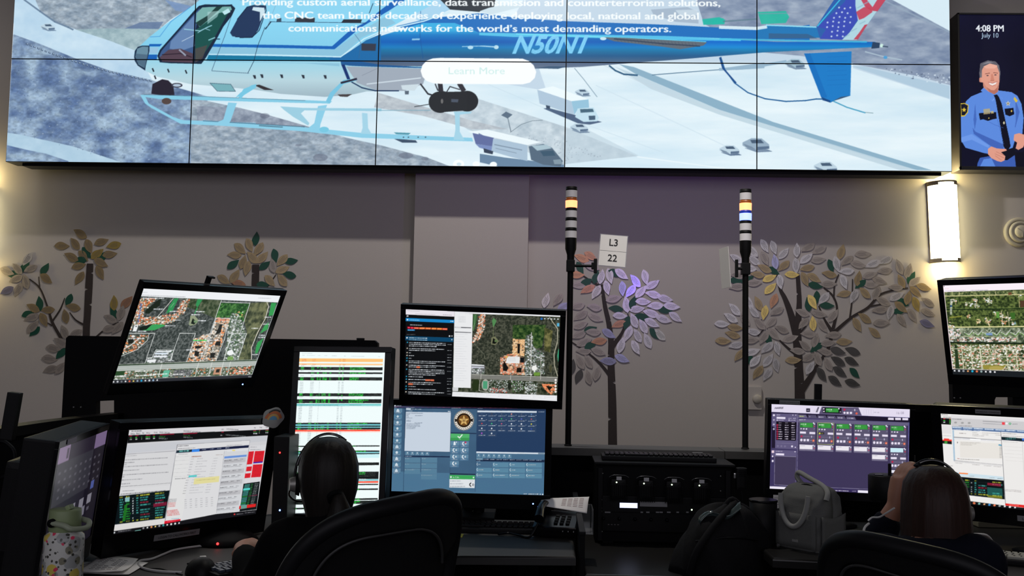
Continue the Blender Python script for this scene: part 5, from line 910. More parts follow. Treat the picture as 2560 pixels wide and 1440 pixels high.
for r_ in range(4):
    for c_ in range(2):
        if r_ == 3 and c_ == 0: continue
        x, y = 256-r_*1.5+c_*202, 738+r_*67; m5.poly([(x, y), (x+190, y+2), (x+190, y+61), (x, y+59)], (86, 142, 188)); m5.line([(x, y), (x+190, y+2)], 2, (130, 176, 210)); m5.scrib(x+24, y+8, 30 if r_ < 2 else 72+r_*12, 6, (176, 204, 226), .7); m5.ell(x+9, y+10, 4, 4, LT, .8)
m5.poly([(812, 145), (1122, 155), (1115, 1150), (808, 1140)], PB2, .4); m5.line([(812, 142), (800, 1140)], 3, (44, 76, 118)); m5.line([(1125, 150), (1106, 1146)], 3, (44, 76, 118))
m5.ell(967, 292, 122, 122, (240, 236, 226)); m5.ell(967, 292, 119, 119, (30, 26, 24)); m5.ell(967, 292, 114, 114, (236, 232, 224)); m5.ell(967, 292, 86, 86, (150, 110, 50)); m5.ell(967, 292, 82, 82, (24, 16, 12)); m5.ell(967, 292, 66, 66, (120, 78, 30))
for k in range(22):
    a = -2.75+k*.25; 
    if k < 11: a = -PI/2+(k-5)*.24
    else: a = PI/2+(k-16)*.24
    m5.ell(967+100*math.cos(a), 292+100*math.sin(a), 5, 9, (50, 46, 44), .8, a+PI/2, 6)
for a in (0, PI): m5.poly([(967+math.cos(a)*108, 272), (967+math.cos(a)*84, 276), (967+math.cos(a)*84, 306), (967+math.cos(a)*108, 312)], (20, 18, 18))
m5.H0 = m5.H; star(m5, 967, 296, 72, (70, 44, 16), .42); star(m5, 967, 296, 66, (226, 186, 110), .42); m5.ell(967, 292, 26, 26, (176, 130, 70)); m5.ell(967, 292, 20, 20, (214, 176, 110)); m5.ell(967, 296, 12, 13, (110, 80, 40), .7)
m5.poly([(812, 436), (1118, 446), (1118, 456), (812, 446)], NV); m5.poly([(808, 450), (1036, 454), (1032, 536), (808, 532)], (84, 184, 110)); m5.poly([(808, 500), (1034, 503), (1032, 536), (808, 532)], (60, 158, 84)); m5.line([(896, 484), (916, 502), (948, 464)], 12, (244, 250, 246)); m5.scrib(906, 514, 26, 6, LT)
for i, (x, y) in enumerate(((808, 540), (920, 541), (806, 618), (918, 620), (804, 698), (916, 699), (802, 778))):
    m5.poly([(x, y), (x+108, y+2), (x+106, y+74), (x, y+73)], (96, 152, 200)); m5.poly([(x, y+44), (x+107, y+46), (x+106, y+74), (x, y+73)], (76, 130, 182))
    if i: m5.line([(x+46, y+10), (x+34, y+22), (x+34, y+38), (x+50, y+50)], 11, (240, 246, 250)); m5.line([(x+62, y+28), (x+78, y+28)], 6, (240, 246, 250)); m5.line([(x+70, y+18), (x+70, y+40)], 6, (240, 246, 250))
    else: m5.ell(x+48, y+16, 10, 11, (240, 246, 250)); m5.rect(x+36, y+26, x+62, y+48, (240, 246, 250)); m5.rect(x+66, y+6, x+76, y+20, (240, 246, 250))
    if i == 1: m5.ell(x+68, y+16, 11, 11, (190, 40, 80))
    m5.scrib(x+20, y+58, 66, 6, LT, .8)
m5.poly([(802, 926), (1108, 934), (1108, 944), (802, 938)], (16, 24, 44)); m5.poly([(800, 942), (1104, 950), (1103, 998), (798, 994)], (62, 170, 90)); m5.text('In Calls', 838, 981, 25, (240, 250, 244), bold=.01, slope=-.01); m5.ell(815, 970, 10, 12, WT_); star(m5, 1086, 975, 14, WT_)
m5.poly([(798, 994), (1103, 998), (1100, 1102), (796, 1096)], (232, 236, 240)); [m5.scrib(804, 1010+i*33, 130+i*28, 14, (150, 156, 166), .6) for i in range(3)]; m5.scrib(1044, 1012, 40, 9, (170, 174, 180), .6); m5.line([(1056, 1040), (1042, 1052), (1042, 1068), (1056, 1082)], 11, (16, 18, 22)); m5.line([(1072, 1050), (1078, 1062), (1072, 1074)], 4, (16, 18, 22)); m5.line([(1082, 1044), (1090, 1062), (1082, 1080)], 4, (16, 18, 22))
m5.poly([(1128, 160), (1940, 186), (1930, 680), (1118, 665)], (34, 66, 116)); m5.poly([(1128, 176), (1832, 190), (1832, 210), (1128, 198)], (214, 224, 234)); m5.scrib(1850, 196, 70, 9, LT)
ic = [(60, 90, 140), (70, 70, 80), (90, 100, 120), (226, 150, 130), (80, 90, 110), (90, 150, 220), (236, 240, 244), (120, 170, 220), (50, 200, 90), (90, 200, 150), (90, 110, 220), (200, 90, 90), (214, 70, 70), (70, 206, 150), (226, 90, 120), WT_, WT_, (236, 220, 60), WT_, WT_, (90, 110, 140), WT_, WT_, (60, 90, 220), (200, 90, 220), WT_]
for i in range(26):
    r_, c_ = divmod(i, 6); x, y = 1128+c_*117.5, 206+r_*58+c_*2.2; m5.poly([(x, y), (x+113, y+1), (x+113, y+54), (x, y+53)], (42, 74, 122)); m5.line([(x, y), (x+113, y+1)], 1.6, (70, 106, 152)); m5.ell(x+54, y+10, 9, 10, ic[i], 1, n=[5, 8, 4][i % 3]); m5.scrib(x+16, y+30, 82, 8, LT, .85); 
    if r_ < 3: m5.ell(x+108, y+24, 4, 6, LT, .9, n=4)
m5.poly([(1118, 665), (1930, 682), (1930, 700), (1118, 685)], (216, 226, 236)); m5.poly([(1118, 686), (1928, 700), (1922, 1185), (1112, 1150)], (70, 122, 172), .7); m5.poly([(1852, 682), (1925, 684), (1925, 702), (1852, 700)], (120, 160, 196))
for k in range(7): m5.poly([(1120+k*61, 692+k*1.4), (1172+k*61, 693+k*1.4), (1172+k*61, 738+k*1.4), (1120+k*61, 736+k*1.4)], PB); m5.ell(1146+k*61, 708+k*1.4, 9, 11, LT, .8, n=5+k % 3); m5.scrib(1128+k*61, 725+k*1.4, 38, 4, LT, .8)
m5.poly([(1118, 745), (1928, 768), (1926, 795), (1118, 780)], (22, 42, 80)); m5.poly([(1118, 742), (1200, 744), (1200, 768), (1118, 764)], (90, 150, 196)); [m5.scrib(1126+k*78, 752+k*1.7, 62, 8, LT, .8) for k in range(10)]; m5.scrib(1122, 774, 46, 7, LT)
for r_ in range(3):
    for c_ in range(4):
        x, y = 1118+c_*197, 795+r_*64+c_*2; m5.poly([(x, y), (x+188, y+2), (x+188, y+58), (x, y+56)], (88, 150, 196) if (r_, c_) != (0, 0) else (70, 120, 168)); m5.line([(x, y+58), (x+188, y+60)], 2, (60, 106, 150)); m5.line([(x+16, y+6), (x+8, y+16), (x+8, y+26), (x+18, y+36)], 5, WT_); m5.scrib(x+26, y+20, (24, 30, 36, 90, 58, 56, 48, 50, 50, 120, 92, 76)[r_*4+c_], 8, LT, .8)
m5.scrib(1682, 1165, 42, 8, WT_, .9); m5.scrib(1740, 1167, 118, 9, WT_, .95); m5.ell(1880, 1173, 9, 9, WT_, n=3, rot=-.5); m5.ell(1908, 1175, 8, 8, WT_)
m5.a *= np.where((m5.a[..., 2]-m5.a[..., 0] > 45)[..., None], np.array([1.04, .92, .84]), 1.)
# radio console (dark violet)
q6 = [(140, 197), (1863, 262), (1832, 1329), (125, 1245)]
m6 = cvq(q6, 520, 328, (62, 52, 92)); m6.a = tex(m6, (58, 50, 88), (68, 60, 106), 120, 8, 1.4); GY = (98, 90, 128); DK6 = (20, 14, 34); W6 = (236, 228, 246); RD = (190, 40, 80); GN = (40, 130, 50)
m6.poly([(1500, 250), (1863, 262), (1832, 1329), (1500, 1310)], (84, 84, 196), .28)
m6.poly([(145, 305), (1860, 372), (1856, 430), (145, 345)], (26, 18, 42)); m6.poly([(140, 197), (1863, 262), (1860, 368), (142, 296)], (232, 224, 244)); m6.text('HARRIS', 178, 260, 34, (40, 36, 52), bold=.02, shear=.3, sx=.95, slope=-.02); m6.rect(572, 252, 620, 298, (50, 46, 66)); m6.line([(584, 282), (596, 272), (608, 282)], 4, W6); m6.poly([(715, 236), (735, 237), (712, 302), (690, 300)], (110, 106, 124)); [m6.line([(675+k*14, 262), (662+k*14, 298)], 2, (190, 186, 200)) for k in range(3)]
m6.poly([(765, 230), (1222, 242), (1262, 340), (732, 322)], (92, 84, 116)); m6.poly([(778, 240), (1012, 246), (1012, 316), (778, 308)], (18, 14, 26))
def green(x, y, w_=162, h=58):
    m6.poly([(x, y), (x+w_, y+4), (x+w_, y+h+4), (x, y+h)], GN)
    for k in range(7): m6.poly([(x+40+k*16, y+4), (x+46+k*16, y+4), (x+54+k*16, y+h), (x+48+k*16, y+h)], (90, 200, 90), .8) if x+54+k*16 < x+w_ else 0
    m6.scrib(x+8, y+12, 70, 15, (220, 240, 220), .9, .02); m6.scrib(x+30, y+36, 45, 8, (120, 210, 120), .8)
green(814, 248, 160, 52); [m6.ell(x, y, 9, 9, W6) for x, y in ((790, 258), (792, 290), (978, 256))]; m6.ell(996, 296, 8, 8, (170, 166, 180)); m6.ell(1047, 267, 14, 14, RD); m6.line([(1070, 270), (1215, 276)], 3, (150, 144, 170)); m6.rect(1170, 260, 1182, 286, (206, 200, 220)); [m6.rect(x, 296, x+28, 322, W6) for x in (1072, 1114)]; m6.ell(1048, 308, 14, 14, W6); m6.ell(1198, 316, 14, 14, (226, 100, 80)); [m6.line([(1290+k*30, 268), (1318+k*30, 269), (1318+k*30, 330), (1290+k*30, 328)], 2, (200, 194, 214), closed=True) for k in range(4)]; m6.ell(1430, 302, 18, 6, (200, 194, 214)); m6.ell(1468, 304, 14, 8, (200, 194, 214))
m6.text('16 08', 1690, 326, 46, (150, 144, 164), sx=.95, slope=-.02)
m6.poly([(150, 312), (466, 324), (460, 762), (150, 748)], GY); m6.poly([(148, 470), (190, 500), (190, 746), (148, 744)], (30, 22, 46)); m6.scrib(206, 330, 44, 9, W6); m6.poly([(206, 358), (314, 362), (314, 386), (206, 382)], W6); [m6.poly([(x, 332), (x+18, 332), (x+9, 344)], W6) for x in (398, 434)]; [m6.scrib(x, 372, 38, 8, W6) for x in (352, 408)]; [(m6.rect(x, 392, x+12, 406, W6), m6.scrib(x+18, 396, 70, 8, W6)) for x in (208, 354)]
m6.poly([(202, 415), (452, 425), (446, 655), (202, 645)], (14, 8, 20)); [m6.scrib(x, 430, 36, 8, W6) for x in (232, 312, 392)]
for k in range(7):
    y = 453+k*28; m6.rect(208, y-3, 224, y+17, RD); m6.scrib(230, y+2, 34+(k > 2)*14, 10, W6, 1, .03); m6.scrib(308, y+5, 46, 10, W6, 1, .03); m6.scrib(390, y+8, 42, 10, W6, 1, .03)
for k, (x, y) in enumerate(((172, 338), (172, 396), (172, 452), (172, 510))): m6.ell(x, y, 13, 13, W6 if k == 0 else (190, 184, 210), 1, n=16 if k == 0 else 3+k)
m6.line([(210, 682), (410, 690)], 3, (150, 144, 170)); [m6.ell(x, y, 13, 13, (120, 112, 146)) for x, y in ((223, 720), (267, 722), (311, 724))]; m6.rect(388, 714, 410, 736, W6); m6.rect(432, 730, 446, 742, W6)
m6.poly([(146, 765), (458, 778), (456, 850), (146, 838)], GY); m6.poly([(186, 842), (450, 854), (444, 1212), (184, 1198)], (64, 56, 84)); m6.line([(186, 842), (450, 854), (444, 1212), (184, 1198)], 3, (170, 164, 190), closed=True); m6.scrib(198, 782, 84, 9, W6); m6.poly([(198, 810), (302, 814), (302, 838), (198, 832)], W6); m6.rect(148, 776, 178, 806, (240, 214, 226)); m6.ell(160, 848, 12, 12, W6, n=5); m6.rect(150, 892, 172, 918, W6); m6.poly([(426, 786), (446, 787), (436, 802)], W6)
m6.poly([(470, 385), (1850, 428), (1838, 1300), (462, 1215)], (62, 54, 88)); m6.poly([(474, 385), (1842, 428), (1840, 470), (474, 425)], (104, 98, 130)); m6.line([(468, 320), (464, 1215)], 3, (190, 184, 214)); m6.line([(1846, 430), (1832, 1270)], 4, (150, 150, 226)); m6.line([(462, 1215), (1360, 1255)], 3, (160, 154, 190))
for k, (x, t_) in enumerate(((474, 96), (596, 96), (712, 100), (832, 100), (950, 100), (1070, 104))): m6.poly([(x, 328+k*4.6), (x+t_, 332+k*4.6), (x+t_+20, 374+k*4.6), (x, 370+k*4.6)], (104, 98, 130) if k == 0 else (86, 80, 110)); m6.scrib(x+14, 344+k*5, (60, 14, 64, 70, 66, 84)[k], 12, (214, 206, 228) if k else (210, 226, 120), .9, .03)
m6.text('MAIN SO', 486, 402, 20, W6, bold=.02, slope=-.02); [m6.poly([(x, 368+i*2), (x+72, 370+i*2), (x+72, 398+i*2), (x, 396+i*2)], W6) for i, x in enumerate((1590, 1678, 1768))]
def module(x, y, sel=False, gr=True, h=266):
    m6.poly([(x, y), (x+200, y+8), (x+196, y+h+8), (x, y+h)], (92, 86, 112)); m6.line([(x, y+h), (x+196, y+h+8)], 3, (50, 44, 68))
    if sel: m6.line([(x, y), (x+204, y+8), (x+200, y+h+8), (x-2, y+h)], 5, (190, 200, 110), closed=True)
    if gr: green(x+8, y+8)
    else: m6.poly([(x+4, y+6), (x+162, y+10), (x+162, y+62), (x+4, y+58)], (206, 240, 250))
    m6.ell(x+176, y+14, 9, 9, W6); m6.ell(x+188, y+26, 8, 8, W6); m6.ell(x+186, y+54, 7, 9, (200, 60, 90)); m6.line([(x+176, y+92), (x+190, y+82)], 3, (170, 180, 220))
    [m6.ell(x+22+k*33, y+84+k*1.5, 11, 9, W6, 1, n=4+k*3) for k in range(3)]
    m6.poly([(x+8, y+118), (x+82, y+121), (x+82, y+146), (x+8, y+143)], W6 if not sel else (40, 36, 44)); m6.poly([(x+125, y+124), (x+196, y+127), (x+196, y+152), (x+125, y+149)], W6)
    if sel: m6.ell(x+26, y+134, 11, 11, (226, 226, 90)); m6.scrib(x+42, y+130, 30, 8, (200, 206, 70))
    m6.ell(x+28, y+178, 13, 13, RD); m6.line([(x+44, y+180), (x+184, y+185)], 3, (150, 144, 176)); m6.rect(x+146, y+172, x+156, y+196, (200, 196, 220)); m6.ell(x+26, y+224, 15, 17, W6); [m6.rect(x+52+k*40, y+212, x+80+k*40, y+240, W6) for k in range(2)]; m6.ell(x+145, y+230, 4, 4, W6); m6.ell(x+174, y+232, 15, 15, (224, 96, 70)); m6.ell(x+174, y+234, 8, 8, (244, 170, 140))
def white(x, y): m6.poly([(x, y), (x+200, y+8), (x+196, y+88), (x, y+80)], (120, 114, 140)); m6.poly([(x+4, y+6), (x+164, y+12), (x+164, y+66), (x+4, y+60)], (240, 236, 244)); m6.scrib(x+12, y+16, 60, 8, (150, 146, 160), .7); m6.ell(x+172, y+14, 7, 7, W6); m6.ell(x+188, y+26, 7, 7, W6); m6.ell(x+186, y+52, 7, 8, (200, 70, 100))
for k in range(6): module(488+k*225.5, 422+k*8.2, k == 1)
for k in range(5): white(488+k*224.5, 697+k*8.5)
white(1385, 822); module(1612, 740, False, False); m6.poly([(1608, 1018), (1800, 1026), (1800, 1060), (1608, 1052)], (236, 234, 246)); m6.poly([(125, 1215), (410, 1228), (370, 1256), (125, 1248)], (240, 234, 248)); m6.poly([(410, 1226), (1832, 1300), (1832, 1329), (380, 1257)], (50, 40, 84)); m6.scrib(848, 1262, 250, 9, W6, .95, .045); m6.scrib(1140, 1275, 50, 8, W6); m6.poly([(1210, 1266), (1345, 1273), (1345, 1304), (1210, 1297)], (240, 236, 250))
# far left console seen side on: the same kind of picture, dim
m9 = Cv(300, 190, (44, 38, 58)); m9.a = tex(m9, (38, 34, 50), (50, 44, 66), 60, 8, 1.4)
m9.rect(0, 0, 300, 26, (66, 56, 78)); m9.rect(0, 0, 66, 26, (206, 176, 222)); m9.rect(50, 6, 62, 22, (120, 106, 130)); m9.rect(222, 0, 300, 26, (190, 160, 216)); m9.rect(10, 26, 220, 92, (84, 82, 96)); m9.rect(12, 92, 200, 120, (60, 56, 74))
for r_ in range(4):
    for c_ in range(9): m9.rect(22+c_*30+r_*4, 40+r_*13, 34+c_*30+r_*4, 44+r_*13, (150, 146, 162), .7)
for c_ in range(5): m9.rect(22+c_*52, 106, 50+c_*52, 122, (200, 196, 214)); m9.rect(28+c_*52, 128, 44+c_*52, 134, (130, 126, 146))
m9.rect(240, 84, 262, 98, (120, 140, 240)); m9.rect(90, 128, 124, 140, (190, 180, 214)); m9.rect(200, 122, 222, 138, (180, 176, 196)); m9.rect(0, 150, 18, 160, (230, 220, 240)); m9.rect(0, 0, 4, 190, (110, 104, 120))
# CAD screens (lower left, and its twin on the right)
TC = (70, 180, 170)
def cadrows(cv, x0, y0, x1, y1, n, slope, seed):
    g = random.Random(seed); h = (y1-y0)/n
    for i in range(n):
        y = y0+i*h
        for x, w_, cc in ((.02, .09, TC), (.15, .10, (40, 170, 50)), (.28, .03, WT_), (.36, .05, TC), (.44, .22, TC if i not in (3, 8) else (170, 40, 60)), (.75, .22, TC if i not in (3,) else (190, 40, 70))):
            if i in (0, n-1): cc = (206, 206, 60)
            if g.random() < .12: continue
            cv.scrib(x0+(x1-x0)*x, y+slope*(x1-x0)*x+h*.15, (x1-x0)*w_*g.uniform(.7, 1), h*.55, cc, .9, slope)
        cv.line([(x0, y+h), (x1, y+h+slope*(x1-x0))], 1.2, (110, 120, 116), .6)
q2 = [(300, 243), (1797, 155), (1644, 1135), (135, 1325)]
m2 = cvq(q2, 560, 316, (214, 214, 218)); m2.poly([(300, 243), (1797, 155), (1790, 215), (292, 300)], (222, 220, 224))
m2.text('FIRE AREA BEAT PRI INC#', 306, 290, 0.1, (0, 0, 0)) if False else None
for x, y, s_, tx_ in ((318, 290, 20, 'AREA'), (376, 286, 20, 'BEAT'), (436, 281, 17, 'PRI'), (480, 278, 17, 'INC#'), (556, 274, 18, 'TYPE'), (614, 270, 18, 'MOD CIRCUM'), (866, 253, 19, 'INCIDENT LOCATION'), (1268, 228, 16, 'APT'), (1322, 223, 17, 'LOCATION NAME'), (1624, 205, 15, 'PRI'), (1684, 200, 15, 'TIME'), (1754, 197, 15, 'INITS')): m2.text(tx_, x, y, s_*1.15, (50, 50, 56), sx=.82, slope=.055)
m2.scrib(330, 252, 106, 9, (80, 80, 86), .9, -.055)
m2.poly([(290, 300), (1792, 213), (1780, 278), (286, 382)], (12, 14, 16))
for x, w_ in ((306, 30), (370, 30), (476, 46), (546, 22), (618, 150), (862, 150), (1268, 26), (1616, 30), (1680, 14), (1752, 34)): m2.poly([(x, 302-(x-290)*.057), (x+w_, 301-(x+w_-290)*.057), (x+w_, 312-(x+w_-290)*.057), (x, 314-(x-290)*.057)], (150, 20, 50), .9)
for j, (cc, dy) in enumerate((((60, 200, 60), 14), (WT_, 32))):
    for x, w_ in ((312, 20), (368, 20), (428, 8), (472, 46), (548, 20)): m2.scrib(x, 306+dy-(x-290)*.057, w_, 11, cc, .95, -.06)
    m2.text(('VEHICLE', 'BAKER ACT')[j], 608, 306+dy-318*.057+14, 22, cc, sx=.8, slope=.06); m2.text(('US 41 / NB', '3080 TSA ST N')[j], 862, 306+dy-572*.057+12, 19, cc, sx=.8, slope=.06); m2.scrib(1616, 306+dy-1326*.062, 44, 11, cc, .95); m2.scrib(1676, 304+dy-1386*.062, 14, 9, cc, .95); m2.scrib(1750, 303+dy-1460*.062, 36, 10, cc, .95)
m2.text('NAPLES COMMUNITY HOSPITAL', 1314, 286, 19, WT_, sx=.80, slope=.065); m2.scrib(1258, 280, 22, 12, WT_)
m2.poly([(278, 400), (1775, 285), (1770, 340), (262, 490)], (206, 208, 214)); m2.line([(265, 497), (775, 458)], 3, (120, 120, 126)); m2.poly([(262, 505), (775, 462), (722, 835), (205, 860)], (220, 220, 222)); m2.scrib(272, 512, 110, 6, (130, 130, 136), .6, -.06)
for y, w_ in ((552, 440), (580, 100), (600, 26), (622, 450), (662, 160), (706, 470), (726, 20), (760, 210), (800, 90)): m2.scrib(262-(y-552)*.16, y, w_, 9, (100, 100, 106), .55, -.062)
m2.line([(220, 832), (725, 796)], 3, (120, 120, 124)); m2.poly([(200, 860), (722, 818), (718, 880), (192, 920)], (224, 224, 226)); m2.scrib(236, 874, 120, 8, (100, 100, 104), .7, -.06); m2.scrib(215, 906, 460, 9, (70, 70, 74), .8, -.075)
m2.poly([(196, 930), (718, 872), (668, 1165), (150, 1225)], (6, 18, 22)); cadrows(m2, 196, 935, 690, 1215, 11, -.105, 4); m2.poly([(262, 945), (310, 940), (305, 985), (260, 990)], (150, 206, 206), .9); m2.poly([(255, 1020), (285, 1017), (262, 1190), (232, 1195)], (40, 150, 40), .7); m2.poly([(550, 1010), (690, 993), (686, 1030), (548, 1048)], (190, 30, 70), .6)
m2.poly([(148, 1228), (668, 1170), (660, 1225), (140, 1290)], (226, 224, 222)); m2.poly([(800, 392), (1580, 335), (1462, 1105), (660, 1225)], (226, 226, 228)); m2.line([(800, 392), (1580, 335)], 3, (120, 120, 126)); m2.line([(800, 392), (670, 1190)], 4, (100, 100, 106)); m2.line([(1580, 338), (1465, 1100)], 3, (140, 140, 146))
m2.scrib(808, 402, 110, 8, (90, 90, 96), .8, -.06); m2.scrib(1322, 392, 170, 6, (120, 120, 126), .7, -.06); m2.scrib(808, 430, 180, 7, (110, 110, 116), .7, -.06)
m2.poly([(792, 452), (1568, 388), (1562, 415), (788, 480)], (26, 34, 66)); m2.poly([(795, 452), (950, 440), (945, 465), (790, 478)], (30, 50, 60)); m2.scrib(820, 452, 100, 18, (120, 210, 200), .9, -.08); m2.poly([(955, 440), (1035, 434), (1030, 462), (950, 468)], (60, 140, 240)); [m2.scrib(x, 436-(x-1060)*.075, 44, 8, (200, 210, 226), .9, -.07) for x in (1060, 1145, 1222, 1310)]
m2.poly([(785, 482), (935, 470), (870, 1040), (840, 1190), (680, 1205)], (230, 230, 230)); [m2.line([(784-k*6, 520+k*42), (930-k*6, 510+k*42)], 1.5, (180, 180, 184)) for k in range(6)]; m2.scrib(775, 748, 112, 8, (120, 120, 124), .8, -.06); m2.scrib(812, 490, 100, 6, (120, 120, 130), .7, -.06); m2.scrib(950, 512, 104, 10, (140, 80, 60), .9, -.06); m2.scrib(1206, 494, 76, 6, (150, 130, 120), .7, -.06)
for k in range(14): m2.scrib(944-k*7, 540+k*28, 30, 6, (120, 120, 126), .6, -.06); m2.scrib(1010-k*7, 536+k*28, 60+(k*53) % 100, 6, (140, 140, 146), .5, -.06); m2.scrib(1180-k*7, 530+k*28, 50, 6, (130, 130, 136), .45, -.06)
m2.poly([(918, 716), (1005, 710), (1002, 730), (916, 737)], (90, 206, 206)); m2.poly([(978, 748), (1246, 722), (1238, 785), (968, 812)], (232, 224, 160)); m2.scrib(1000, 765, 200, 7, (160, 150, 90), .5, -.08)
for k in range(5): [m2.scrib(872+j*56, 970+k*22-j*4, 24, 6, (120, 120, 126), .6, -.06) for j in range(6)]
for k in range(7): m2.scrib(712-k*3, 965+k*13, 80, 6, (90, 90, 96) if k < 3 else (206, 60, 60), .7, -.06)
for k in range(5): m2.scrib(690, 1085+k*13, 110+k*6, 7, (214, 60, 60), .8, -.1)
m2.poly([(665, 1195), (832, 1178), (826, 1215), (660, 1232)], (226, 20, 44)); m2.scrib(690, 1200, 90, 8, (240, 140, 150), .7, -.1); m2.scrib(735, 1168, 80, 8, (90, 160, 180), .7)
m2.poly([(1300, 455), (1560, 428), (1455, 1100), (1210, 1125)], (216, 218, 222)); m2.poly([(1300, 512), (1545, 490), (1540, 512), (1298, 535)], (110, 150, 220))
for k in range(10):
    y = 548+k*58; x = 1295-k*9.5; 
    if k % 2 == 0: m2.poly([(x, y), (x+240, y-26), (x+234, y+22), (x-6, y+48)], (196, 196, 200))
    m2.scrib(x+4, y+6, 80, 7, (70, 70, 76), .8, -.09); m2.scrib(x+110, y-4, 40, 7, (90, 90, 96), .8, -.09); m2.scrib(x+176, y-12, 32, 7, (90, 90, 96), .7); m2.scrib(x+2, y+20, 190, 6, (120, 120, 126), .6, -.09)
m2.line([(1300, 450), (1212, 1120)], 2, (150, 150, 156)); m2.poly([(1330, 448), (1560, 432), (1558, 446), (1328, 462)], (226, 228, 232)); m2.rect(1385, 440, 1416, 452, (240, 220, 110))
m2.poly([(1575, 398), (1765, 380), (1655, 1090), (1460, 1100)], (222, 222, 226)); m2.scrib(1585, 405, 70, 6, (110, 110, 116), .7); m2.scrib(1580, 432, 120, 6, (110, 110, 116), .7)
for (x0, y0, x1, y1, n_) in ((1566, 458, 1624, 598, 8), (1634, 452, 1742, 575, 8), (1542, 622, 1602, 672, 3), (1612, 598, 1720, 738, 8), (1526, 696, 1588, 746, 3)):
    m2.poly([(x0, y0), (x1, y0-6), (x1-(y1-y0)*.16, y1-6), (x0-(y1-y0)*.16, y1)], (236, 40, 52))
    for k in range(n_): m2.scrib(x0+8-(k+.3)*(y1-y0)/n_*.16, y0+6+k*(y1-y0)/n_, x1-x0-20, 6, (150, 16, 30), .9, -.05)
m2.poly([(1616, 572), (1720, 562), (1718, 576), (1614, 586)], (60, 30, 170)); m2.poly([(1508, 805), (1688, 782), (1650, 1085), (1462, 1105)], (20, 26, 28))
for k in range(15):
    m2.poly([(1520-k*4, 815+k*18), (1580-k*4, 808+k*18), (1578-k*4, 822+k*18), (1518-k*4, 829+k*18)], (70, 160, 150) if k % 4 != 3 else (40, 150, 70), .8); m2.scrib(1590-k*4, 806+k*18, 26, 9, (60, 180, 80), .8); m2.scrib(1632-k*4, 800+k*18, 40, 8, (200, 210, 206), .7)
m2.poly([(1462, 1045), (1645, 1022), (1640, 1058), (1456, 1080)], (226, 40, 40)); m2.poly([(1480, 1040), (1545, 1032), (1542, 1070), (1476, 1078)], (110, 160, 150)); m2.poly([(1505, 858), (1580, 850), (1578, 872), (1502, 880)], (90, 220, 214)); m2.line([(1560, 940), (1660, 928)], 3, (170, 60, 100))
m2.poly([(140, 1292), (660, 1226), (1210, 1130), (1655, 1090), (1644, 1137), (135, 1325)], (20, 20, 24)); m2.rect(146, 1300, 160, 1314, WT_); m2.scrib(190, 1294, 130, 9, (160, 160, 166), .8, -.12); m2.poly([(360, 1290), (420, 1280), (420, 1296), (356, 1302)], (120, 180, 170))
for i, cc in enumerate(((150, 150, 156), (236, 240, 240), (230, 150, 90), (240, 214, 120), (160, 164, 170), (60, 170, 170), (240, 240, 240), (236, 236, 236), (236, 240, 240), (236, 240, 244))): m2.ell(446+i*41, 1266-i*5.2, 10, 11, cc, 1, n=4 if i in (1, 3, 6, 9) else 12, rot=.75)
m2.ell(1408, 1135, 9, 9, (226, 60, 60)); m2.scrib(1424, 1132, 80, 8, (160, 160, 166), .8, -.08); m2.scrib(1520, 1118, 110, 8, (170, 170, 176), .8, -.08)
q8 = [(415, 147), (2178, 279), (2182, 1350), (482, 1148)]
m8 = cvq(q8, 560, 316, (238, 236, 234)); 
m8.scrib(424, 158, 60, 7, (100, 96, 96), .8, .07); m8.scrib(438, 186, 80, 8, (90, 86, 86), .8, .07); m8.poly([(420, 200), (516, 208), (516, 280), (422, 272)], (14, 16, 16)); [m8.rect(442, 205+k*20, 460, 215+k*20, cc) for k, cc in enumerate(((190, 30, 50), (60, 190, 60), WT_))]; m8.rect(500, 212, 512, 270, (60, 150, 60)); m8.rect(500, 208, 512, 218, (180, 40, 50))
m8.poly([(422, 285), (518, 293), (522, 385), (430, 378)], (228, 226, 226)); m8.scrib(436, 400, 80, 6, (130, 126, 126), .6, .07); m8.poly([(450, 436), (500, 440), (500, 450), (526, 452), (526, 470), (432, 462), (432, 450), (450, 450)], (236, 60, 50)); m8.poly([(432, 462), (526, 470), (526, 504), (434, 492)], (24, 26, 24)); m8.rect(456, 466, 484, 496, (60, 150, 60)); m8.scrib(480, 745, 60, 6, (110, 106, 100), .6); m8.poly([(500, 780), (545, 786), (545, 808), (500, 800)], (60, 60, 40))
m8.poly([(515, 170), (2178, 296), (2178, 420), (522, 300)], (206, 204, 206)); m8.poly([(515, 170), (2178, 296), (2178, 330), (516, 200)], (226, 224, 226)); m8.scrib(524, 210, 96, 8, (90, 90, 96), .8, .06); [m8.ell(x, y, 14, 11, (150, 150, 150), .8) for x, y in ((560, 255), (625, 260), (690, 262))]; m8.line([(820, 243), (1030, 260)], 5, (120, 120, 126)); m8.line([(820, 268), (1030, 286)], 5, (150, 150, 156)); m8.poly([(1000, 256), (1028, 258), (1028, 288), (1000, 286)], (236, 70, 80)); m8.ell(1045, 272, 11, 11, WT_); m8.ell(1076, 275, 12, 12, (70, 170, 110)); m8.ell(1076, 275, 6, 6, (206, 204, 206)); m8.scrib(1098, 276, 48, 8, (100, 100, 106)); m8.scrib(1256, 262, 90, 8, (110, 110, 116)); m8.scrib(590, 288, 125, 8, (100, 100, 106), .8, .05)
m8.ell(1280, 314, 16, 13, (40, 60, 120)); m8.ell(1283, 312, 9, 7, (206, 204, 206)); m8.text('POWERPHONE', 1296, 326, 26, (40, 60, 110), bold=.02, shear=.2, sx=.9, slope=-.075)
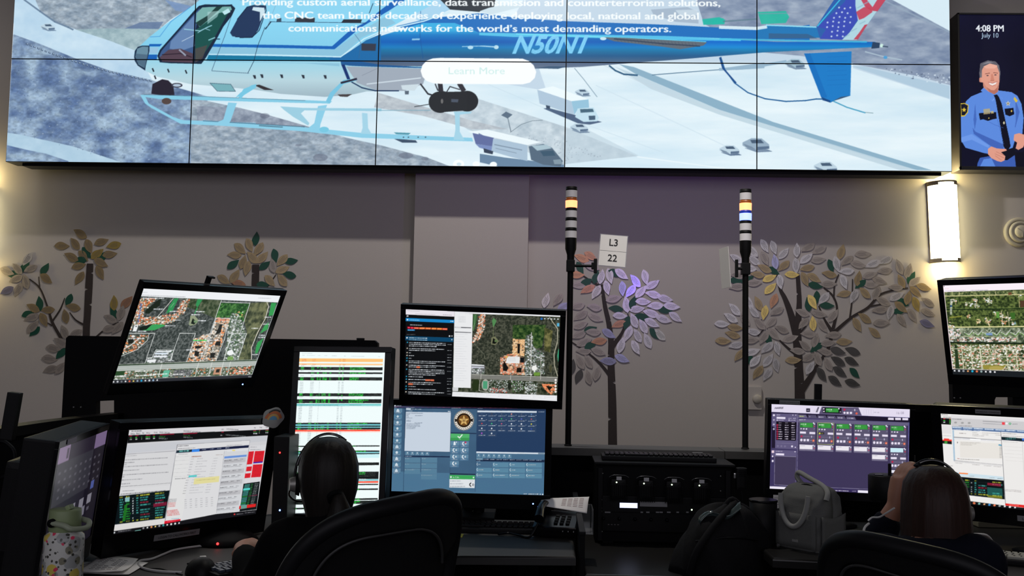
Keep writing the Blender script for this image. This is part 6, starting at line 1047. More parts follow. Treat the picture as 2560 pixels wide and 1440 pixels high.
m8.poly([(524, 300), (2178, 424), (2178, 470), (790, 352), (790, 358), (530, 336)], (84, 112, 158)); [m8.poly([(526+k*102, 302+k*8), (620+k*102, 309+k*8), (622+k*102, 324+k*8), (530+k*102, 317+k*8)], (150, 176, 206)) for k in range(15)]; [m8.scrib(532+k*102, 306+k*8, 80, 9, (240, 244, 250), .9, .07) for k in range(15)]; [m8.scrib(538+k*98, 328+k*8, 76, 8, (240, 244, 250), .9, .07) for k in range(3)]
m8.poly([(530, 340), (545, 342), (560, 690), (545, 690)], (170, 196, 216)); m8.scrib(596, 374, 66, 8, (120, 110, 110), .8, .06); [m8.scrib(x, y, w_, 6, (130, 126, 126), .6, .06) for x, y, w_ in ((720, 368, 50), (722, 388, 60), (812, 374, 170), (812, 394, 60), (720, 404, 110), (940, 400, 50))]; m8.line([(545, 422), (1000, 462)], 5, (70, 70, 78)); [m8.poly([(548+k*78, 428+k*6), (618+k*78, 434+k*6), (618+k*78, 450+k*6), (548+k*78, 444+k*6)], (226, 226, 230)) for k in range(5)]; m8.poly([(698, 438), (800, 446), (800, 464), (698, 456)], (250, 250, 250))
m8.poly([(600, 470), (1000, 500), (1005, 670), (608, 655)], (232, 228, 222)); [m8.scrib(610, 478+k*14, 190-k*40, 6, (140, 136, 130), .5, .05) for k in range(3)]; m8.scrib(608, 668, 180, 7, (110, 106, 100), .7, .06); m8.ell(580, 484, 4, 10, (120, 116, 116)); m8.line([(580, 664), (600, 668)], 4, (150, 40, 40)); m8.poly([(968, 508), (998, 512), (998, 526), (968, 522)], (60, 150, 190)); [m8.scrib(976, 535+k*17, 22, 6, (110, 110, 110), .7) for k in range(8)]
m8.line([(548, 686), (1004, 740)], 4, (140, 140, 146)); m8.line([(548, 698), (1004, 752)], 3, (170, 170, 176)); [m8.scrib(x, 712+(x-560)*.11, 70, 6, (130, 126, 126), .6, .1) for x in (560, 720, 830, 920)]; m8.poly([(550, 815), (1010, 870), (1012, 905), (560, 858)], (206, 226, 236)); m8.poly([(598, 822), (682, 830), (680, 844), (596, 836)], (250, 140, 80)); [m8.scrib(x, 860+(x-690)*.1, 50, 6, (110, 120, 126), .7) for x in (690, 880, 955)]
m8.poly([(585, 868), (1015, 912), (1022, 1118), (660, 1070)], (8, 16, 18)); cadrows(m8, 590, 890, 1015, 1060, 7, .09, 9); m8.poly([(862, 935), (988, 948), (988, 978), (862, 962)], (180, 30, 60), .7); m8.poly([(860, 985), (1000, 1000), (1004, 1085), (862, 1068)], (50, 150, 140), .5); m8.poly([(862, 1070), (1000, 1088), (1000, 1112), (864, 1094)], (190, 190, 50), .6)
m8.poly([(990, 365), (2178, 480), (2182, 1300), (1030, 1190)], (236, 234, 232)); m8.line([(990, 365), (1030, 1190)], 4, (120, 120, 126)); m8.scrib(1004, 380, 130, 7, (100, 100, 106), .7, .08); m8.scrib(1006, 408, 200, 7, (120, 120, 126), .7, .08); m8.poly([(995, 424), (2178, 540), (2178, 575), (998, 458)], (24, 32, 54)); m8.poly([(995, 424), (1180, 442), (1180, 468), (998, 452)], (20, 40, 44)); m8.text('16:08:33', 1030, 460, 34, (110, 200, 190), sx=.85, slope=-.09); m8.poly([(1186, 444), (1288, 452), (1290, 474), (1188, 466)], (60, 120, 220)); m8.scrib(1312, 462, 60, 9, (200, 206, 220))
m8.scrib(1010, 474, 140, 5, (140, 136, 136), .6, .08); [m8.line([(1015+k*4, 530+k*40), (1190+k*3, 545+k*40)], 2, (210, 206, 204)) for k in range(5)]; m8.line([(1190, 480), (1212, 1200)], 3, (190, 186, 184)); m8.scrib(1204, 520, 125, 9, (150, 110, 80), .8, .08); m8.poly([(1214, 724), (1322, 734), (1322, 748), (1214, 740)], (130, 226, 210)); m8.poly([(1294, 765), (1560, 790), (1560, 860), (1296, 825)], (240, 226, 160))
for k in range(18): m8.scrib(1204+k, 548+k*28, 40, 6, (140, 136, 136), .6, .06); m8.scrib(1285+k, 556+k*28, 60+(k*47) % 160, 6, (150, 146, 146), .5, .06); m8.scrib(1600, 590+k*30, 300, 7, (130, 130, 136), .5, .07)
m8.scrib(1024, 1006, 150, 6, (120, 110, 110), .6, .1); m8.scrib(1024, 1020, 150, 6, (120, 110, 110), .6, .1); m8.poly([(1028, 1160), (1208, 1180), (1208, 1208), (1028, 1184)], (230, 40, 36)); m8.scrib(1060, 1172, 90, 8, (250, 160, 150), .8, .1); m8.poly([(1960, 560), (2160, 580), (2160, 820), (1960, 790)], (236, 50, 50))
m8.poly([(480, 1105), (1028, 1186), (1210, 1210), (2182, 1310), (2182, 1350), (482, 1148)], (16, 18, 20))
for i, cc in enumerate(((220, 120, 80), (120, 180, 170), (240, 180, 130), (60, 150, 220), (236, 130, 90), (160, 170, 170), (240, 236, 240), (236, 236, 236), (236, 236, 240))): m8.ell(740+i*47, 1160+i*5.6, 14 if i == 0 else 11, 12, cc, 1, n=4 if i in (2, 6, 8) else 12, rot=.8)

# ------------------------------------------------------------------ desk monitors
DZ = .84; DZ2 = .74
def pose_mtx(p):
    x, y, z, yaw, tilt, roll = p; rt = Vector((math.cos(yaw), math.sin(yaw), 0)); n = Vector((math.sin(yaw), -math.cos(yaw), 0))
    u = Vector((0, 0, 1))*math.cos(tilt)-n*math.sin(tilt); r2 = rt*math.cos(roll)+u*math.sin(roll); u2 = u*math.cos(roll)-rt*math.sin(roll); b = -r2.cross(u2)*1.0; b = u2.cross(r2)
    return Matrix(((r2.x, b.x, u2.x, x), (r2.y, b.y, u2.y, y), (r2.z, b.z, u2.z, z), (0, 0, 0, 1)))
def monitor(pose, W, H, bez, cv, label, strength=1., res=(420, 240), depth=.045, stand=None, led=None, group='desk monitors', vents=False, bulge=.05, bmat=None):
    l, r, t_, b = bez; Mx = pose_mtx(pose); t = thing('computer_monitor', label, 'monitor', group=group, mtx=Mx); t.matrix_world = Mx
    m = MB(); cx, cz = (r-l)/2, (t_-b)/2; OW, OH = W+l+r, H+t_+b; m.box((cx, .004+depth/2, cz), (OW, depth, OH), .006)
    if bulge: m.box((cx, .004+depth+bulge/2, cz), (OW*.62, bulge, OH*.62), .018)
    if vents:
        for k in range(int(W/.006)): m.box((-W/2+k*.006, .02, H/2+t_+.0005), (.003, .022, .0012))
    m.build('housing', bmat or M['black'], t)
    m = MB(); y = 0.001
    for c, d in (((cx, y, H/2+t_/2), (OW, .010, t_)), ((cx, y, -H/2-b/2), (OW, .010, b)), ((-W/2-l/2, y, 0), (l, .010, H)), ((W/2+r/2, y, 0), (r, .010, H))): m.box(c, d, .0015)
    m.build('bezel', M['gloss'], t)
    picture_mesh('screen', cv, -W/2, -H/2, W/2, H/2, res[0], res[1], MATS.get('desk_screen_%g' % strength) or screen_mat('desk_screen_%g' % strength, strength, .3), t, y=-.001)
    if led: MB().lathe([(.0028, 0), (.0024, .002), (.0001, .0022)], c=(led[0], -.0035, led[1]), axis='y', n=10).build('power_light', M[led[2]], t)
    if stand is not None:
        inv = Mx.inverted(); back = Mx @ Vector((cx, .004+depth+bulge*.8, cz-.02)); foot = Vector((back.x, back.y, stand)); q = (Mx.to_quaternion() @ Vector((0, 1, 0))); q.z = 0; q.normalize(); foot += q*.03
        m = MB(); m.T = inv; m.tube([back, back+q*.02, Vector((foot.x, foot.y, back.z-.04)), foot+Vector((0, 0, .01))], [.018, .018, .02, .024], n=12); m.build('stand_neck', M['matte'], t)
        m = MB(); m.T = inv @ Matrix.Translation(foot); m.lathe([(.0001, 0), (.085, 0), (.09, .006), (.05, .014), (.0001, .016)], n=32); m.build('stand_base', M['matte'], t)
    return t
L24, S24 = .531, .299
M1p = (2.4922, -3.1447, 1.4883, 1.0741, -.4383, .0253); M2p = (2.4829, -3.1118, 1.0638, 1.0326, -.143, -.0197); M3p = (2.8687, -2.8931, 1.183, -.1434, .085, .0098)
M4p = (3.3261, -2.7442, 1.4466, -.0141, -.1973, -.025); M5p = (3.2835, -2.679, 1.1155, .0371, -.0292, -.0083); M6p = (4.6058, -2.5301, 1.1328, -.0719, -.0496, -.0146)
M7p = (5.0488, -3.0241, 1.554, -.8763, -.2176, -.0152); M8p = (5.0863, -2.9395, 1.1344, -.6548, -.1751, .0008); M9p = (2.3124, -3.5294, 1.0566, 1.7835, -.1137, .0131)
o = monitor(M1p, L24, S24, (.006, .020, .020, .036), m1, 'upper left monitor tilted down, showing an aerial map with white outlines', .95, led=(.235, -.172, 'blue'), depth=.016, bulge=.03)
m = MB(); m.box((-.02, .030, .172), (.014, .012, .026), .003); m.box((-.014, .030, .185), (.026, .012, .005), .002); m.build('mount_hook', M['black'], o)
m = MB(); m.tube([(0, .04, -.02), (.03, .16, -.10), (.02, .30, -.22)], .022, n=12); m.build('support_arm', M['matte'], o)
o = monitor(M2p, L24, S24, (.030, .045, .022, .065), m2, 'lower left monitor with white dispatch windows and red cells, grey tape label below', .92, stand=DZ)
m = MB(); m.box((-.045, -.0065, -.178), (.165, .0012, .018)); m.m(1); m.text('LOGIN TO CALLWORKS FIRST', -.045, -.1815, .0100, y=-.0075, bold=.01); m.build('tape_label', [M['label'], M['ink']], o)
so = mat('sticker_orange', (.62, .16, .05), .6); sb = mat('sticker_blue', (.12, .32, .55), .6); sw = mat('sticker_white', (.34, .33, .33), .6)
m = MB(); sx, sz = .272, .172; m.m(0); m.prism([(sx+.047*math.cos(a)*(1+.06*math.cos(5*a)), sz+.034*math.sin(a)*(1+.06*math.cos(5*a))) for a in np.linspace(0, 2*PI, 30, endpoint=False)], -.0075, -.0065)
for mi, r0, r1, a0, a1, yy in ((1, .034, .024, .2, 2.9, -.0079), (3, .023, .016, .1, 3.0, -.0079), (2, .015, .002, .1, 3.0, -.0079)):
    m.m(mi); A = np.linspace(a0, a1, 14); m.prism([(sx+r0*1.15*math.cos(a), sz-.008+r0*.9*math.sin(a)) for a in A]+[(sx+r1*1.15*math.cos(a), sz-.008+r1*.9*math.sin(a)) for a in A[::-1]], yy, yy+.0004)
m.m(4); m.text('KEEP IT COOL', sx+.006, sz+.018, .0085, y=-.0078, bold=.01) if False else None
m.m(4); [m.box((sx+.002+k*.0045, -.0078, sz+.0255-.00025*(k-.5)**2), (.0034, .0006, .006)) for k in range(-5, 6)]
lab(m.build('sticker', [sw, so, sb, mat('sticker_yellow', (.7, .4, .12), .6), M['ink']], o), 'round orange and blue arched sticker')
monitor(M3p, S24, L24, (.021, .021, .019, .034), m3, 'portrait monitor in front of the headset wearer, listing rows in black, green and orange', 1.0, (256, 420), stand=DZ)
o = monitor(M4p, L24, S24, (.018, .019, .018, .029), m4, 'middle upper monitor, dark transcript on its left and aerial map on its right', .95, depth=.03, bulge=.03)
m = MB(); m.tube([(0, .06, 0), (0, .14, -.02), (0, .20, -.12), (0, .12, -.42), (0, .08, -.60)], .02, n=12); m.box((0, .08, -.60), (.12, .12, .02), .004); m.build('support_arm', M['matte'], o)
M5p = tuple(CAM+(Vector(M5p[:3])-CAM)*1.012)+M5p[3:]
monitor(M5p, L24*1.012, S24*1.012, (.022, .024, .020, .052), m5, 'middle lower monitor with blue call console and round star badge', .92, stand=DZ, led=(.232, -.182, 'blue'))
o = monitor(M6p, .482, .305, (.014, .018, .018, .030), m6, 'purple radio console monitor behind the grey bag', .95, (400, 260), depth=.06, stand=DZ, vents=True)
m = MB(); m.box((-.178, -.0055, .1615), (.072, .0012, .0125)); m.m(1); m.text('RADIO CONSOLE 06', -.178, .1585, .0075, y=-.0064, bold=.01); m.build('tape_label', [M['label'], M['ink']], o)
m = MB(); m.box((-.06, .09, .18), (.026, .02, .09), .003); m.build('mount_post', M['black'], o)
m = MB(); m.box((-.205, -.009, -.198), (.048, .001, .050)); m.m(1); [m.box((-.212, -.0097, -.183-k*.008), (.028, .0004, .0012)) for k in range(4)]; m.build('hanging_note', [M['paper'], M['grayink']], o)
o = monitor(M7p, L24, S24, (.018, .018, .019, .034), m7, 'upper right monitor cut by the frame edge, green aerial map of a suburb', 1.0)
m = MB(); m.tube([(0, .09, 0), (.0, .2, 0), (.05, .33, -.02)], .022, n=12); m.build('support_arm', M['matte'], o)
o = monitor(M8p, L24, S24, (.030, .030, .028, .055), m8, 'lower right monitor with white call windows beside the long haired person', 1.0, stand=DZ)
m = MB(); m.box((-.12, -.0055, .1635), (.075, .0012, .0125)); m.m(1); m.text('WORKING CONSOLE', -.12, .1605, .0072, y=-.0064, bold=.01); m.build('tape_label', [M['label'], M['ink']], o)
m = MB(); m.box((.03, -.0055, -.177), (.165, .0012, .018)); m.m(1); m.text('LOGIN TO CALLWORKS FIRST', .03, -.1805, .0100, y=-.0064, bold=.01); m.build('tape_label', [M['label'], M['ink']], o)
o = monitor(M9p, .482, .305, (.014, .014, .018, .060), m9, 'far left monitor seen side on, dim violet picture behind the bottle', .30, (280, 180), depth=.075, stand=DZ, bulge=.06)
m = MB(); m.box((-.10, .16, .20), (.03, .03, .12), .003); m.build('mount_post', M['black'], o)
m = MB(); m.box((-.15, -.0055, .1625), (.08, .0012, .0125)); m.build('tape_label', mat('lilac_label', (.3, .26, .34), .6), o)

# ------------------------------------------------------------------ consoles: low partitions, ledge, backing panels, desks
def slab(pts, z0, z1, name, m_, parent): return MB().plate(pts, z0, z1).build(name, m_, parent)
def partition(pts, ztop, label, th=.05, cap=True):
    t = thing('console_partition', label, 'partition', (pts[0].x, pts[0].y, 0), 0, 'black console partitions'); b = pts[0]
    P = [Vector((p.x-b.x, p.y-b.y, 0)) for p in pts]; Q = []
    for i in range(len(P)-1):
        for k in range(6):
            f = k/6; p0, p1, p2, p3 = P[max(i-1, 0)], P[i], P[i+1], P[min(i+2, len(P)-1)]
            Q.append(.5*((2*p1)+(p2-p0)*f+(2*p0-5*p1+4*p2-p3)*f*f+(3*p1-p0-3*p2+p3)*f**3))
    Q.append(P[-1]); L_, R_ = [], []
    for i, p in enumerate(Q):
        d = (Q[min(i+1, len(Q)-1)]-Q[max(i-1, 0)]).normalized(); n = Vector((-d.y, d.x, 0))*th/2; L_.append(p+n); R_.append(p-n)
    def strip(m, z0, z1, e=1.0):
        for i in range(len(Q)-1):
            c = lambda a, b_: Q[a]+(b_-Q[a])*e
            m.plate([c(i, R_[i]), c(i+1, R_[i+1]), c(i+1, L_[i+1]), c(i, L_[i])], z0, z1)
    m = MB(); strip(m, 0, ztop-.03); m.build('fabric_panel', M['panel'], t)
    m = MB(); strip(m, ztop-.03, ztop, 1.25); m.build('top_cap', M['black'], t)
    return t
partition([atz(-200, 1092, 1.2), atz(-80, 1078, 1.2), atz(0, 1068, 1.2), atz(130, 1050, 1.2), atz(300, 1031, 1.2)], 1.2, 'curved black console partition on the left behind the side on monitor')
pr = [at(2276, 1011, -1.98), at(2400, 1020, -1.98), at(2560, 1026, -1.98), at(2800, 1036, -1.98)]; partition(pr, pr[0].z, 'black console partition behind the purple console and the lower right monitor')
la, lb = at(1000, 1109, LY), at(2270, 1129, LY); LZ = (la.z+lb.z)/2
lg = thing('console_ledge', 'long grey laminate ledge carrying the two signal towers', 'ledge', (la.x, LY, 0))
MB().box(((lb.x-la.x)*.3185, 0, LZ-.016), ((lb.x-la.x)*.637-.002, .17, .032), .002).build('ledge_top', M['ledge'], lg)
MB().box(((lb.x-la.x)*.8185, 0, LZ-.016), ((lb.x-la.x)*.363-.002, .17, .032), .002).build('ledge_top', M['ledge'], lg)
m = MB(); m.box(((lb.x-la.x)*.5, .0, (LZ-.034)/2), (lb.x-la.x, .10, LZ-.034)); m.build('fabric_panel', M['panel'], lg)
def backing(outline, Yp, label, screws):
    P = [at(x, y, Yp) for x, y in outline]; b = Vector((P[0].x, Yp, 0)); t = thing('monitor_backing_panel', label, 'panel', b)
    MB().prism([(p.x-b.x, p.z) for p in P], 0, .035).build('panel', M['matte'], t)
    cx = sum(p.x for p in P)/len(P)-b.x; zb = min(p.z for p in P)
    MB().box((cx, .05, (zb+.2)/2), (.12, .05, zb+.2), .004).build('support_post', M['matte'], t)
    for x, y in screws: p = at(x, y, Yp); MB().lathe([(.004, 0), (.003, .002), (.0001, .003)], c=(p.x-b.x, -.0, p.z), axis='y', n=10).build('screw', M['chrome'], t)
    return t
backing([(165, 845), (172, 839), (936, 851), (944, 858), (944, 1010), (285, 1004), (285, 1034), (285, 1100), (152, 1100), (156, 1000)][:5]+[(944, 1100), (285, 1100), (285, 1001), (240, 1003), (240, 1060), (153, 1060)], -2.41, 'wide black panel behind the tilted upper left map monitor', [(184, 1018), (202, 1018)])
backing([(2380, 930), (2800, 930), (2800, 1060), (2700, 1060), (2700, 994), (2490, 993), (2487, 1000), (2487, 1060), (2384, 1060)], -2.22, 'black panel behind the upper right map monitor', [(2386, 995), (2401, 995)])
ab = at(880, 855, -2.39); hk = thing('cable_hook', 'thin black clip lying on top of the left backing panel', 'clip', ab); MB().box((0, .015, .004), (.09, .02, .008), .002).build('clip_bar', M['black'], hk); MB().box((.03, .015, .012), (.03, .012, .008), .002).build('clip_tab', M['black'], hk)
def desk(pts, z, label, mtop, legs):
    b = pts[0]; t = thing('desk', label, 'desk', (b[0], b[1], 0), 0, 'console desks'); P = [(p[0]-b[0], p[1]-b[1]) for p in pts]
    m = MB(); m.plate(P[::-1] if False else P, z-.028, z); es = [e for e in m.bm.edges if abs(e.verts[0].co.z-z) < 1e-5 and abs(e.verts[1].co.z-z) < 1e-5]; bmesh.ops.bevel(m.bm, geom=es, offset=.008, segments=3, profile=.5, affect='EDGES'); m.build('worktop', mtop, t)
    for x, y in legs:
        m = MB(); m.box((x-b[0], y-b[1], (z-.028)/2+.01), (.07, .07, z-.05)); m.box((x-b[0], y-b[1], .012), (.09, .6, .024), .004); m.build('leg', M['matte'], t)
    return t
rx0 = at(1440, 1378, -3.07).x
desk([(2.42, -2.62), (2.06, -3.20), (1.92, -4.35), (2.52, -4.35), (2.56, -3.95), (2.68, -3.65), (2.85, -3.38), (3.05, -3.2), (3.3, -3.10), (rx0, -3.07), (rx0, -2.45), (2.52, -2.45)], DZ, 'left corner desk surface in front of the left monitors, grey under the screens', M['deskl'], [(2.2, -3.9), (3.5, -2.75)])
dx0, dx1 = at(1462, 1418, -2.85).x, at(1925, 1418, -2.85).x
desk([(dx0, -2.05), (dx0, -2.86), (dx1, -2.86), (dx1, -2.05)], DZ2, 'lower middle desk under the radio rack', M['desk'], [(dx0+.08, -2.4), (dx1-.08, -2.4)])
ex0 = at(1928, 1398, -3.0).x
desk([(ex0, -2.3), (ex0, -3.02), (4.65, -3.08), (4.95, -3.3), (5.15, -3.7), (5.2, -4.3), (6.0, -4.3), (6.0, -2.3)], DZ, 'right corner desk under the grey bag and white keyed keyboard', M['desk'], [(ex0+.1, -2.6), (5.3, -2.7), (5.6, -3.9)])
dv = thing('desk_divider', 'narrow black upright divider between the middle desk and the rack desk', 'divider', (rx0+.012, -2.62, 0)); MB().box((.008, 0, .45), (.016, .85, .90), .003).build('upright', M['matte'], dv); MB().box((.008, 0, .905), (.02, .86, .012), .003).build('edge_cap', M['black'], dv)

# ------------------------------------------------------------------ radio rack
ry = -2.33; a_, b_ = at(1490, 1153, ry), at(1832, 1165, ry); rw = b_.x-a_.x; rz = (a_.z+b_.z)/2; rh = rz-DZ2-.012
rk = thing('equipment_rack', 'black equipment rack with four speaker modules and a lit blue white display', 'equipment rack', (a_.x, ry, DZ2))
MB().box((rw/2, .11, rh/2+.006), (rw, .20, rh), .004).build('cabinet', M['matte'], rk)
m = MB(); [m.box((x, .1, -.0+.003), (.04, .15, .012)) for x in (.05, rw-.05)]; m.build('foot', M['black'], rk)
MB().box((rw/2, .10, rh+.010), (rw+.012, .24, .010), .003).build('cabinet_top', M['black'], rk)
[MB().box((x, .002, rh/2), (.018, .012, rh-.02), .002).build('rack_ear', M['black'], rk) for x in (.018, rw-.018)]
mpx = rw/342.
zof = lambda py, px: (at(px, py, ry).z-DZ2)
for i, (px, py) in enumerate(((1546, 1183), (1614, 1186), (1683, 1189), (1751, 1191))):
    cx = (px-1490)*mpx; cz = zof(py+38, px); m = MB(); m.box((cx, -.012, cz), (.062*mpx/.00157, .036, .084*mpx/.00157), .016); s = m.build('speaker_module', M['black'], rk)
    m = MB(); [m.box((cx-.032+k*.008, -.032, cz-.012), (.003, .004, .062), .0008) for k in range(9)]; m.build('grille', M['gloss'], s)
    MB().tube([(cx-.036, -.031, cz+.046), (cx-.02, -.033, cz+.054), (cx+.02, -.033, cz+.054), (cx+.038, -.031, cz+.046)], .0009, n=6).build('trim', mat('dim_chrome', (.16, .16, .17), .3, .8), s)
    MB().box((cx+.001, -.0325, cz+.042), (.019, .003, .013)).build('speaker_label', mat('pale_label', (.45, .45, .46), .6), s)
    MB().lathe([(.0028, 0), (.002, .002)], c=(cx-.008, -.0325, cz+.027), axis='y', n=10).build('status_light', M['gled'], s)
m = MB(); cz = zof(1262, 1660); m.box((rw/2, -.004, cz), (rw-.05, .02, .062), .003); u = m.build('radio_unit', M['black'], rk)
lc = mat('lit_lcd', (.3, .3, .4), .4, emit=(.62, .66, 1.0), es=1.6)
q_ = (1572-1490)*mpx; MB().box((q_, -.0155, zof(1262, 1572)), (44*mpx, .003, 12*mpx)).build('lcd_display', lc, u)
m = MB(); m.box(((1634-1490)*mpx, -.0155, zof(1259, 1634)), (68*mpx, .002, 12*mpx)); m.build('tape_label', M['label'], u)
m = MB(); [m.box(((x-1490)*mpx, -.0155, zof(1279, x)), (w_*mpx, .002, 3*mpx)) for x, w_ in ((1520, 14), (1605, 6), (1620, 8), (1644, 8), (1653, 8), (1672, 9), (1694, 6), (1718, 6), (1776, 14))]; m.build('button_labels', M['label'], u)
MB().lathe([(.003, 0), (.002, .002)], c=((1729-1490)*mpx, -.0145, zof(1273, 1729)), axis='y', n=10).build('status_light', M['gled'], u)
MB().lathe([(.012, 0), (.010, .014), (.0001, .015)], c=((1780-1490)*mpx, -.014, zof(1262, 1780)), axis='y', n=20).build('knob', M['gloss'], u)
m = MB(); m.box((rw/2, -.002, zof(1305, 1660)), (rw-.05, .016, .075), .003); u = m.build('lower_unit', M['black'], rk); m = MB(); [m.box((.05+k*.012+.0, -.0105, zof(1311, 1560)), (.006, .001, .003)) for k in range(4)]; m.build('button_labels', M['grayink'], u); m = MB(); [m.lathe([(.007, 0), (.006, .010), (.0001, .011)], c=(.03+k*.06, -.010, zof(1296, 1560)), axis='y', n=16) for k in range(5)]; m.build('knobs', M['gloss'], u)
for px, py in ((1507, 1183), (1507, 1249), (1507, 1270), (1507, 1278), (1507, 1328), (1801, 1190), (1801, 1227), (1801, 1257), (1801, 1277), (1801, 1287)):
    MB().lathe([(.0035, 0), (.003, .003), (.0001, .004)], c=((px-1490)*mpx, -.006, zof(py, px)), axis='y', n=12).build('rack_screw', M['chrome'], rk)
m = MB(); m.tube([(rw+.012, -.0, zof(1185, 1840)), (rw+.03, -.01, zof(1183, 1840)), (rw+.03, -.01, zof(1160, 1840))], .004); hm = thing('hand_microphone', 'black fist microphone hanging on the right side of the equipment rack', 'microphone', (a_.x+rw+.028, ry-.02, zof(1195, 1840)+DZ2))
m.bm.free(); MB().box((0, 0, 0), (.042, .034, .085), .012).build('body', M['black'], hm); m = MB(); [m.box((0, -.018, .012+k*.007), (.024, .002, .003)) for k in range(4)]; m.build('grille', M['gloss'], hm); MB().box((-.022, .005, .01), (.012, .012, .02), .003).build('hanger', M['chrome'], hm)
MB().tube([(0, 0, -.04), (.006, -.005, -.10), (.0, .0, -.16), (.012, .005, -.20), (0, 0, -.232)], .003, n=8).build('coiled_cord', M['black'], hm)

def keyboard(label, loc, rotz, L, W, keymat, cat='keyboard', sticker=None, lightkeys=False):
    t = thing('keyboard', label, cat, loc, rotz); m = MB(); m.box((0, 0, .009), (L, W, .018), .005); m.build('case', M['black'], t)
    m = MB(); n = int(L/.019)-1
    for r_ in range(5):
        for k in range(n):
            if r_ == 0 and 3 < k < 9: 
                if k == 4: m.box((-L/2+.02+6*.019, -W/2+.02, .022), (.09, .014, .008), .002)
                continue
            m.box((-L/2+.02+k*.019+(r_ % 2)*.004, -W/2+.020+r_*.0195, .022), (.0148, .0148, .008), .0025)
    m.build('keys', keymat, t)
    if sticker: MB().box((sticker[0], sticker[1], .0275), (.04, .012, .001)).build('sticker', M['label'], t)
    return t
rt_ = DZ2+rh+.0165; kb = at(1643, 1150, ry)
keyboard('black keyboard lying on top of the equipment rack', ((at(1505, 1140, -2.24).x+at(1785, 1148, -2.24).x)/2, -2.235, rt_-.001), R(-1), .44, .125, M['gloss'], sticker=(.16, .04))
k1 = atz(1235, 1322, DZ); keyboard('black keyboard under the blue call console monitor', (k1.x, k1.y-.03, DZ), R(1), .42, .13, M['black'])
k2 = atz(2545, 1412, DZ); wk = mat('pale_keycap', (.34, .34, .29), .5); keyboard('black keyboard with pale keycaps at the bottom right', (k2.x+.12, k2.y, DZ), R(-22), .46, .15, wk)
k3 = atz(618, 1402, DZ); keyboard('black keyboard under the hand of the person with the headset', (k3.x+.10, k3.y-.05, DZ), R(48), .44, .14, mat('glossy_keycap', (.05, .06, .08), .25))
yn = atz(1144, 1340, DZ); s = thing('sticky_note', 'small yellow sticky note on the middle desk edge', 'sticky note', (yn.x, yn.y, DZ)); MB().box((0, 0, .0015), (.036, .05, .002)).build('note_paper', M['yellow'], s)
# mouse and pad, cables, papers, hub
mp = atz(512, 1428, DZ); ms = thing('computer_mouse', 'large black computer mouse with a painted highlight near the bottom edge', 'mouse', (mp.x, mp.y-.03, DZ), R(28))
m = MB()
def mouse_s(u, v):
    a = u*2*PI; t = v*PI/2; r = math.cos(t); return (.040*r*math.cos(a), .066*r*math.sin(a), .044*math.sin(t)*(1-.25*math.sin(a)*r)+.001)
m.sheet(mouse_s, 28, 10, .002); m.build('shell', M['black'], ms); MB().box((.004, .0, .0455), (.016, .014, .002), .001).build('painted_highlight', M['paper'], ms)  # the white strip stands in for a highlight on the shell
MB().tube([(0, .064, .010), (0, .09, .010), (-.02, .12, .004)], .0025).build('strain_relief', M['red'] if False else M['black'], ms)
def desk_cable(name, label, pxs, r, m_, z=DZ):
    P = [atz(x, y, z+r+.0008) for x, y in pxs]; b = P[0]; o = MB().tube([p-b for p in P], r, n=8, sub=6).build(name, m_, None, b); return tag(o, label, 'cable')
desk_cable('white_cable', 'white cable snaking across the left desk beside the mouse', [(650, 1352), (590, 1364), (545, 1362), (500, 1365), (440, 1374), (410, 1385), (380, 1397), (350, 1402), (346, 1412), (360, 1421), (390, 1427), (430, 1430), (455, 1431)], .0034, M['cable'])
desk_cable('black_cable', 'thin black cable lying over the papers on the left desk', [(205, 1414), (250, 1402), (262, 1404), (285, 1411), (330, 1414), (365, 1421), (400, 1422), (430, 1430), (456, 1437)], .0016, M['gloss'])
pz = thing('paper_stack', 'crumpled printed papers beside the water bottle', 'papers', atz(280, 1425, DZ)); b0 = pz.location.copy()
def quad_sheet(c, z0, amp, seed):
    P = [atz(x, y, DZ)-b0 for x, y in c]; g = random.Random(seed); ph = g.uniform(0, 6)
    def f(u, v): p = (P[0]*(1-u)+P[1]*u)*(1-v)+(P[3]*(1-u)+P[2]*u)*v; return (p.x, p.y, z0+amp*(1+math.sin(u*5+ph)*math.sin(v*4+ph))*.5+.010*max(0, v-.7)*math.sin(u*3.1))
    return f
MB().sheet(quad_sheet([(165, 1437), (322, 1439), (370, 1411), (205, 1407)], .002, .004, 1), 14, 8, .0008).build('sheet', M['paper'], pz)
m = MB(); f2 = quad_sheet([(190, 1440), (305, 1441), (345, 1409), (250, 1399)], .008, .008, 2); m.sheet(f2, 14, 8, .0008)
m.m(1)
for k in range(9):
    for j in range(5):
        if random.random() < .75:
            a = Vector(f2(.2+j*.13, .15+k*.08)); b = Vector(f2(.2+j*.13+.1, .15+k*.08)); m.tube([a+Vector((0, 0, .0008)), b+Vector((0, 0, .0008))], .0007, n=4, sub=1)
m.build('printed_sheet', [M['paper'], M['grayink']], pz)
hb = at(545, 1362, -3.02); hp = atz(545, 1364, DZ); hu = thing('desk_hub', 'low black desk device with a glowing red light under the lower left monitor', 'device', (hp.x, hp.y+.06, DZ), R(30)); MB().lathe([(.0001, 0), (.10, 0), (.105, .008), (.085, .024), (.03, .034), (.0001, .035)], n=36).build('body', M['matte'], hu); MB().ell((0, 0, 0), (.004, .004, .004), 10, 8).build('red_light', M['red'], hu, (-.04, -.095, .014))
mc = thing('mini_computer', 'thin black upright box with red and blue lights between the left monitors', 'computer', (at(705, 1200, -2.98).x, -2.98, DZ)); q = at(705, 1090, -2.98); MB().box((0, .04, (q.z-DZ)/2), (.05, .12, q.z-DZ), .004).build('case', M['black'], mc)
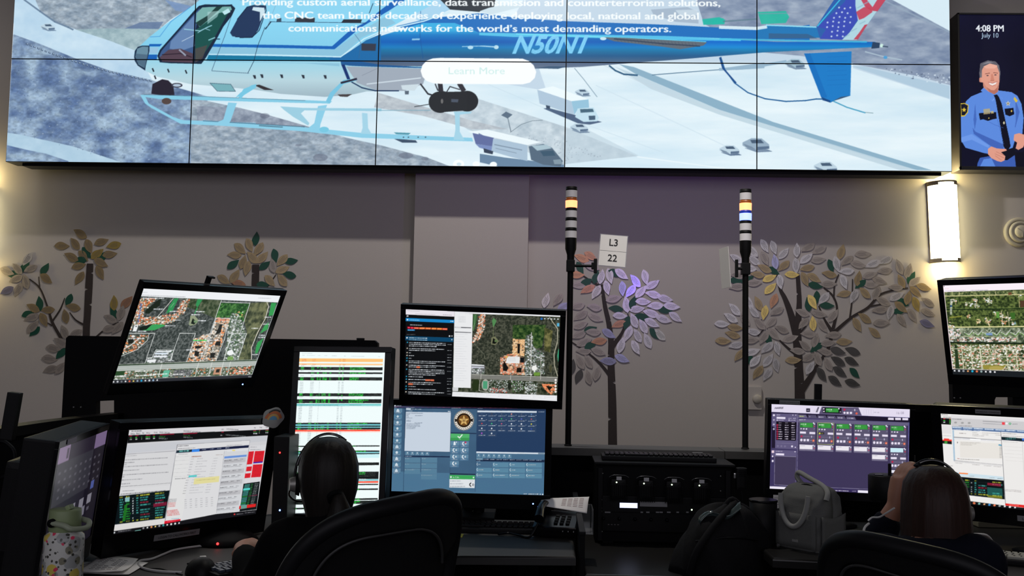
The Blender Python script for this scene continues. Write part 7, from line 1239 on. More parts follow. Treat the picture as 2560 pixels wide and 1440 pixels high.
for py, k in ((1130, 'red'), (1273, 'blue')): p = at(704, py, -2.98); MB().lathe([(.003, 0), (.0025, .002), (.0001, .0025)], c=(p.x-mc.location.x, -.0205, p.z-DZ), axis='y', n=10).build(k+'_light', M[k], mc)
# water bottle
bb = at(158, 1400, -3.80); bt_ = thing('water_bottle', 'white speckled water bottle with sage green flip lid at the lower left', 'bottle', (bb.x, -3.80, DZ)); 
k = (at(205, 1400, -3.8)-at(112, 1400, -3.8)).length/2; ztop = at(160, 1272, -3.8).z-DZ
pb = bpy.data.materials.new('speckled_bottle'); pb.use_nodes = True; nt = pb.node_tree; B = nt.nodes['Principled BSDF']; B.inputs['Roughness'].default_value = .35
tc = nt.nodes.new('ShaderNodeTexCoord'); prev = None; B.inputs['Base Color'].default_value = (.6, .6, .56, 1)
col = None
def vor(scale, thr, c, base, seed):
    mp_ = nt.nodes.new('ShaderNodeMapping'); mp_.inputs['Location'].default_value = (seed, seed*.7, seed*1.3); nt.links.new(tc.outputs['Object'], mp_.inputs[0])
    n2 = nt.nodes.new('ShaderNodeTexNoise'); n2.inputs['Scale'].default_value = scale*1.2; nt.links.new(mp_.outputs[0], n2.inputs['Vector'])
    ad = nt.nodes.new('ShaderNodeMixRGB'); ad.blend_type = 'ADD'; ad.inputs[0].default_value = .35/scale; nt.links.new(mp_.outputs[0], ad.inputs[1]); nt.links.new(n2.outputs['Color'], ad.inputs[2])
    v = nt.nodes.new('ShaderNodeTexVoronoi'); v.inputs['Scale'].default_value = scale; v.inputs['Randomness'].default_value = 1; nt.links.new(ad.outputs[0], v.inputs['Vector'])
    r = nt.nodes.new('ShaderNodeValToRGB'); r.color_ramp.interpolation = 'LINEAR'; r.color_ramp.elements[0].position = thr; r.color_ramp.elements[0].color = (1, 1, 1, 1); r.color_ramp.elements[1].position = thr+.03; r.color_ramp.elements[1].color = (0, 0, 0, 1)
    nt.links.new(v.outputs['Distance'], r.inputs[0]); mx = nt.nodes.new('ShaderNodeMixRGB'); nt.links.new(r.outputs[0], mx.inputs[0]); mx.inputs[2].default_value = (*c, 1)
    if base is None: mx.inputs[1].default_value = (.60, .60, .56, 1)
    else: nt.links.new(base.outputs[0], mx.inputs[1])
    return mx
x_ = vor(26, .46, (.36, .37, .36), None, 1); x_ = vor(36, .29, (.22, .21, .15), x_, 5); x_ = vor(24, .31, (.66, .52, .10), x_, 9); x_ = vor(80, .25, (.06, .06, .05), x_, 3); x_ = vor(30, .15, (.7, .05, .12), x_, 14)
nt.links.new(x_.outputs[0], B.inputs['Base Color'])
MB().lathe([(.0001, 0), (k*.94, 0), (k, .006), (k, ztop*.70), (k*.97, ztop*.735), (k*.80, ztop*.765), (k*.76, ztop*.79)], n=40).build('body', pb, bt_)
sg_ = mat('sage_green_plastic', (.24, .30, .15), .5); sg2 = mat('pale_sage_plastic', (.30, .34, .24), .5)
MB().lathe([(k*.76, ztop*.775), (k*.80, ztop*.79), (k*.80, ztop*.90), (k*.79, ztop*.985), (k*.76, ztop), (.0001, ztop)], n=36).build('lid', sg_, bt_)
MB().box((.012, -.005, ztop+.005), (.012, .022, .012), .004, Quaternion((0, 1, 0), R(-25))).build('spout', sg_, bt_)
MB().tube([(-.012, -k*.82, ztop*.88), (.02, -k*1.0, ztop*.865), (k*.85, -k*.95, ztop*.83), (k*1.25, -k*.2, ztop*.82), (k*1.1, k*.4, ztop*.86), (k*.6, k*.6, ztop*.88)], .0065, n=10, sub=6).build('carry_loop', sg2, bt_); MB().lathe([(.010, 0), (.010, .008), (.0001, .009)], c=(-.012, -k*.76, ztop*.88), axis='y', n=18).build('pivot', M['matte'], bt_)
# far left cables and clutter
c0_ = at(10, 1105, -3.3); o = MB().tube([at(-40, 1118, -3.3)-c0_, at(0, 1103, -3.3)-c0_, at(22, 1112, -3.3)-c0_, at(36, 1134, -3.3)-c0_, at(30, 1180, -3.3)-c0_, at(-10, 1200, -3.3)-c0_, at(-40, 1230, -3.3)-c0_], .006, n=8).build('headset_band', M['black'], None, c0_); tag(o, 'black hoop of a headset hanging at the far left edge', 'headset')
o = MB().tube([at(-40, 1270, -3.6)-c0_, at(0, 1290, -3.6)-c0_, at(34, 1311, -3.6)-c0_, at(60, 1345, -3.58)-c0_, at(62, 1400, -3.55)-c0_, atz(60, 1440, DZ+.01)-c0_], .004, n=8).build('dark_cable', M['black'], None, c0_); tag(o, 'dark cable drooping behind the far left monitor', 'cable')
# black box and cup right of the rack
cp = at(1908, 1310, -2.80); cpb = thing('pencil_cup', 'black round container left of the grey bag', 'container', (cp.x, -2.80, DZ)); q = at(1908, 1250, -2.8).z-DZ; MB().lathe([(.0001, 0), (.040, 0), (.044, .004), (.045, q), (.041, q), (.039, .01), (.0001, .008)], n=32).build('cup_body', M['black'], cpb); MB().lathe([(.0445, q-.006), (.047, q-.003), (.047, q+.002), (.043, q+.003)], n=32).build('rim', M['gloss'], cpb)
# desk phone clutter and curled paper
pp = atz(1392, 1345, DZ); ph_ = thing('desk_phone', 'glossy black desk phone and handset at the end of the middle desk', 'telephone', (pp.x, pp.y+.04, DZ), R(-8))
m = MB(); m.T = Matrix.Rotation(R(14), 4, 'X'); m.box((0, .02, .035), (.15, .15, .035), .008); m.build('base', M['gloss'], ph_); m = MB(); m.T = Matrix.Rotation(R(14), 4, 'X'); [m.box((.0+c_*.02, -.02+r_*.02, .0545), (.013, .013, .005), .002) for r_ in range(4) for c_ in range(3)]; m.build('keypad', M['matte'], ph_)
MB().tube([(-.055, -.05, .062), (-.056, .0, .088), (-.055, .06, .095), (-.05, .10, .082)], [.018, .013, .013, .018], n=14, sub=5).build('handset', M['gloss'], ph_)
MB().tube([(-.055, -.06, .05), (-.08, -.08, .006), (-.12, -.06, .006), (-.16, -.03, .006), (-.19, -.06, .006)], .004, n=8).build('coiled_cord', M['gloss'], ph_)
m = MB(); [m.box((.03+k*.006*3, -.078, .030), (.003, .002, .004)) for k in range(3)]; m.build('indicator', M['chrome'], ph_)
ac = thing('acrylic_stand', 'small clear acrylic stand under the curled paper', 'stand', (pp.x+.055, pp.y+.13, DZ)); MB().box((0, 0, .0025), (.14, .12, .004), .001).build('tray', M['acrylic'], ac); MB().box((.068, 0, .045), (.004, .12, .082), .001).build('side', M['acrylic'], ac); MB().box((0, .058, .045), (.13, .004, .082), .001).build('back', M['acrylic'], ac)
pc = thing('curled_paper', 'curled white sheet of paper on the acrylic stand', 'paper', (pp.x+.0, pp.y+.14, DZ+.088))
def curl2(u, v):
    th_ = (v-.35)*3.4*u; return Vector((-.062+u*.165+.01*v, -.04-.015*u+.075*v*(1-.35*u), .004*(1-u)+u*(-.018+.050*math.sin(v*1.45))+.012*(1-u)*v))
m = MB(); m.sheet(curl2, 20, 16, .0008); m.m(1)
for k in range(7):
    for j in range(4):
        u0 = .45+j*.12; a = Vector(curl2(u0, .25+k*.09)); b = Vector(curl2(u0+.09, .25+k*.09)); m.tube([a+Vector((0, -.0006, .0008)), b+Vector((0, -.0006, .0008))], .0005, n=4, sub=1)
m.build('paper_sheet', [M['paper'], mat('red_print', (.3, .10, .08), .7)], pc)
# black box device with aerial in front of the purple console
dv_ = at(2212, 1200, -2.86); de = thing('call_light_box', 'black cylindrical device with a stub aerial in front of the purple console', 'device', (dv_.x+.01, -2.84, DZ)); q = at(2210, 1188, -2.86).z-DZ
MB().lathe([(.0001, 0), (.05, 0), (.05, .01), (.02, .016), (.018, q-.09), (.05, q-.085), (.055, q-.07), (.055, q-.004), (.05, q), (.0001, q)], n=32).build('body', M['black'], de); MB().lathe([(.0055, q), (.0055, q+.036), (.004, q+.038), (.0001, q+.038)], c=(.006, -.02, 0), n=12).build('aerial', M['matte'], de); m = MB(); m.box((-.03, -.02, q+.001), (.026, .012, .003), .001); m.build('button', M['gloss'], de)
# white cables right
wc = [at(2416, 1337, -3.35), at(2440, 1335, -3.3), at(2466, 1338, -3.25), at(2480, 1352, -3.2), at(2489, 1374, -3.18)]
b = wc[0]; o = MB().tube([p-b for p in wc], .003, n=8, sub=6).build('white_cable', M['cable'], None, b); tag(o, 'white cable looping down to the pale keyed keyboard', 'cable')
desk_cable('white_cable', 'short white cable lying behind the pale keyed keyboard', [(2448, 1371), (2455, 1364), (2470, 1363), (2490, 1372), (2510, 1378)], .0028, M['cable'])
gd = atz(2500, 1318, DZ); fl = thing('paper_tray', 'dim pale strip of papers under the lower right monitor', 'papers', (gd.x, gd.y, DZ)); MB().box((.06, 0, .012), (.30, .05, .02), .003).build('papers', mat('dull_olive_paper', (.16, .15, .10), .8), fl); MB().box((.06, .0, .0235), (.29, .045, .002)).build('top_sheet', mat('olive_paper', (.2, .19, .13), .8), fl)

# ------------------------------------------------------------------ grey bag
bgp = atz(2024, 1384, DZ); fab = mat('grey_canvas', (.105, .108, .103), .9, noise=.15, nscale=260, bump=.5, bscale=500); fab2 = mat('light_grey_strap', (.24, .245, .235), .85, bump=.4, bscale=500)
TH = R(-47); bgp.x += .035; bag = thing('tote_bag', 'soft grey insulated tote bag with two rounded handles on the right desk', 'bag', (bgp.x-.003, bgp.y+.11, DZ), R(-47))
BW, BD, BH = .165, .165, .205
def ring_(u, z, W_, D_, n=4.5):
    a = u*2*PI; c, s_ = math.cos(a), math.sin(a); return (W_/2*math.copysign(abs(c)**(2/n), c), D_/2*math.copysign(abs(s_)**(2/n), s_), z)
def bagf(u, v):
    t = min(v/.86, 1); z = BH*(.72*t) if v < .86 else BH*.72
    prof = [(0, .94, .96), (.04, 1.0, 1.0), (.35, 1.02, 1.02), (.68, .98, .95), (.80, .96, .86), (.90, .90, .66), (.96, .80, .42), (1.0, .55, .10)]
    for (a, wa, da), (b, wb, db) in zip(prof[:-1], prof[1:]):
        if v <= b: f = (v-a)/(b-a); break
    W_ = BW*(wa+(wb-wa)*f); D_ = BD*(da+(db-da)*f); x, y, _ = ring_(u, 0, W_, D_)
    g = .0028*math.sin(u*23+v*9)*math.sin(v*14+u*5)+.002*math.sin(u*41-v*21)
    zz = BH*(v**1.0)*1.0; return (x*(1+g*9), y*(1+g*9), zz)
m = MB(); m.sheet(bagf, 64, 40, .002); m.plate([ring_(i/24, 0, BW*.94, BD*.96)[:2] for i in range(24)], 0, .004); m.build('body', fab, bag)
P_ = [(-.050*math.cos(PI*t), -BD/2-.010-.010*math.sin(PI*t), BH*.86-.100*math.sin(PI*t)) for t in np.linspace(0, 1, 13)]; MB().tube(P_, .0085, n=10, sub=3).build('handle', fab2, bag)
P_ = [(-.05, BD*.30, BH*.90), (-.085, BD*.36, BH*1.02), (-.078, BD*.34, BH*1.12), (-.02, BD*.16, BH*1.07), (.05, -BD*.06, BH*1.0), (.083, -BD*.2, BH*.92), (.086, -BD*.28, BH*.80)]; MB().tube(P_, .0085, n=10, sub=6).build('handle', fab2, bag)
m = MB(); m.sheet(lambda u, v: (-BW/2-.003+.0*u, -BD*.40+u*BD*.80, .012+v*BH*.52), 6, 6, .003); m.sheet(lambda u, v: (BW/2+.003, -BD*.42+u*BD*.84, .012+v*BH*.50-.01*math.sin(u*PI)), 8, 6, .003); m.sheet(lambda u, v: (-BW*.44+u*BW*.88, -BD/2-.004, .010+v*BH*.52), 8, 6, .003); m.build('pocket', fab, bag)
MB().tube([Vector(bagf(.75+.5*t, .86))*1.005 if False else Vector((BW*.42*math.cos(PI*t), -.02, BH*.60+BH*.395*math.sin(PI*t))) for t in np.linspace(0, 1, 15)], .0025, n=6, sub=2).build('zipper', M['black'], bag)
MB().box((-.0, -BD/2-.0065, .03), (.022, .001, .008)).build('maker_tag', fab2, bag)
# black backpack
bp = atz(1775, 1425, DZ2); bk = thing('backpack', 'slumped black backpack with shiny plastic on it in front of the rack', 'backpack', (bp.x+.03, -2.80, DZ2)); bm_ = mat('black_nylon', (.005, .005, .006), .8, noise=.3, nscale=60, bump=.8, bscale=40, spec=.2)
def packf(u, v):
    a = u*2*PI; t = v*PI*.5; r = math.cos(t)**.55; g = 1+.08*math.sin(3*a+v*5)+.05*math.sin(7*a+v*11); return (.16*r*math.cos(a)*g*(1-.25*v)+.03*v, .12*r*math.sin(a)*g, .22*math.sin(t)**.8*(1+.06*math.sin(5*a))+.0)
m = MB(); m.sheet(packf, 48, 22, .003); m.build('pack_body', bm_, bk)
MB().tube([(-.12, -.10, .02), (-.10, -.125, .10), (-.03, -.10, .19), (.04, -.02, .235)], .012, n=8).build('shoulder_strap', bm_, bk); MB().tube([(.0, -.02, .22), (.03, -.02, .25), (.07, -.01, .215)], .007, n=8).build('grab_loop', bm_, bk); MB().tube([(-.10, -.085, .12), (0, -.115, .14), (.10, -.095, .13)], .003, n=6).build('zipper', M['gloss'], bk)
pl = mat('glossy_plastic_film', (.05, .07, .07), .12, spec=.8); m = MB(); m.sheet(lambda u, v: (-.085+.13*u, -.075+.05*v-.02*u, .175+.055*u+.010*math.sin(v*9+u*4)+.012*math.sin(u*7)), 22, 14, .001); m.build('plastic_film', pl, bk)

# ------------------------------------------------------------------ chairs
mesh_m = mat('black_chair_mesh', (.0055, .0055, .006), .85, noise=.3, nscale=900, bump=.6, bscale=900, spec=.2); frame_m = mat('graphite_chair_frame', (.006, .006, .007), .5, spec=.2)
def chair(label, loc, rotz, zt, tilt=0.):
    # tilt: the mesh back sits slightly crooked on its spine
    t = thing('office_chair', label, 'chair', loc, rotz, 'mesh back office chairs'); W = .226; H = .30; zc = zt-H
    def P(a, s=1., off=0.):
        c, sn = math.cos(a), math.sin(a); n = 3.4; x = math.copysign(abs(c)**(2/n), c)*W*s; z = math.copysign(abs(sn)**(2/n), sn)*H*s
        x *= 1-.10*(1-(z/H+1)/2)-.0; z2 = z
        z2 += x*tilt
        y = -.20-.055*(z/H)*.6+.07*(abs(x)/W)**2.2*.8+off-.035*((z/H)**2)
        return Vector((x, y-.06*(z/H > 0)*(z/H)**2*.5, zc+z2))
    m = MB(); m.sheet(lambda u, v: P(u*2*PI, .02+v*.95), 56, 12, .004); m.build('mesh_back', mesh_m, t)
    m = MB(); m.tube([P(a) for a in np.linspace(0, 2*PI, 49)], .019, n=12, sub=2, cap=False); m.build('back_frame', frame_m, t)
    m = MB(); m.sheet(lambda u, v: P(R(22)+u*R(136), .985-v*(.17+.05*math.sin(u*PI*2)), -.010), 36, 6, .014); m.build('top_pad', mesh_m, t)
    MB().tube([P(R(20)+u*R(140), .80-.04*math.sin(u*PI*2), -.016) for u in np.linspace(0, 1, 21)], .0035, n=6, sub=2).build('piping', mat('grey_piping', (.03, .03, .03), .5), t)
    sz = .43
    m = MB(); m.sheet(lambda u, v: ((u-.5)*.50*(1-.12*(2*v-1)**2), -.20+v*.46, sz-.03*math.cos((u-.5)*PI)*0-.02*v*v+.012*(abs(2*u-1))**3), 16, 14, .022); m.build('seat', mesh_m, t)
    m = MB(); m.tube([(0, -.24, zc), (0, -.27, zc-.12), (0, -.20, sz-.10), (0, 0, sz-.08)], [.03, .03, .03, .045], n=12); m.build('spine', frame_m, t)
    for s in (-1, 1):
        m = MB(); m.tube([(s*.20, -.18, sz-.05), (s*.29, -.16, sz+.02), (s*.30, -.14, sz+.16)], .014, n=10); m.build('arm_post', frame_m, t)
        MB().box((s*.30, -.03, sz+.175), (.08, .25, .022), .01).build('armrest', M['matte'], t)
    m = MB(); m.lathe([(.045, .10), (.03, .12), (.025, sz-.12), (.06, sz-.10), (.06, sz-.04)], n=24); m.build('gas_column', frame_m, t)
    for k in range(5):
        a = k*2*PI/5+.3; m = MB(); m.tube([(.03*math.cos(a), .03*math.sin(a), .12), (.18*math.cos(a), .18*math.sin(a), .10), (.32*math.cos(a), .32*math.sin(a), .075)], [.032, .026, .018], n=10); l = m.build('base_leg', frame_m, t)
        m = MB(); m.lathe([(.0001, -.012), (.028, -.012), (.03, 0), (.028, .012), (.0001, .012)], c=(.32*math.cos(a), .32*math.sin(a), .030), axis='x', n=20); m.build('caster', M['black'], l)
    return t
def place_back(px, py, Y, rotz):
    p = at(px, py, Y); f = Vector((-math.sin(rotz), math.cos(rotz), 0)); o = p+f*.22; return Vector((o.x, o.y, 0))
a1 = R(42); z1 = at(1075, 1218, -3.85).z-.01; chair('mesh back chair behind the person with hair tied back', place_back(953, 1300, -3.98, a1), a1, z1, .10)
a2 = R(-40); z2 = at(2180, 1322, -3.9).z-.01; chair('mesh back chair in front of the grey bag and long haired person', place_back(2298, 1400, -4.04, a2), a2, z2+.006, -.085)

# ------------------------------------------------------------------ people
def remesh(mb, name, m_, parent, vox=.006, smooth=6, loc=None):
    o = mb.build(name, m_, None); md = o.modifiers.new('r', 'REMESH'); md.mode = 'VOXEL'; md.voxel_size = vox; md.use_smooth_shade = True
    s = o.modifiers.new('s', 'SMOOTH'); s.factor = .5; s.iterations = smooth
    dg = bpy.context.evaluated_depsgraph_get(); dg.update(); me = bpy.data.meshes.new_from_object(o.evaluated_get(dg)); me.name = name
    o.modifiers.clear(); old = o.data; o.data = me; bpy.data.meshes.remove(old); o.parent = parent
    if loc: o.location = loc
    return o
def loft(m, secs, n=28):
    """closed body of elliptical sections (centre, right vector radius, back vector radius)"""
    vs = []
    for c, a, b in secs:
        for k in range(n): t = 2*PI*k/n; vs.append(Vector(c)+Vector(a)*math.cos(t)+Vector(b)*math.sin(t))
    fs = [(i*n+k, i*n+(k+1) % n, (i+1)*n+(k+1) % n, (i+1)*n+k) for i in range(len(secs)-1) for k in range(n)]
    fs += [tuple(reversed(range(n))), tuple(range((len(secs)-1)*n, len(secs)*n))]; m._new(vs, fs, True)
def head(m, c, f, up, s=1.):
    """skull, jaw, nose, lips, brow, ears, chin, facing f"""
    f = Vector(f).normalized(); up = Vector(up).normalized(); r = f.cross(up).normalized(); up = r.cross(f)
    q = Matrix((r, f, up)).transposed().to_3x3(); P = lambda x, y, z: Vector(c)+q@Vector((x*s, y*s, z*s)); Q = q.to_quaternion()
    m.ell(P(0, -.012, .022), (.074*s, .094*s, .092*s), 28, 20, Q); m.ell(P(0, .022, -.03), (.062*s, .070*s, .085*s), 24, 16, Q); m.ell(P(0, .052, -.085), (.036*s, .036*s, .030*s), 18, 12, Q)
    m.ell(P(0, .098, -.018), (.012*s, .018*s, .026*s), 14, 10, Q); m.ell(P(0, .108, -.030), (.015*s, .013*s, .010*s), 14, 10, Q)
    m.ell(P(0, .088, -.062), (.024*s, .010*s, .006*s), 14, 8, Q); m.ell(P(0, .086, -.072), (.020*s, .010*s, .007*s), 14, 8, Q)
    for e in (-1, 1):
        m.ell(P(e*.030, .080, .022), (.022*s, .014*s, .007*s), 12, 8, Q); m.ell(P(e*.030, .078, .002), (.014*s, .010*s, .010*s), 12, 8, Q); m.ell(P(e*.040, .066, -.030), (.022*s, .020*s, .024*s), 12, 8, Q)
        m.ell(P(e*.076, -.010, -.008), (.010*s, .020*s, .032*s), 12, 8, Q)
    return P, Q
def hand(m, w_, d, nrm, side, curl=.5, s=1.):
    """palm from wrist w_ along d; nrm = back of hand; five separate curled fingers"""
    d = Vector(d).normalized(); nrm = Vector(nrm); nrm = (nrm-d*nrm.dot(d)).normalized(); lat = d.cross(nrm)*side
    P = lambda x, y, z: Vector(w_)+lat*x*s+d*y*s+nrm*z*s
    m.tube([P(0, -.01, 0), P(0, .03, 0), P(0, .085, 0)], [.024*s, .030*s, .030*s], n=14); m.ell(P(.0, .055, 0), (.030*s, .030*s, .018*s), 14, 10)
    for i, (x, L) in enumerate(((-.030, .070), (-.010, .080), (.010, .076), (.029, .060))):
        a = P(x, .082, .002); p = [a]; ang = .1
        for k, fr in enumerate((.45, .32, .23)): ang += curl*(.5+.4*k); p.append(p[-1]+(d*math.cos(ang)-nrm*math.sin(ang))*L*fr*s)
        m.tube(p, [.0095*s, .0085*s, .0078*s, .0062*s], n=10, sub=3)
    m.tube([P(-.022, .02, -.004), P(-.045, .045, -.012), P(-.052, .072, -.020), P(-.046, .094, -.026)], [.014*s, .0115*s, .010*s, .0075*s], n=10, sub=3)
black_knit = mat('black_knit', (.0045, .0045, .005), .95, noise=.3, nscale=300, spec=.05); navy = mat('navy_jacket', (.004, .005, .011), .85, noise=.3, nscale=200, spec=.1)
def hairmat(name, c):
    m = mat(name, c, .5, spec=.2); nt = m.node_tree; b = nt.nodes['Principled BSDF']; tc = nt.nodes.new('ShaderNodeTexCoord'); mp_ = nt.nodes.new('ShaderNodeMapping'); mp_.inputs['Scale'].default_value = (160, 160, 6); n = nt.nodes.new('ShaderNodeTexNoise'); n.inputs['Scale'].default_value = 1.0; n.inputs['Detail'].default_value = 3
    r = nt.nodes.new('ShaderNodeMixRGB'); r.inputs[1].default_value = (*[x*.5 for x in c], 1); r.inputs[2].default_value = (*[x*1.5 for x in c], 1); bp_ = nt.nodes.new('ShaderNodeBump'); bp_.inputs['Strength'].default_value = .5; bp_.inputs['Distance'].default_value = .002
    nt.links.new(tc.outputs['Object'], mp_.inputs[0]); nt.links.new(mp_.outputs[0], n.inputs['Vector']); nt.links.new(n.outputs['Fac'], r.inputs[0]); nt.links.new(r.outputs[0], b.inputs['Base Color']); nt.links.new(n.outputs['Fac'], bp_.inputs['Height']); nt.links.new(bp_.outputs[0], b.inputs['Normal']); return m
H1 = hairmat('dark_brown_hair', (.010, .008, .0065)); H2 = hairmat('reddish_brown_hair', (.026, .012, .009))
def rel(o, pts): return [Vector(p)-o for p in pts]
def person(label, hc, f, hip, ls, rs, le, re, lw, rw, lh, rh, cloth, s=1.):
    f = Vector(f).normalized(); lat = Vector((f.y, -f.x, 0)).normalized(); base = Vector((hip.x, hip.y, 0)); t = thing('person', label, 'person', base)
    L = lambda v: Vector(v)-base
    neck = L(hc)+Vector((0, 0, -.155*s))-f*.015; sh = (L(ls)+L(rs))/2; hp = L(hip); chest = sh*.62+hp*.38
    def torso(m, g):
        up = (sh-hp).normalized(); lt = (L(rs)-L(ls)).normalized(); bk = up.cross(lt)
        secs = []
        for k, (wx, wy) in ((-.12, (.10, .07)), (-.04, (.165, .12)), (.15, (.165, .12)), (.40, (.135, .10)), (.65, (.155, .11)), (.85, (.165, .10)), (.97, (.14, .075)), (1.06, (.085, .06)), (1.12, (.058, .052))):
            c = hp+(sh-hp)*k; secs.append((c, lt*(wx*s+g), bk*(wy*s+g)))
        loft(m, secs)
    m = MB(); torso(m, 0); m.tube([sh+(neck-sh)*.0, (sh+neck)/2, neck+Vector((0, 0, .06))], [.060*s, .052*s, .050*s], n=16)
    for a, b, c in ((L(ls), L(le), L(lw)), (L(rs), L(re), L(rw))): m.tube([sh*.35+a*.65, a, (a+b)/2, b, (b+c)/2, c], [.055*s, .052*s, .043*s, .036*s, .036*s, .025*s], n=14)
    for e in (-1, 1):
        k0 = hp+lat*e*.09; kn = k0+f*.42+Vector((0, 0, .02)); ft = Vector((kn.x, kn.y, .06))-f*.04; m.tube([k0, (k0+kn)/2, kn, (kn+ft)/2, ft], [.085*s, .078*s, .056*s, .050*s, .035*s], n=14); m.tube([ft+Vector((0, 0, -.015)), ft+f*.08+Vector((0, 0, -.025)), ft+f*.17+Vector((0, 0, -.035))], [.036, .034, .024], n=12)
    P, Q = head(m, L(hc), f, (0, 0, 1), s)
    for w__, (d_, n_, sd, cu), in ((lw, lh), (rw, rh)): hand(m, L(w__), d_, n_, sd, cu, s)
    body = remesh(m, 'body', M['skin'], t, .0055, 3)
    for e in (-1, 1):
        ey = MB(); ey.ell(P(e*.030, .083, .003), (.0125*s,)*3, 14, 10); ey.m(1); ey.ell(P(e*.030, .0915, .003), (.006*s,)*3, 10, 8); ey.build('eye', [mat('eye_white', (.7, .7, .68), .3), mat('dark_iris', (.03, .02, .015), .2)], t)
    m = MB(); torso(m, .014)
    for a, b, c in ((L(ls), L(le), L(lw)), (L(rs), L(re), L(rw))): m.tube([sh*.35+a*.65, a, (a+b)/2, b, (b+c)/2, b+(c-b)*.80], [.070*s, .068*s, .060*s, .053*s, .049*s, .037*s], n=16)
    remesh(m, 'sweater' if cloth is black_knit else 'jacket', cloth, t, .008, 5)
    m = MB()
    for e in (-1, 1):
        k0 = hp+lat*e*.09; kn = k0+f*.42+Vector((0, 0, .02)); ft = Vector((kn.x, kn.y, .12))-f*.04; m.tube([k0-f*.04, (k0+kn)/2, kn, (kn+ft)/2, ft], [.105*s, .09*s, .066*s, .060*s, .05*s], n=14)
    m.tube([hp-lat*.12, hp+lat*.12], .12, n=16, sub=1); remesh(m, 'trousers', M['matte'], t, .010, 5)
    m = MB()
    for e in (-1, 1): k0 = hp+lat*e*.09; kn = k0+f*.42; ft = Vector((kn.x, kn.y, .06))-f*.04; m.tube([ft+Vector((0, 0, -.012)), ft+f*.09+Vector((0, 0, -.02)), ft+f*.185+Vector((0, 0, -.03))], [.045, .042, .030], n=12)
    m.build('shoes', M['black'], t)
    return t, base, P, Q
# the person with tied hair and headset
hc = at(819, 1198, -3.56); S1 = .90; S2 = .88; f1 = Vector((-.30, .95, 0)).normalized(); l1 = Vector((f1.y, -f1.x, 0))
ls, rs = at(712, 1358, -3.66), at(965, 1345, -3.58); hip1 = Vector((hc.x+.17, -3.80, .55)); lw = atz(598, 1436, DZ+.05); lw = Vector((at(602, 1432, -3.36).x, -3.36, DZ+.055)); le = Vector((at(640, 1500, -3.60).x, -3.60, DZ+.02))
rw1 = Vector((lw.x+.26, lw.y+.03, DZ+.05)); re1 = Vector((rs.x+.02, rs.y+.05, DZ+.02))
p1, b1, P1, Q1 = person('person with dark tied back hair, headset and black sweater reaching to a keyboard', hc, f1, hip1, ls, rs, le, re1, lw, rw1, ((.12, 1, -.12), (-.2, 0, 1), 1, .35), ((-.5, 1, -.1), (0, 0, 1), -1, .4), black_knit, S1)
def hairshell(P, rows, name, m_, parent, n=72, ridge=.012, seed=1):
    g = np.random.default_rng(seed); ph = g.random(6)*6.28; m = MB(); vs = []
    for j, (cx, cy, z, rx, ry_) in enumerate(rows):
        for i in range(n):
            a = 2*PI*i/n; r = 1+ridge*(math.sin(9*a+ph[0])+.7*math.sin(17*a+ph[1]+j*.25)+.6*math.sin(29*a+ph[2]-j*.2)); vs.append(P(cx+rx*math.cos(a)*r, cy+ry_*math.sin(a)*r, z))
    fs = [(j*n+i, j*n+(i+1) % n, (j+1)*n+(i+1) % n, (j+1)*n+i) for j in range(len(rows)-1) for i in range(n)]; fs += [tuple(range(n)), tuple(reversed(range((len(rows)-1)*n, len(rows)*n)))]
    m._new(vs, fs, True); return m.build(name, m_, parent)
hr = hairshell(P1, [(0, -.015, .122, .012, .015), (0, -.016, .118, .036, .045), (0, -.018, .104, .060, .075), (0, -.020, .080, .075, .092), (0, -.022, .045, .084, .100), (0, -.026, .010, .085, .098), (0, -.034, -.025, .081, .088), (0, -.045, -.055, .072, .072), (0, -.052, -.085, .064, .060), (0, -.056, -.115, .058, .052), (0, -.06, -.14, .045, .035)], 'hair', H1, p1, seed=3)
m = MB(); m.tube([P1(.020, -.108, -.02), P1(.022, -.128, -.04), P1(.026, -.128, -.09), P1(.030, -.120, -.16), P1(.032, -.11, -.24)], [.010, .018, .034, .046, .016], n=16, sub=4); m.build('ponytail', H1, hr)
m = MB(); m.tube([P1(.012, -.118, -.030), P1(.014, -.128, -.038)], .021, n=14, sub=1); m.build('hair_tie', M['matte'], hr)
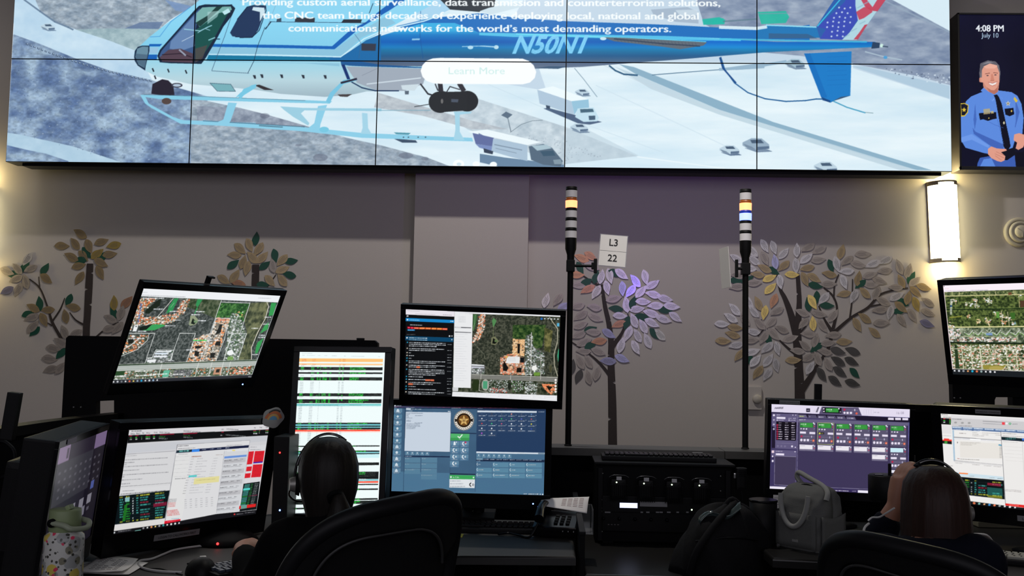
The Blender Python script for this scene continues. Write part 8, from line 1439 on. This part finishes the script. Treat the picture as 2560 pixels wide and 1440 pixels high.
def headset(P, p, side, label, mic=True, lift=0.):
    t = thing('headset', label, 'headset', p.location); B = Vector(p.location)
    W = lambda x, y, z: P(x, y, z)
    pts = [W(.094*math.cos(a), -.005+.012*math.sin(a), -.005+(.134+lift)*math.sin(a)) for a in (np.linspace(0, PI*.66, 12) if side > 0 else np.linspace(PI*.34, PI, 12))]
    MB().tube(pts, .0036, n=8, sub=3).build('headband', M['gloss'], t)
    MB().tube([W(.094*math.cos(a)*.985, -.005, -.002+(.131+lift)*math.sin(a)) for a in (np.linspace(.35, PI*.62, 11) if side > 0 else np.linspace(PI*.38, PI-.35, 11))], .0016, n=6, sub=3).build('band_liner', mat('dark_chrome', (.2, .2, .21), .3, .8), t)
    for e in (side,):
        c_ = W(e*.093, -.006, -.012); ax = (W(e, 0, 0)-W(0, 0, 0)).normalized(); MB().tube([c_-ax*.012, c_-ax*.002], [.030, .026], n=20, sub=1).build('ear_pad', M['matte'], t); MB().tube([c_-ax*.003, c_+ax*.012], [.021, .016], n=20, sub=1).build('ear_cup', mat('dull_grey_metal', (.28, .27, .25), .4, .6), t); MB().ell(W(-side*.040, -.003, .112+lift), (.010, .010, .004), 14, 10).build('temple_pad', M['matte'], t)
    if mic: MB().tube([W(side*.102, .0, -.02), W(side*.104, .05, -.05), W(side*.08, .10, -.075), W(side*.045, .13, -.082)], .0028, n=8).build('microphone_boom', M['gloss'], t); MB().ell(W(side*.045, .13, -.082), (.008, .008, .010), 12, 8).build('microphone_tip', M['matte'], t)
    return t
headset(P1, p1, -1, 'headset worn by the person with tied back hair')
# the person with long loose hair
hc2 = at(2331, 1268, -3.58); f2 = Vector((.10, .99, 0)).normalized()
ls2, rs2 = at(2185, 1395, -3.66), at(2450, 1400, -3.68); hip2 = Vector((hc2.x-.04, -3.70, .55)); le2 = at(2170, 1400, -3.36); lw2 = at(2240, 1262, -3.40); rw2 = Vector((at(2440, 1420, -3.3).x, -3.32, DZ+.05)); re2 = Vector((rs2.x+.04, rs2.y+.08, DZ+.02))
p2, b2, P2_, Q2 = person('person with long reddish brown hair and headset, hand raised to the face', hc2, f2, hip2, ls2, rs2, le2, re2, lw2, rw2, ((.20, .05, 1), (-1, -.2, .2), 1, .5), ((.4, 1, -.1), (0, 0, 1), -1, .4), navy, S2)
rows = [(0, -.015, .120, .014, .015), (0, -.017, .115, .040, .045), (0, -.019, .100, .064, .075), (0, -.022, .070, .082, .094), (0, -.028, .030, .089, .100), (0, -.032, -.015, .092, .100), (0, -.038, -.06, .094, .094), (.002, -.050, -.11, .097, .082), (.006, -.10, -.16, .104, .085), (.012, -.165, -.22, .114, .075), (.020, -.215, -.28, .126, .060), (.026, -.235, -.34, .130, .050), (.03, -.24, -.40, .120, .036), (.03, -.24, -.43, .08, .02)]
hairshell(P2_, rows, 'long_hair', H2, p2, n=96, ridge=.010, seed=8)
headset(P2_, p2, 1, 'headset worn by the person with long loose hair', lift=.004)
# white piping along the jacket's shoulder and a cord from it
b = p2.location.copy(); MB().tube([at(2236, 1270, -3.62)-b, at(2215, 1283, -3.60)-b, at(2198, 1293, -3.58)-b, at(2180, 1294, -3.56)-b, at(2170, 1302, -3.56)-b], .0024, n=8, sub=5).build('white_piping', M['cable'], p2); MB().tube([at(2172, 1309, -3.58)-b, at(2164, 1316, -3.60)-b, at(2160, 1324, -3.62)-b, at(2158, 1340, -3.64)-b], .003, n=8, sub=5).build('white_piping', M['cable'], p2)
